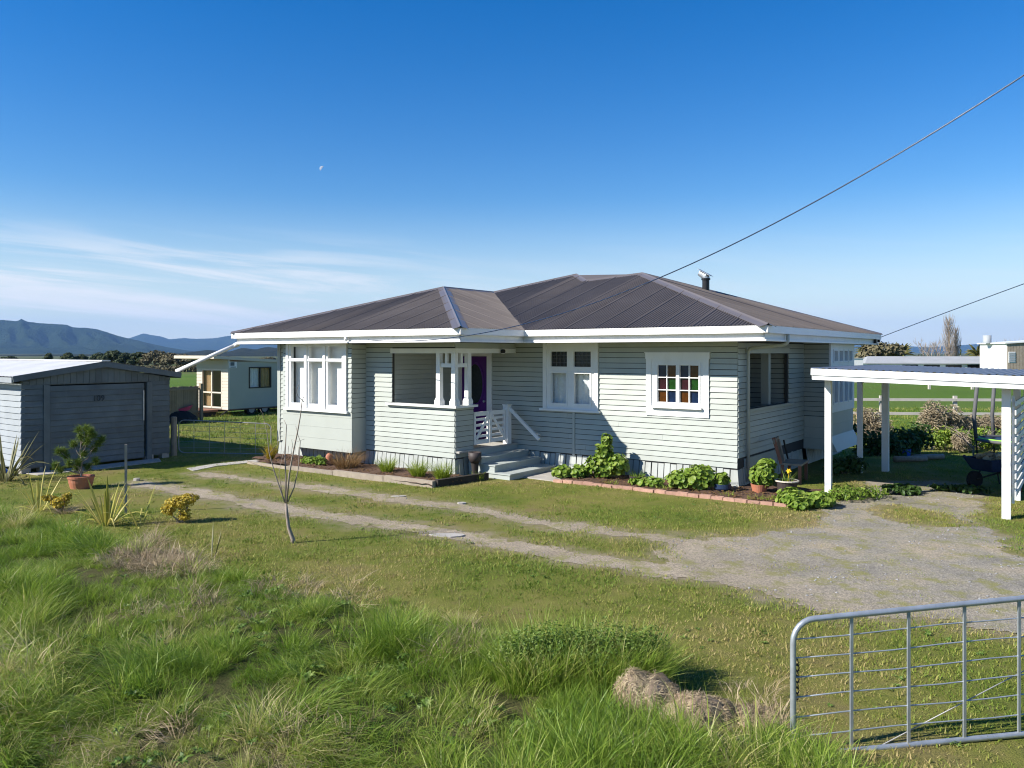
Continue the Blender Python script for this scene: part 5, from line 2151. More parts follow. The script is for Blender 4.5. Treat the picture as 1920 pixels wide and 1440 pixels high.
def leafy(label, x, y, blobs, n, size, mat='leafgreen', seed=1, z=0.05, name='leafy_plant', cat='plant', group='leafy plants in the garden beds', stems=6, **kw):
    t = ything(name, label, cat, x, y, z, 0, group)
    link('foliage', leaf_cloud('foliage', blobs, n, size, seed, **kw), M[mat], t, kind='stuff')
    m = MB()
    r = random.Random(seed)
    for k in range(stems):
        b = blobs[k % len(blobs)]
        m.tube([(b[0] * 0.2, b[1] * 0.2, -0.03), (b[0] * 0.6 + r.uniform(-0.03, 0.03), b[1] * 0.6, b[2] * 0.6), (b[0], b[1], b[2] + b[5] * 0.5)], [0.012, 0.009, 0.004], 5)
    m.build('stems', M['leafdark'], t)
    return t


def tuft(label, x, y, n, r_, l0, l1, mat, seed, z=0.05, width=0.009, group='grassy tufts in the timber bed', lean=0.5, bend=0.5, name='grass_tuft', cat='grass tuft'):
    t = ything(name, label, cat, x, y, z, 0, group)
    link('blades', blades_mesh('blades', n, r_, l0, l1, width, lean, bend, segs=4, seed=seed), M[mat], t, kind='stuff')
    return t


# bed by the bay
tuft('bright lime grass tuft, leftmost of three along the timber bed', -7.23, -2.95, 380, 0.11, 0.30, 0.50, 'tuft', 1)
tuft('bright lime grass tuft, middle one of three along the timber bed', -6.2, -3.0, 380, 0.12, 0.32, 0.54, 'tuft', 2)
tuft('bright lime grass tuft nearest the corner of the timber bed', -5.52, -2.95, 400, 0.13, 0.32, 0.56, 'tuft', 3)
tuft('sparse green tuft beside the porch steps', -5.02, -2.35, 90, 0.14, 0.10, 0.24, 'tuft', 4)
tuft('wide rusty brown sedge under the bay window', -8.5, -3.05, 520, 0.22, 0.35, 0.72, 'rust', 5, lean=0.9, bend=0.6)
tuft('golden upright tuft at the left end of the timber bed', -11.25, -3.2, 140, 0.07, 0.28, 0.52, 'gold', 6, width=0.016, lean=0.3, bend=0.2)
leafy('low silvery green plant in front of the bay window', -9.75, -3.15, [(0, 0, 0.10, 0.30, 0.18, 0.12), (0.4, 0, 0.12, 0.2, 0.15, 0.14)], 260, 0.035, 'leafgreen', 12)
# terracotta ornament under the bay, pale stones
x, y = -9.25, -2.95
m = MB().lathe([(0.10, 0.0), (0.11, 0.06), (0.075, 0.14), (0.09, 0.20), (0.06, 0.27), (0.0, 0.30)], 12, cap=False)
m.build('terracotta_ornament', M['terra'], None, smooth=True, label='small terracotta ornament standing in the bark under the bay', cat='ornament', loc=W(x, y, 0.06))
# dark urn on a pedestal at the porch corner
t = ything('plant_stand', 'rusty urn on a dark pedestal by the porch steps', 'plant stand', -5.30, -2.10, 0.05)
MB().lathe([(0.10, 0.0), (0.09, 0.04), (0.07, 0.08), (0.09, 0.30)], 12).build('pedestal', M['darkwood'], t)
MB().lathe([(0.10, 0.301), (0.145, 0.40), (0.15, 0.54), (0.135, 0.54), (0.12, 0.42)], 16).build('urn', M['pot'], t, smooth=True)

# brick bed planting
leafy('tall leafy mallow beside the casement window, tallest plant of the brick bed', -2.85, -0.62,
      [(0, 0, 0.28, 0.42, 0.34, 0.26), (0.05, 0, 0.62, 0.22, 0.22, 0.22), (0.1, 0, 0.85, 0.14, 0.14, 0.16), (0.42, -0.05, 0.35, 0.25, 0.25, 0.22), (-0.5, -0.1, 0.14, 0.3, 0.25, 0.12)], 1300, 0.046, 'leafgreen', 21)
leafy('low leafy plant at the left end of the brick bed', -3.65, -1.05, [(0, 0, 0.12, 0.26, 0.22, 0.14), (0.3, 0.1, 0.12, 0.25, 0.2, 0.12)], 300, 0.05, 'leafgreen', 22)
leafy('low clump of round leaves beside the brick edging, between two pots', -1.62, -1.02, [(0, 0, 0.08, 0.36, 0.20, 0.09), (0.25, 0, 0.10, 0.2, 0.18, 0.10)], 230, 0.05, 'leafgreen', 23)
leafy('broad bushy geranium below the coloured window', -0.62, -0.72, [(0, 0, 0.22, 0.46, 0.36, 0.22), (0.1, 0, 0.36, 0.30, 0.28, 0.14), (-0.3, -0.1, 0.18, 0.3, 0.3, 0.18)], 1200, 0.046, 'leafgreen', 24)
leafy('leafy geranium spilling over the end of the brick edging by the carport post', 1.55, -1.12, [(0, 0, 0.14, 0.42, 0.30, 0.15), (0.3, 0.2, 0.14, 0.3, 0.3, 0.15), (-0.2, 0.3, 0.16, 0.25, 0.25, 0.14), (0.1, -0.3, 0.10, 0.2, 0.16, 0.10)], 1100, 0.046, 'leafgreen', 25, z=0.0)
leafy('grassy green weeds at the foot of the carport post', 2.05, 0.15, [(0, 0, 0.14, 0.42, 0.45, 0.16), (0.4, 0.5, 0.12, 0.3, 0.3, 0.12)], 500, 0.05, 'leafgreen', 26, z=0.0, aspect=0.25)
for k, (x, y) in enumerate(((-2.3, -1.2), (-1.1, -1.15), (0.2, -1.05), (0.75, -1.12), (1.0, -0.95))):
    tuft('%s sparse weedy tuft from the porch steps, behind the brick edging' % ('first', 'second', 'third', 'fourth', 'fifth')[k], x, y, 60, 0.14, 0.06, 0.15, 'tuft', 40 + k, group='weedy tufts in the brick bed')


def potted(label, x, y, prof, potmat, blobs=None, n=0, size=0.05, leaf='leafgreen', seed=3, z=0.05, rim=None, name='potted_plant', group='potted plants by the house', **kw):
    t = ything(name, label, 'potted plant', x, y, z, 0, group)
    h = max(p[1] for p in prof)
    r_ = prof[-1][0]
    p = MB().lathe(prof + [(r_ - 0.02, h), (r_ - 0.03, h - 0.05)], 22, cap=True).build('pot', M[potmat], t, smooth=False)
    MB().lathe([(r_ - 0.03, h - 0.045), (0.001, h - 0.02)], 18, cap=False).build('soil', M['mulch'], t)
    if rim:
        MB().lathe([(r_, h - 0.02), (r_ + 0.02, h - 0.01), (r_ + 0.02, h + 0.012), (r_ - 0.02, h + 0.012)], 22, cap=False).build('rim', M[rim], p)
    if blobs:
        link('foliage', leaf_cloud('foliage', [(b[0], b[1], b[2] + h, *b[3:]) for b in blobs], n, size, seed, **kw), M[leaf], t, kind='stuff')
    return t, h


t, h = potted('shallow dark pot of spiky grass at the plinth slats', -1.98, -0.62, [(0.15, 0.0), (0.19, 0.13)], 'pot')
link('foliage', blades_mesh('blades', 90, 0.13, 0.10, 0.26, 0.010, 0.9, 0.5, segs=4, seed=7), M['leafgreen'], t, kind='stuff').location = (0, 0, 0.10)
potted('navy glazed bowl with round leaves near the corner of the house', -0.08, -0.62, [(0.11, 0.0), (0.17, 0.06), (0.165, 0.15)], 'navy', [(0, 0, 0.10, 0.15, 0.15, 0.13)], 150, 0.045, seed=31)
potted('terracotta pot with a bushy geranium under the corner downpipe', 0.55, -0.28, [(0.13, 0.0), (0.17, 0.16)], 'terra', [(0.05, 0.05, 0.18, 0.26, 0.26, 0.24), (0.1, 0.1, 0.38, 0.18, 0.18, 0.14)], 700, 0.046, seed=32)
t, h = potted('brown plastic pot with a yellow daffodil beside the bench', 1.05, -0.15, [(0.16, 0.0), (0.215, 0.26)], 'pot', rim='alu')
link('foliage', blades_mesh('blades', 34, 0.12, 0.14, 0.34, 0.014, 0.7, 0.4, segs=4, seed=8), M['leafgreen'], t, kind='stuff').location = (0, 0, 0.22)
m = MB()
for k in range(6):
    a = 6.283 * k / 6
    m.poly([(0, 0, 0), (0.035 * math.cos(a - 0.4), -0.01, 0.035 * math.sin(a - 0.4)), (0.06 * math.cos(a), -0.02, 0.06 * math.sin(a)), (0.035 * math.cos(a + 0.4), -0.01, 0.035 * math.sin(a + 0.4))])
m.tube([(0, 0, 0), (0, -0.05, -0.005)], [0.018, 0.026], 8)
m.v = [(v[0] + 0.06, v[1] - 0.05, v[2] + 0.46) for v in m.v]
m.tube([(0.02, 0, 0.22), (0.05, -0.02, 0.40), (0.06, -0.045, 0.46)], 0.005, 5)
m.build('flower', M['yellowpetal'], t)
# bench against the side wall
t = ything('garden_bench', 'old broken wooden bench against the side wall', 'bench', 0.62, 1.75, 0.0, 0.1)
MB().box(-0.22, 0.24, -0.42, 0.42, 0.40, 0.44).build('seat', M['greywood'], t)
for sx in (-0.17, 0.19):
    for sy in (-0.36, 0.36):
        MB().box(sx - 0.03, sx + 0.03, sy - 0.03, sy + 0.03, 0.0, 0.40).build('leg', M['redwood'], t)
MB().beam((-0.19, -0.40, 0.42), (-0.34, -0.44, 0.98), 0.05, 0.07).build('back_post', M['redwood'], t)
MB().beam((-0.20, -0.15, 0.42), (-0.33, -0.12, 0.92), 0.05, 0.10).build('back_slat', M['greywood'], t)
MB().beam((-0.32, -0.50, 0.90), (-0.34, 0.02, 0.93), 0.04, 0.10).build('top_rail', M['greywood'], t)
MB().beam((-0.2, 0.38, 0.42), (-0.30, 0.40, 0.86), 0.03, 0.03).build('back_post', M['darkwood'], t)

# ---- potted pine ---------------------------------------------------------------------------------------
x, y = G(152, 914)
t = thing('potted_pine', 'small open pine tree in a round terracotta pot in front of the garage', 'potted tree', (x, y, 0.0), 0.3)
p = MB().lathe([(0.20, -0.01), (0.235, 0.12), (0.245, 0.20), (0.262, 0.205), (0.265, 0.245), (0.235, 0.247), (0.22, 0.20)], 24).build('pot', M['terra'], t)
MB().lathe([(0.225, 0.205), (0.001, 0.23)], 18, cap=False).build('soil', M['mulch'], t)
trunk = MB().tube([(0, 0, 0.2), (0.01, 0, 0.5), (-0.02, 0.01, 0.8), (0.03, 0, 1.12)], [0.022, 0.018, 0.014, 0.006], 7)
tips = [(-0.05, 0.05, 1.22), (0.10, 0, 1.25), (0.22, 0.05, 1.10), (0.0, -0.05, 1.08), (0.15, -0.1, 1.0), (0.32, 0, 0.92), (0.22, 0.1, 0.80), (-0.15, 0.05, 0.93), (-0.42, 0, 0.80), (-0.30, 0.05, 0.68), (-0.48, 0, 0.50), (-0.38, -0.05, 0.40),
        (0.05, 0.0, 0.72), (-0.05, -0.05, 0.55), (0.28, 0, 0.56), (0.12, 0.05, 0.42), (-0.12, 0.1, 0.40), (-0.2, -0.1, 0.55), (0.38, 0.05, 1.0), (0.05, 0.1, 0.92), (-0.35, 0.1, 0.78), (0.2, -0.1, 1.2), (0.1, 0.1, 1.1)]
r = random.Random(5)
vs, fs, sh = [], [], []
for tp_ in tips:
    zb = max(0.28, tp_[2] - 0.28)
    trunk.tube([(0, 0, zb), (tp_[0] * 0.5, tp_[1] * 0.5, zb + 0.08), tp_], [0.010, 0.008, 0.004], 5)
    for k in range(330):
        d = np.array([r.gauss(0, 1), r.gauss(0, 1), r.gauss(0.35, 0.8)])
        d /= np.linalg.norm(d)
        L = r.uniform(0.07, 0.145)
        b = np.array(tp_) + np.array([r.gauss(0, 0.022), r.gauss(0, 0.022), r.gauss(-0.02, 0.03)])
        s_ = np.cross(d, [r.gauss(0, 1), r.gauss(0, 1), r.gauss(0, 1)])
        s_ = s_ / np.linalg.norm(s_) * 0.0042
        o = len(vs)
        vs += [b - s_, b + s_, b + d * L]
        fs.append((o, o + 1, o + 2))
        sh += [r.random()] * 3
trunk.build('trunk', M['bark'], t)
link('needles', mesh_arrays('needles', vs, fs, sh), M['needle'], t, kind='stuff')

# ---- flax, golden shrubs --------------------------------------------------------------------------------
x, y = at_px(200, 985)
flax('striped yellow flax with upright swords in front of the wooden stake', x, y, 22, 0.85, 'flax', 11, w=0.05)
x, y = at_px(72, 958)
flax('lanky yellow flax with one arching leaf left of the striped flax', x, y, 13, 0.95, 'flax', 12, spread=1.3, w=0.042)
x, y = at_px(12, 902)
flax('large dull flax clump at the corner of the garage', x, y, 26, 1.25, 'flaxdull', 13, w=0.055)
x, y = at_px(396, 1050)
flax('thin rusty flax shoot on the edge of the long grass', x, y, 6, 0.55, 'flaxdull', 14, spread=0.3, w=0.02)
x, y = at_px(262, 985)
flax('small sparse flax with drooping yellow leaves right of the stake', x, y, 7, 0.7, 'flax', 15, spread=1.8, w=0.03)


def golden(label, px, py, blobs, n, seed, size=0.022):
    X, Y = G(px, py)
    t = thing('golden_shrub', label, 'shrub', (X, Y, float(gh(X, Y))), 0.2, 'golden shrubs on the lawn')
    link('foliage', leaf_cloud('foliage', blobs, n, size, seed, aspect=0.6), M['gold'], t, kind='stuff')
    m = MB()
    r = random.Random(seed)
    for k in range(16):
        b = blobs[k % len(blobs)]
        m.tube([(r.uniform(-0.06, 0.06), r.uniform(-0.06, 0.06), -0.02), (b[0] * 0.7, b[1] * 0.7, b[2] * 0.5), (b[0] + r.uniform(-0.1, 0.1), b[1] + r.uniform(-0.1, 0.1), b[2] + 0.05)], [0.009, 0.007, 0.003], 5)
    m.build('stems', M['bark'], t)
    return t


golden('rounded golden shrub with bare lower stems in the middle of the lawn', 338, 980, [(0.0, 0, 0.34, 0.24, 0.2, 0.12), (0.15, 0, 0.40, 0.15, 0.15, 0.09), (-0.18, 0, 0.24, 0.13, 0.12, 0.12), (0.08, -0.08, 0.16, 0.12, 0.1, 0.12)], 1100, 41)
golden('low golden shrub with a brown mound behind the lanky flax', 112, 960, [(0.0, 0, 0.16, 0.16, 0.14, 0.10), (-0.2, 0.05, 0.24, 0.14, 0.1, 0.06), (0.12, 0, 0.26, 0.09, 0.08, 0.08)], 560, 42)
x, y = at_px(122, 962)
t = thing('dry_mound', 'brown twiggy mound beside the low golden shrub', 'mound', (x, y, float(gh(x, y))), 0)
link('twigs', blades_mesh('twigs', 320, 0.16, 0.08, 0.25, 0.006, 1.4, 0.8, segs=3, seed=44), M['straw'], t, kind='stuff')
# blue tarpaulin corner at the left edge
x, y = at_px(-6, 893)
m = MB()
for i in range(9):
    for j in range(7):
        m.v.append((-0.5 + i * 0.11, -0.3 + j * 0.1, 0.42 - 0.45 * abs(i - 4.5) / 5 - 0.25 * abs(j - 3) / 4 + random.uniform(-0.03, 0.03)))
m.f += [(i * 7 + j, (i + 1) * 7 + j, (i + 1) * 7 + j + 1, i * 7 + j + 1) for i in range(8) for j in range(6)]
o = m.build('tarpaulin', M['blue'], None, label='crumpled bright blue tarpaulin beside the garage wall', cat='tarpaulin', loc=(x - 0.12, y, 0.02))
o.modifiers.new('thickness', 'SOLIDIFY').thickness = 0.01

# ---- bare sapling ---------------------------------------------------------------------------------------
x, y = G(546, 1019)
t = thing('bare_sapling', 'leafless young tree with a pale slender trunk on the lawn', 'tree', (x, y, float(gh(x, y))))
dpx = y / 1470


def tp3(px, py, dy_=0.0):
    return ((px - 546) * dpx, dy_, (1019 - py) * dpx)


m = MB().tube([(0.03, 0, -0.05), tp3(549, 1012), tp3(541, 990), tp3(538, 965), tp3(536, 945)], [0.042, 0.032, 0.026, 0.023, 0.020], 9)
m.build('trunk', M['bark'], t, smooth=True)
brs = [([(536, 947), (528, 925), (515, 885), (506, 850), (502, 810), (497, 790)], 0.013, -0.05), ([(536, 947), (535, 900), (532, 860), (534, 800), (528, 790)], 0.013, 0.12),
       ([(537, 947), (543, 890), (551, 850), (560, 810), (566, 780), (570, 750), (575, 742)], 0.015, -0.12), ([(540, 942), (551, 915), (558, 880), (561, 830), (556, 818), (551, 801)], 0.011, 0.10),
       ([(515, 885), (500, 878), (480, 870), (465, 862)], 0.006, -0.1), ([(570, 755), (561, 745), (559, 735), (565, 722)], 0.006, -0.15), ([(569, 764), (558, 765), (549, 758)], 0.004, -0.15),
       ([(506, 850), (520, 835), (526, 800), (523, 785)], 0.006, 0.0), ([(530, 930), (520, 890), (526, 850)], 0.006, 0.15), ([(551, 850), (548, 825), (561, 828), (574, 823)], 0.004, -0.1), ([(497, 792), (493, 775), (490, 768)], 0.004, -0.06)]
m = MB()
for pl_, r0, dd in brs:
    k = len(pl_)
    m.tube([tp3(px, py, dd * (i / (k - 1))) for i, (px, py) in enumerate(pl_)], [max(0.003, r0 * (1 - 0.75 * i / (k - 1))) for i in range(k)], 6)
m.build('branches', M['bark'], t, smooth=True)

# ---- hay lumps by the gate -----------------------------------------------------------------------------
def hay(label, px, py, lobes, seed, n):
    """a pulled clod: lumpy earth core matted over with short dead stems lying flat"""
    X, Y = G(px, py, 0.02)
    t = thing('hay_clump', label, 'hay', (X, Y, float(gh(X, Y))), 0, 'clumps of pulled dead grass')
    r = np.random.default_rng(seed)
    m = MB()
    for q_, (lx, ly, rx, ry, h) in enumerate(lobes):
        b = MB().lathe([(1.0, -0.2), (1.02, 0.2), (0.92, 0.55), (0.62, 0.85), (0.25, 0.98), (0.02, 1.0)], 26)
        vv = []
        for v in b.v:
            k = 0.78 + 0.5 * float(fbm(v[0] * 2.2 + seed + q_ * 5, v[1] * 2.2 + v[2] * 1.7, 3))
            vv.append((lx + v[0] * rx * k, ly + v[1] * ry * k, v[2] * h * k))
        m.add(vv, b.f)
    m.build('core', M['clod'], t, smooth=True)
    vs, fs, sh = [], [], []
    for i in range(n):
        q_ = r.integers(0, len(lobes))
        lx, ly, rx, ry, h = lobes[q_]
        a = r.random() * 6.283
        el_ = np.arccos(r.random() ** 0.8)
        nr = np.array([np.cos(a) * np.sin(el_), np.sin(a) * np.sin(el_), np.cos(el_)])
        u0 = (np.cos(a) * np.sin(el_), np.sin(a) * np.sin(el_), np.cos(el_))
        k = 0.80 + 0.5 * float(fbm(u0[0] * 2.2 + seed + q_ * 5, u0[1] * 2.2 + u0[2] * 1.7, 3))
        p = np.array([lx + u0[0] * rx * k, ly + u0[1] * ry * k, u0[2] * h * k])
        d = r.normal(0, 1, 3) + np.array([0.6, 0.0, -0.3])
        d -= nr * d.dot(nr)
        d /= np.linalg.norm(d) + 1e-6
        L = r.uniform(0.03, 0.11)
        s_ = np.cross(d, nr)
        s_ = s_ / (np.linalg.norm(s_) + 1e-6) * r.uniform(0.0012, 0.0030)
        o = len(vs)
        mid = p + d * L * 0.5 + nr * r.uniform(0.0, 0.012)
        e = p + d * L - nr * r.uniform(-0.012, 0.02)
        e[2] = max(e[2], 0.004)
        vs += [p - s_, p + s_, mid + s_, mid - s_, e]
        fs += [(o, o + 1, o + 2, o + 3), (o + 3, o + 2, o + 4)]
        sh += [float(np.clip(r.normal(0.5, 0.3), 0, 1))] * 5
    link('straws', mesh_arrays('straws', vs, fs, sh), M['straw'], t, kind='stuff')


M['clod'] = paint('matted_earth', (0.27, 0.20, 0.135), 0.95, 0.45, 18.0, 0.8, (0.33, 0.25, 0.17), 0.7)
hay('rounded grey brown clump of dead grass nearest the bushy verge', 1214, 1330, [(0, 0, 0.20, 0.17, 0.19), (-0.12, -0.02, 0.14, 0.13, 0.21), (0.13, -0.03, 0.14, 0.12, 0.12)], 3, 5200)
hay('flatter tan clump of dead grass nearest the farm gate', 1308, 1350, [(0, 0, 0.23, 0.17, 0.19), (-0.14, -0.05, 0.15, 0.11, 0.14), (0.16, 0.03, 0.14, 0.13, 0.15)], 5, 5200)
hay('low trampled dead grass spread beside the farm gate', 1398, 1345, [(0, 0, 0.20, 0.14, 0.08), (0.16, -0.02, 0.13, 0.10, 0.06)], 8, 2600)

# grassy weed mound at the right end of the verge
for k, (px, py, s, n) in enumerate(((1120, 1262, 0.62, 2600), (1200, 1268, 0.34, 1500), (1010, 1262, 0.60, 2200))):
    X, Y = G(px, py, 0.1)
    t = thing('weed_mound', ('dense green weed mound in the middle of the long grass edge', 'dark green end of the weed mound beside the hay clumps', 'grassy weeds left of the dense mound')[k], 'weeds', (X, Y, float(gh(X, Y))), 0, 'weed mounds in the verge')
    link('foliage', leaf_cloud('foliage', [(0, 0, 0.17, s * 0.8, s * 0.5, 0.23), (0.1, 0.05, 0.31, s * 0.5, s * 0.35, 0.14), (-0.25 * s, 0.0, 0.26, s * 0.35, s * 0.3, 0.15)], n, 0.016, 60 + k, aspect=0.45, sides=5), M['weed'], t, kind='stuff')
    link('blades', blades_mesh('blades', int(n * 0.7), s * 0.66, 0.22, 0.58, 0.0075, 0.5, 0.5, (0.15, 0), 4, seed=160 + k), M['tall'], t, kind='stuff')

# ---- cables ---------------------------------------------------------------------------------------------
def cable(label, pts_px, a, b, r_, ext=1.5):
    """overhead cable over the straight ground line a-b, its sag read from its outline in the picture"""
    a, b = Vector(a), Vector(b)
    S, Z = [], []
    for px, py in pts_px:
        k = (px - 960) / 1470
        den = (b.x - a.x) - k * (b.y - a.y)
        s = (k * a.y - a.x) / den
        d = a.y + s * (b.y - a.y)
        S.append(s)
        Z.append(CZ + (660 - py) / 1470 * d)
    cf = np.polyfit(S, Z, 2)
    s0, s1 = min(S), max(S)
    pts = []
    for i in range(60):
        s = s0 + (s1 * ext - s0) * i / 59
        pts.append(Vector((a.x + s * (b.x - a.x), a.y + s * (b.y - a.y), float(np.polyval(cf, s)))))
    o = pts[0].copy()
    MB().tube([p - o for p in pts], r_, 6).build('overhead_cable', M['navy'], None, smooth=True, label=label, cat='cable', loc=o, group='overhead cables to the house')


a_ = W(-8.32, -3.27)
cable('long overhead cable sagging across the sky to the front eave', [(690, 633), (935, 631), (975, 616), (1100, 567), (1230, 515), (1450, 413), (1600, 337), (1776, 232), (1920, 150)], (a_.x, a_.y), (6.2, 9.2), 0.009)
a_ = W(0.95, 8.85)
cable('short overhead cable running to the back corner of the eave', [(1652, 632), (1710, 610), (1776, 585), (1850, 558), (1920, 532)], (a_.x, a_.y), (14.0, 16.0), 0.010)

# ------------------------------------------------------------------ beyond the yard
M['shedroof'] = paint('grey_fibre_roof', (0.34, 0.35, 0.35), 0.7, 0.1, 0.8, 0.0, (0.28, 0.27, 0.24), 0.4)
M['rail'] = paint('bleached_rail', (0.50, 0.46, 0.40), 0.85, 0.15, 2.0, 0.0)
M['shrubdry'] = leafmat('dry_brush', [(0.0, (0.20, 0.16, 0.10)), (0.5, (0.37, 0.305, 0.20)), (0.95, (0.52, 0.44, 0.31))], 0.8, 1.0, 0.1)
M['treedark'] = leafmat('far_tree_leaf', [(0.0, (0.018, 0.032, 0.010)), (0.5, (0.045, 0.065, 0.020)), (0.95, (0.09, 0.105, 0.035))], 0.7, 0.2, 0.1)
M['treebrown'] = leafmat('far_bare_crown', [(0.0, (0.06, 0.055, 0.03)), (0.5, (0.13, 0.115, 0.06)), (0.95, (0.20, 0.165, 0.09))], 0.8, 0.2, 0.1)
M['palm'] = leafmat('palm_frond', [(0.0, (0.05, 0.06, 0.015)), (0.5, (0.12, 0.115, 0.03)), (0.95, (0.24, 0.19, 0.07))], 0.6, 0.5, 0.15)


def world_at(px, d):
    return (px - 960) / 1470 * d, d


def z_of(py, d):
    return CZ + (660 - py) / 1470 * d


# post and rail fence across the paddock
FY = 33.0
fx0, fx1 = 12.5, 27.0
fz = lambda X: float(gh(X, FY))
t = thing('paddock_fence', 'bleached post and rail fence crossing the paddock behind the carport', 'fence', (fx0, FY, 0))
ROTF = 0.06
t.rotation_euler = (0, 0, -ROTF)
for zc in (0.86, 0.28):
    for k in range(5):
        MB().box(k * 3.0, k * 3.0 + 2.98, -0.03, 0.03, zc - 0.055 - 0.004 * (k % 2), zc + 0.055).build('rail', M['rail'], t)
for k in range(6):
    MB().box(k * 3.0 - 0.07, k * 3.0 + 0.07, 0.031, 0.15, -0.8, 1.02).build('post', M['rail'], t)
t = thing('far_paddock_fence', 'distant low wire fence with scattered posts in the right paddock', 'fence', (16, 62, float(gh(16, 62))))
for k in range(10):
    MB().box(k * 3.4 - 0.08, k * 3.4 + 0.08, -0.08, 0.08, -0.2, 1.2).build('post', M['rail'], t)
for zc in (0.5, 1.0):
    MB().box(0, 31, -0.012, 0.012, zc - 0.02, zc + 0.02).build('wire', M['rail'], t)

# long low shed, white hut, neighbour's building
SD = 100.0
sx_ = (1625 - 960) / 1470 * SD
sd = thing('long_shed', 'long low shed with a grey roof beyond the carport', 'shed', (sx_, SD, float(gh(sx_, SD))), -0.10)
zb = float(gh(sx_, SD))
m = MB()
L_ = 14.6
rz_, ez_ = z_of(668, SD + 2) - zb, z_of(681.5, SD - 1) - zb
m.add([(-0.6, -1.2, ez_), (L_, -1.2, ez_), (L_, 2.0, rz_), (0.8, 2.0, rz_), (-0.6, 5.2, ez_), (L_, 5.2, ez_)], [(0, 1, 2, 3), (3, 2, 5, 4), (0, 3, 4)])
m.build('roof', M['shedroof'], sd)
m = MB()
m.box(-0.3, L_ - 0.1, -0.9, 4.9, -0.3, ez_ - 0.02)
m.build('wall', M['white'], sd)
for k in range(4):
    MB().box(4.0 + k * 2.6, 5.9 + k * 2.6, -0.95, -0.901, ez_ - 0.9, ez_ - 0.15).build('dark_opening_slab', M['blackp'], sd)  # black slabs on the wall stand in for the shade inside openings
hx, hy = world_at(1600, 92)
t = thing('white_hut', 'small white hut at the left end of the long shed', 'hut', (hx, hy, float(gh(hx, hy))))
MB().box(0, 1.15, 0, 1.8, -0.2, z_of(672.5, 92) - float(gh(hx, hy))).build('wall', M['white'], t)
MB().box(-0.05, 1.25, -0.08, 1.9, z_of(672.5, 92) - float(gh(hx, hy)) + 0.001, z_of(671, 92) - float(gh(hx, hy))).build('roof', M['shedroof'], t)
NS = 90.0
nx_, ny_ = world_at(1887, NS)
nb0 = float(gh(nx_, ny_))
t = thing('neighbour_shed', 'tall white neighbouring shed with a grey timber side and louvre', 'shed', (nx_, ny_, nb0), 0.0)
zl, zr_ = z_of(645, NS + 5) - nb0, z_of(638, NS) - nb0
ND = 5.1
MB().prism([(0, 0, -0.2), (0, ND, -0.2), (0, ND, zl), (0, 0, zl)], (0.1, 0, 0)).build('white_wall', M['white'], t)
m = MB()
m.prism([(0.101, 0.0, -0.2), (9.5, 0.0, -0.2), (9.5, 0.0, zr_ + 0.1), (0.101, 0.0, zl)], (0, ND, 0))
m.build('timber_wall', M['greywood'], t)
for k in range(26):
    MB().box(0.12 + k * 0.35, 0.44 + k * 0.35, -0.04, -0.002, -0.2, zl - 0.02).build('board', M['greywood'], t)
m = MB()
m.beam((-0.25, ND / 2, zl + 0.05), (9.6, ND / 2, zr_ + 0.25), ND + 0.4, 0.14, up=(0, 0, 1))
m.build('roof', M['white'], t)
lv = MB().box(0.2, 1.0, -0.07, -0.041, zl - 2.2, zl - 0.95).build('louvre', M['white'], t)
for k in range(6):
    MB().box(0.25, 0.95, -0.11, -0.071, zl - 2.12 + k * 0.195, zl - 2.0 + k * 0.195).build('blade', M['garagelit'], lv)
MB().lathe([(0.45, 0), (0.45, 0.95), (0.0, 0.97)], 14, (-1.0 + 0.6, 3.0, zl + 0.05), cap=False).build('vent_drum', M['garagelit'], t, smooth=True)

# ---- things behind the carport --------------------------------------------------------------------
tx0, ty0 = world_at(1922, 23.5)
t = thing('trampoline', 'round trampoline with padded net poles behind the carport post', 'trampoline', (tx0, ty0, float(gh(tx0, ty0))))
pts = [(1.25 * math.cos(2 * math.pi * k / 28), 1.25 * math.sin(2 * math.pi * k / 28), 0.55) for k in range(29)]
MB().tube(pts, 0.05, 8, cap=False).build('rim_pad', M['net'], t, smooth=True)
MB().lathe([(1.2, 0.552), (0.001, 0.55)], 28, cap=False).build('jumping_mat', M['blackp'], t)
for k in range(6):
    a = 2.75 + k * 2 * math.pi / 6
    cx_, cy_ = 1.27 * math.cos(a), 1.27 * math.sin(a)
    MB().tube([(cx_, cy_, 0.5), (cx_ * 1.05, cy_ * 1.05, 1.2), (cx_ * 0.98, cy_ * 0.98, 2.25)], 0.055, 8).build('pole', M['net'], t, smooth=True)
    MB().tube([(cx_ * 0.98, cy_ * 0.98, 0.0), (cx_, cy_, 0.52)], 0.022, 6).build('leg', M['darkwood'], t)
MB().tube([(-1.22 * math.cos(k * 0.1), -1.22 * math.sin(k * 0.1) - 0.0, 0.60) for k in range(-4, 10)], 0.03, 6).build('lime_strip', M['lime'], t)


def ball(label, px, py, r_, mat):
    X, Y = G(px, py, -0.45)
    m = MB()
    n = 12
    m.lathe([(r_ * math.sin(math.pi * k / n), r_ - r_ * math.cos(math.pi * k / n)) for k in range(n + 1)], 18, cap=False)
    m.build('play_ball', M[mat], None, smooth=True, label=label, cat='ball', loc=(X, Y, float(gh(X, Y)) - 0.003), group='balls on the back lawn')


ball('pale orange ball in the sun by the trampoline', 1840, 855, 0.085, 'orange')
ball('small dull red ball on the back lawn left of the orange ball', 1808, 856, 0.06, 'red')
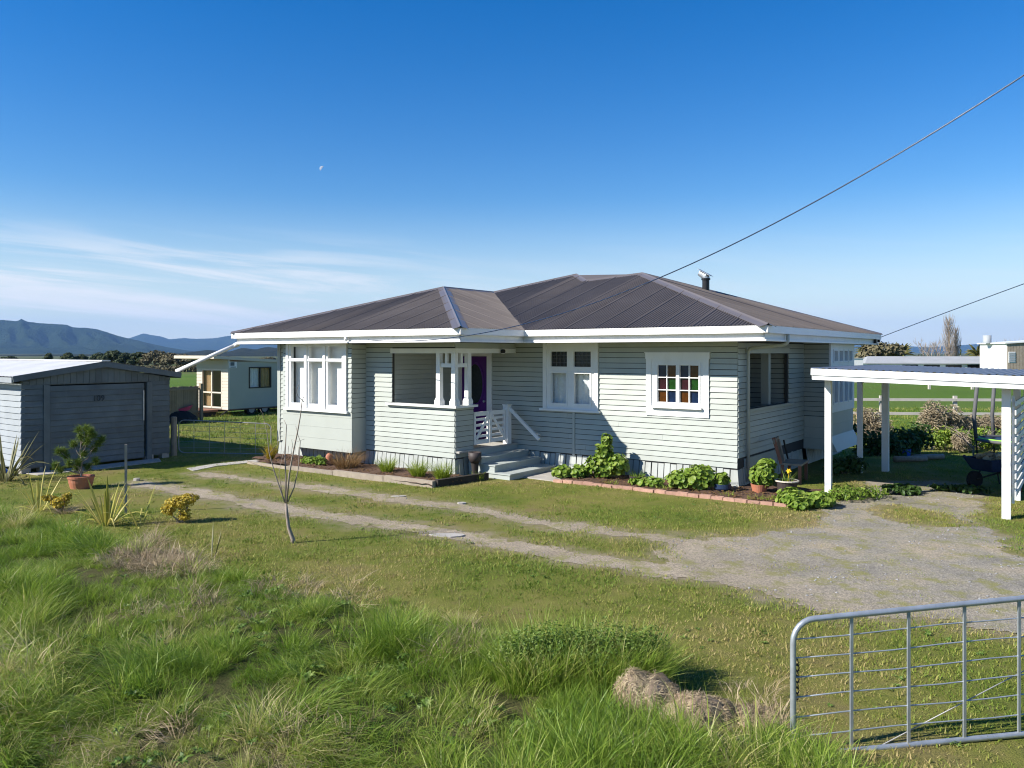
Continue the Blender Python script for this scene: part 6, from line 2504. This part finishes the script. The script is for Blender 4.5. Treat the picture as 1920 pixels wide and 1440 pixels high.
# wheelbarrow
X, Y = G(1862, 914)
t = thing('wheelbarrow', 'dark wheelbarrow full of rubbish with a red bin beside the slatted screen', 'wheelbarrow', (X + 0.1, Y + 0.1, 0), 0.3)
m = MB()
m.add([(-0.35, -0.25, 0.35), (0.35, -0.25, 0.35), (0.35, 0.25, 0.35), (-0.35, 0.25, 0.35), (-0.5, -0.35, 0.62), (0.5, -0.35, 0.62), (0.5, 0.35, 0.62), (-0.5, 0.35, 0.62)],
      [(0, 3, 2, 1), (0, 1, 5, 4), (1, 2, 6, 5), (2, 3, 7, 6), (3, 0, 4, 7)])
m.build('tub', M['navy'], t)
MB().tube([(-0.55, -0.04, 0.18), (-0.55, 0.04, 0.18)], 0.18, 16).build('wheel', M['rubber'], t)
for y in (-0.22, 0.22):
    MB().tube([(-0.55, y * 0.3, 0.2), (-0.1, y, 0.34), (0.85, y * 1.2, 0.55)], 0.016, 6).build('handle', M['darkwood'], t)
    MB().tube([(0.3, y, 0.35), (0.38, y, 0.0)], 0.014, 6).build('leg', M['darkwood'], t)
MB().lathe([(0.17, -0.0), (0.2, 0.38)], 14, (-0.15, -0.52, 0.0)).build('red_bin', M['red'], t)
link('rubbish', leaf_cloud('rubbish', [(0, 0, 0.62, 0.4, 0.28, 0.12)], 160, 0.07, 77), M['shrubdry'], t, kind='stuff')
# bucket, logs, plank
X, Y = G(1697, 850, -0.2)
m = MB().lathe([(0.13, 0.0), (0.17, 0.3), (0.16, 0.3), (0.125, 0.02)], 16)
m.build('blue_bucket', M['blue'], None, label='blue bucket in the shade of the back shrubs', cat='bucket', loc=(X, Y, float(gh(X, Y))))
X, Y = G(1700, 866)
for k, (dx_, dy__, L1, a) in enumerate(((0.1, 0, 0.9, 0.15), (0.75, 0.35, 0.9, 0.2))):
    m = MB().tube([(-L1 / 2, 0, 0.08), (0, 0.02, 0.085), (L1 / 2, 0, 0.08)], [0.08, 0.075, 0.07], 9)
    m.build('log', M['bark'], None, smooth=True, label=('pale log lying at the edge of the carport shade', 'second log lying end to end behind the first')[k], cat='log', loc=(X + dx_, Y + dy__, float(gh(X + dx_, Y + dy__))), rz=a, group='logs behind the carport')


def shrub(label, px, py, s, h, n, size, mat, seed, d=None, name='shrub', group='shrubs at the back of the yard', cat='shrub', aspect=0.6, blobs=None):
    X, Y = G(px, py, -0.5 if py < 870 else 0.0) if d is None else world_at(px, d)
    zz_ = float(gh(X, Y))
    t = thing(name, label, cat, (X, Y, zz_), 0, group)
    r = random.Random(seed)
    if blobs is None:
        blobs = [(r.uniform(-0.55, 0.55) * s, r.uniform(-0.3, 0.3) * s, h * r.uniform(0.3, 0.62), s * r.uniform(0.35, 0.6), s * r.uniform(0.3, 0.5), h * r.uniform(0.28, 0.4)) for k in range(5)]
    link('foliage', leaf_cloud('foliage', blobs, n, size, seed, aspect=aspect), M[mat], t, kind='stuff')
    m = MB()
    for k in range(7):
        b = blobs[k % len(blobs)]
        m.tube([(r.uniform(-0.1, 0.1) * s, r.uniform(-0.1, 0.1) * s, -0.05), (b[0] * 0.6, b[1] * 0.6, b[2] * 0.6), (b[0], b[1], b[2] + b[5] * 0.6)], [0.03 * s, 0.02 * s, 0.006 * s], 5)
    m.build('stems', M['bark'], t)
    return t


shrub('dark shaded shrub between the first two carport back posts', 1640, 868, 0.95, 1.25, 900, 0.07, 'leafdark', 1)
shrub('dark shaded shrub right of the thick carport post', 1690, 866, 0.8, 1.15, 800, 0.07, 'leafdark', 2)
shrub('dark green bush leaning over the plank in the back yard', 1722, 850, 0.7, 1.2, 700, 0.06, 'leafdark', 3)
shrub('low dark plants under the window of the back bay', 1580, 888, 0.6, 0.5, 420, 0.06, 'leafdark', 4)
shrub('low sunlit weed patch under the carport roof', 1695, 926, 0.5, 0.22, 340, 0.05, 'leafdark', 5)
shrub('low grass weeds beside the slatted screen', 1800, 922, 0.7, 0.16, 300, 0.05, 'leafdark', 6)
for k in range(7):
    shrub('sunlit green hedge plant along the back lawn, %s from the left' % ('first', 'second', 'third', 'fourth', 'fifth', 'sixth', 'seventh')[k], 1745 + k * 24, 842 - (k % 3) * 3, 0.62, 0.75 + 0.12 * (k % 2), 420, 0.05, ('leafgreen', 'tuft', 'leafgreen')[k % 3], 20 + k, group='hedge plants on the back lawn')
shrub('tall tangled dry bush standing against the paddock fence', 1762, 800, 0.95, 1.9, 1500, 0.12, 'shrubdry', 31, d=30, aspect=0.12)
shrub('lower dry bush right of the tall tangled one', 1812, 796, 0.9, 1.1, 1500, 0.10, 'shrubdry', 32, d=30.4, aspect=0.12)
shrub('low dry bush by the right fence post', 1850, 796, 0.9, 1.0, 1500, 0.10, 'shrubdry', 33, d=31, aspect=0.12)
shrub('dry brown bush beside the back bay of the house', 1635, 800, 0.9, 1.6, 1700, 0.10, 'shrubdry', 34, d=28, aspect=0.12)
shrub('grey twiggy bush behind the bare fruit tree', 1800, 836, 0.5, 0.8, 900, 0.08, 'shrubdry', 35, d=26.5, aspect=0.12)


def bare_tree(label, px, d, h, seed, spread=0.5, depth=4, up=0.6, name='bare_tree', trunk=0.05, n0=4, group='leafless trees', zbase=None, thin=0.25):
    X, Y = world_at(px, d)
    zb_ = float(gh(X, Y)) if zbase is None else zbase
    t = thing(name, label, 'tree', (X, Y, zb_), 0, group)
    r = random.Random(seed)
    tm, bm_ = MB(), MB()
    th = h * thin
    tm.tube([(0, 0, -0.1), (r.uniform(-0.02, 0.02) * h, 0, th * 0.5), (0, 0, th)], [trunk, trunk * 0.8, trunk * 0.65], 7)

    def grow(p, dr__, L, rad, lv):
        p = Vector(p)
        q = p + dr__ * L * 0.5 + Vector((r.uniform(-1, 1), r.uniform(-1, 1), r.uniform(-0.3, 0.6))) * L * 0.08
        e = p + dr__ * L
        bm_.tube([p, q, e], [rad, rad * 0.8, rad * 0.55], 4 if lv < 2 else 3, cap=False)
        if lv >= depth:
            return
        for k in range(3 if lv < 3 else 3):
            nd_ = (dr__ * 1.0 + Vector((r.uniform(-1, 1), r.uniform(-1, 1), r.uniform(-0.2, 0.4) + up)) * spread).normalized()
            grow(p + dr__ * L * r.uniform(0.45, 1.0), nd_, L * r.uniform(0.55, 0.8), rad * 0.58, lv + 1)

    for k in range(n0):
        a = 6.283 * k / n0 + r.uniform(-0.4, 0.4)
        dr0 = Vector((math.cos(a) * spread, math.sin(a) * spread, 1.0)).normalized()
        grow((0, 0, th * r.uniform(0.7, 1.0)), dr0, h * 0.36, trunk * 0.5, 1)
    tm.build('trunk', M['bark'], t)
    bm_.build('branches', M['bark'], t)
    return t


bare_tree('small bare fruit tree with a pale trunk on the back lawn', 1826, 25.0, 1.6, 4, 1.1, 3, 0.1, 'fruit_tree', 0.035, 4, None)
# tall bare poplars far right
def poplar(label, px, d, htop, seed, wid):
    X, Y = world_at(px, d)
    zb_ = float(gh(X, Y))
    h = htop - zb_
    t = thing('poplar_tree', label, 'tree', (X, Y, zb_), 0, 'leafless trees beyond the shed')
    r = random.Random(seed)
    MB().tube([(0, 0, -0.2), (0.1, 0, h * 0.5), (0, 0, h * 0.97)], [0.28, 0.16, 0.03], 6).build('trunk', M['bark'], t)
    m = MB()
    for k in range(230):
        z0_ = h * (0.12 + 0.78 * r.random())
        a = r.uniform(0, 6.283)
        f = z0_ / h
        L = wid * (1.2 * math.sin(math.pi * min(1, 0.12 + 0.86 * f)) + 0.15) * r.uniform(0.6, 1.2)
        e = Vector((math.cos(a) * L * 0.55, math.sin(a) * L * 0.55, L * r.uniform(1.2, 2.0)))
        p = Vector((0, 0, z0_))
        m.tube([p, p + e * 0.5 + Vector((math.cos(a), math.sin(a), 0)) * 0.12 * L, p + e], [0.040, 0.028, 0.010], 3, cap=False)
    m.build('branches', M['bark'], t)


poplar('tallest bare poplar on the right skyline', 1779, 190, z_of(591, 190), 3, 2.0)
poplar('shorter bare poplar touching the tallest one', 1792, 192, z_of(612, 192), 5, 1.6)
bare_tree('bare spreading tree left of the poplars', 1748, 170, 8.0, 12, 0.55, 5, 0.35, 'bare_tree', 0.25, 5, 'leafless trees beyond the shed')
bare_tree('bare tree with thin crown far right of the poplars', 1893, 200, 9.5, 14, 0.5, 5, 0.5, 'bare_tree', 0.22, 5, 'leafless trees beyond the shed')


def palm(label, px, d, top, seed, L=2.3, n=70):
    X, Y = world_at(px, d)
    zb_ = float(gh(X, Y))
    h = top - zb_ - L * 0.55
    t = thing('palm_tree', label, 'palm', (X, Y, zb_), 0, 'palms beyond the shed')
    MB().tube([(0, 0, -0.2), (0, 0, h)], [0.4, 0.33], 10).build('trunk', M['bark'], t)
    r = random.Random(seed)
    vs, fs, sh = [], [], []
    for k in range(n):
        a = r.uniform(0, 6.283)
        rise = R(r.uniform(-35, 82))
        v, f = strap((0, 0, h), a, L * r.uniform(0.8, 1.1), 0.34, rise, r.uniform(0.6, 1.3), 6, fold=0.7)
        o = len(vs)
        vs += v
        fs += [tuple(i + o for i in q) for q in f]
        sh += [min(1, max(0, 0.25 + 0.4 * r.random() + (0.35 if rise < 0.1 else 0)))] * len(v)
    link('fronds', mesh_arrays('fronds', vs, fs, sh), M['palm'], t, kind='stuff')


palm('leftmost bushy palm behind the white hut', 1626, 135, z_of(647, 135), 1, 2.6)
palm('palm in the middle of the group behind the long shed', 1672, 138, z_of(650, 138), 2, 2.5)
palm('palm with a round head at the right end of the palm group', 1691, 132, z_of(651, 132), 3, 2.4)
palm('lone palm beside the white neighbouring shed', 1833, 120, z_of(652, 120), 4, 2.2)


def ftree(label, px, d, top_py, wpx, mat, seed, n=420, conic=False, group='trees across the left paddocks', name='paddock_tree'):
    X, Y = world_at(px, d)
    zb_ = float(gh(X, Y))
    h = z_of(top_py, d) - zb_
    wd = wpx / 1470 * d / 2
    t = thing(name, label, 'tree', (X, Y, zb_), 0, group)
    r = random.Random(seed)
    if conic:
        blobs = [(0, 0, h * (0.15 + 0.8 * k / 6), wd * (1 - k / 7.0), wd * (1 - k / 7.0), h * 0.13) for k in range(7)]
    else:
        blobs = [(r.uniform(-0.65, 0.65) * wd, r.uniform(-0.5, 0.5) * wd, h * r.uniform(0.38, 0.78), wd * r.uniform(0.3, 0.5), wd * r.uniform(0.3, 0.5), h * r.uniform(0.14, 0.22)) for k in range(9)]
        blobs.append((0, 0, h * 0.80, wd * 0.5, wd * 0.4, h * 0.18))
    link('crown', leaf_cloud('crown', blobs, n, max(0.12, wd * 0.07), seed, sides=5), M[mat], t, kind='stuff')
    m = MB().tube([(0, 0, -0.3), (0.1, 0, h * 0.4), (0, 0, h * 0.7)], [0.06 * h, 0.045 * h, 0.015 * h], 6)
    for k in range(5):
        b = blobs[k]
        m.tube([(0, 0, h * 0.3), (b[0] * 0.5, b[1] * 0.5, b[2] * 0.75), (b[0], b[1], b[2])], [0.03 * h, 0.02 * h, 0.008 * h], 5)
    m.build('trunk', M['bark'], t)


ftree('brown bushy willow behind the palms', 1648, 128, 641, 92, 'treebrown', 51, 2600, group='trees beyond the shed', name='willow_tree')
ftree('dark narrow conifer right of the poplars', 1801, 145, 649, 10, 'treedark', 52, 300, True, group='trees beyond the shed', name='conifer_tree')
ftree('low brown scrub tree left of the poplars', 1725, 150, 661, 30, 'treebrown', 53, 300, group='trees beyond the shed', name='scrub_tree')
tl = [(20, 668, 30, 'treedark', 330, 'small dark tree at the far left edge above the garage roof'), (92, 662, 20, 'treedark', 330, 'dark round tree above the left end of the garage roof'), (128, 661, 30, 'treedark', 330, 'broad dark tree second along the garage ridge'),
      (153, 664, 20, 'treedark', 335, 'small dark tree third along the garage ridge'), (186, 661, 30, 'treedark', 270, 'dark tree just left of the garage gable top'), (208, 657, 36, 'treedark', 262, 'tall dark tree right above the garage gable top'),
      (236, 661, 32, 'treedark', 258, 'dark rounded tree right of the garage gable top'), (262, 660, 40, 'treedark', 252, 'wide dark green tree in the middle of the left tree line'), (290, 657, 40, 'treebrown', 250, 'brownish tall tree in the left tree line'),
      (318, 661, 44, 'treebrown', 246, 'brown spreading tree left of the cabin roof'), (346, 664, 40, 'treebrown', 244, 'brown low tree touching the slanting white pipe'), (380, 668, 40, 'treebrown', 250, 'brown scrubby tree behind the cabin roof'),
      (420, 668, 40, 'treebrown', 300, 'grey brown tree behind the right half of the cabin roof'), (470, 672, 46, 'treebrown', 310, 'reddish brown scrub behind the cabin'), (505, 670, 40, 'treebrown', 320, 'brown scrub nearest the house corner'),
      (-40, 664, 60, 'treedark', 320, 'dark tree outside the left edge of the lawn view')]
for k, (px, py, wpx, mt, d, lab) in enumerate(tl[:-1]):
    ftree(lab, px, d, py - 1, wpx * 1.25, mt, 100 + k, 2600)
# scrubby strip under the tree line
r = random.Random(9)
vs_all = []
bl = []
for k in range(60):
    px = 150 + 380 * r.random()
    d = r.uniform(225, 260)
    X, Y = world_at(px, d)
    bl.append((X, Y, float(gh(X, Y)) + 0.9, r.uniform(2, 5), r.uniform(1, 3), r.uniform(0.7, 1.5)))
me = bpy.data.meshes.new('x')
rr = leaf_cloud('scrub_strip', [(b[0], b[1], b[2] + 50, *b[3:]) for b in bl], 9000, 0.34, 5, sides=5)
for v in rr.vertices:
    v.co.z -= 50
link('scrub_strip', rr, M['treebrown'], kind='stuff', label='brown scrub running below the left tree line', cat='scrub')


# ---- hills ------------------------------------------------------------------------------------------
def hillmat(name, c0, c1, c2, scale):
    m, nt, nd, lk, b = new_mat(name)
    pos = npos(nt)
    n1 = nnoise(nt, scale, 6, pos, 0.65)
    n2 = nnoise(nt, scale * 9, 4, pos, 0.7)
    c = nramp(nt, n1, [(0.3, c0), (0.5, c1), (0.72, c2)])
    c = nmix(nt, nmap(nt, n2, 0.4, 0.7, 0, 0.5), c, c0)
    lk.new(c, b.inputs['Base Color'])
    b.inputs['Roughness'].default_value = 0.95
    b.inputs['Specular IOR Level'].default_value = 0.05
    nbump(nt, n2, b, 1.0, 90.0)
    return m


def hill_range(name, label, prof, d0, depth, mat, rough=0.4, base=-14, seed=0, nx_=240, ny_=46, lat=26.0):
    xs_ = [p[0] for p in prof]
    ys_ = [p[1] for p in prof]
    PX = np.linspace(xs_[0], xs_[-1], nx_)
    f = np.linspace(0, 1, ny_)
    PXX, FF = np.meshgrid(PX, f)
    dr = d0 + depth * 0.62
    top = CZ + (660 - np.interp(PX, xs_, ys_)) / 1470 * dr - base
    D = d0 + FF * depth
    s = np.where(FF < 0.62, FF / 0.62, 1 - (FF - 0.62) / 0.38)
    s = s ** 1.15
    az_ = PXX / 1470.0 * lat
    rg = 1 - np.abs(2 * fbm(az_ + seed + FF * 1.5, FF * 3.0 + seed, 4) - 1)
    mod = 1 - rough * (1 - rg) * (4 * s * (1 - s)) * 1.6
    edge = np.minimum(1, np.minimum((PXX - xs_[0]), (xs_[-1] - PXX)) / 60.0 + 0.02)
    Z = base + top[None, :] * s * mod + (fbm(az_ * 9 + seed, FF * 30, 3) - 0.5) * 0.03 * top[None, :] * np.sqrt(s)
    Z = np.where((FF == 0) | (FF == 1), base - 2, Z)
    X = (PXX - 960) / 1470 * D
    co_ = np.stack([X.ravel(), D.ravel(), Z.ravel()], 1)
    ii = np.arange(nx_ * ny_).reshape(ny_, nx_)
    qq = np.stack([ii[:-1, :-1].ravel(), ii[:-1, 1:].ravel(), ii[1:, 1:].ravel(), ii[1:, :-1].ravel()], 1)
    me_ = grid_mesh(name, co_, qq)
    return link(name, me_, mat, kind='structure', label=label)


bush_m = hillmat('bush_clad_slopes', (0.010, 0.020, 0.008), (0.022, 0.040, 0.013), (0.045, 0.062, 0.022), 0.0022)
past_m = hillmat('pasture_slopes', (0.020, 0.026, 0.012), (0.045, 0.052, 0.024), (0.085, 0.075, 0.042), 0.006)
hill_range('mountain_range', 'long bush clad mountain range on the left skyline',
           [(-900, 640), (-600, 612), (-350, 590), (-150, 602), (0, 598), (20, 600), (32, 602), (40, 597.5), (50, 602), (90, 606), (128, 609), (134, 613), (160, 614), (185, 617), (205, 624), (230, 631), (270, 641), (310, 650), (345, 656), (400, 664), (470, 672)], 6200, 3600, bush_m, 0.85, seed=3)
hill_range('far_mountain_range', 'further blue mountain range behind the cabin',
           [(100, 662), (200, 645), (248, 632), (262, 627), (270, 624.5), (280, 627), (300, 630), (318, 636), (345, 633.5), (370, 635), (400, 634), (430, 629), (470, 632), (523, 640), (600, 636), (760, 640), (1000, 652), (1250, 664)], 12500, 4500, bush_m, 0.7, seed=8)
hill_range('right_mountain_range', 'low pale blue mountains on the right skyline',
           [(1150, 664), (1400, 654), (1600, 646), (1640, 645), (1690, 648), (1740, 651), (1790, 648), (1830, 645), (1845, 642), (1870, 643), (1920, 646), (2100, 640), (2400, 650), (2700, 662)], 13500, 4300, bush_m, 0.3, seed=15)
hill_range('foothills', 'rolling brown and green foothills in front of the mountains',
           [(-700, 668), (-300, 664), (0, 665), (170, 664), (210, 661), (260, 662), (300, 661), (340, 662), (390, 656), (430, 659), (455, 652), (480, 655), (500, 650), (540, 655), (640, 660), (800, 670), (1000, 674)], 2600, 1400, past_m, 0.5, base=-13, seed=21, lat=60)

# ---- daytime moon -----------------------------------------------------------------------------------
md = 30000.0
mr = 4.9 / 1470 * md
m = MB()
n = 12
vs_ = []
for i in range(n + 1):
    th = math.pi * i / n
    for j in range(7):
        ph_ = math.pi / 2 + math.pi * 0.62 * j / 6  # arc covers the lit part alone, the phase is put into the shape
        vs_.append((mr * math.sin(th) * math.cos(ph_), -mr * math.sin(th) * abs(math.sin(ph_)) * 0.3, mr * math.cos(th)))
m.add(vs_, [(i * 7 + j, (i + 1) * 7 + j, (i + 1) * 7 + j + 1, i * 7 + j + 1) for i in range(n) for j in range(6)])
mo_ = m.build('moon', paint('moon_rock', (0.34, 0.37, 0.42), 1.0, 0.1, 0.01, 0.0), None, smooth=True, label='faint half moon high in the left sky', cat='moon', loc=((604 - 960) / 1470 * md, md, CZ + (660 - 316) / 1470 * md))
mo_.rotation_euler = (0, R(35), 0)

# ---- haze ---------------------------------------------------------------------------------------------
hz = MB().box(-19500, 19500, -19500, 19500, -20, 760).build('haze', None, kind='stuff', label='thin blue haze of the distance', cat='haze')
hm = bpy.data.materials.new('haze_air')
hm.use_nodes = True
hm.node_tree.nodes.clear()
ho = hm.node_tree.nodes.new('ShaderNodeOutputMaterial')
pv = hm.node_tree.nodes.new('ShaderNodeVolumePrincipled')
pv.inputs['Color'].default_value = (0.30, 0.56, 1.0, 1)
pv.inputs['Density'].default_value = 0.000036
pv.inputs['Anisotropy'].default_value = 0.0
hm.node_tree.links.new(pv.outputs[0], ho.inputs['Volume'])
hz.data.materials.append(hm)
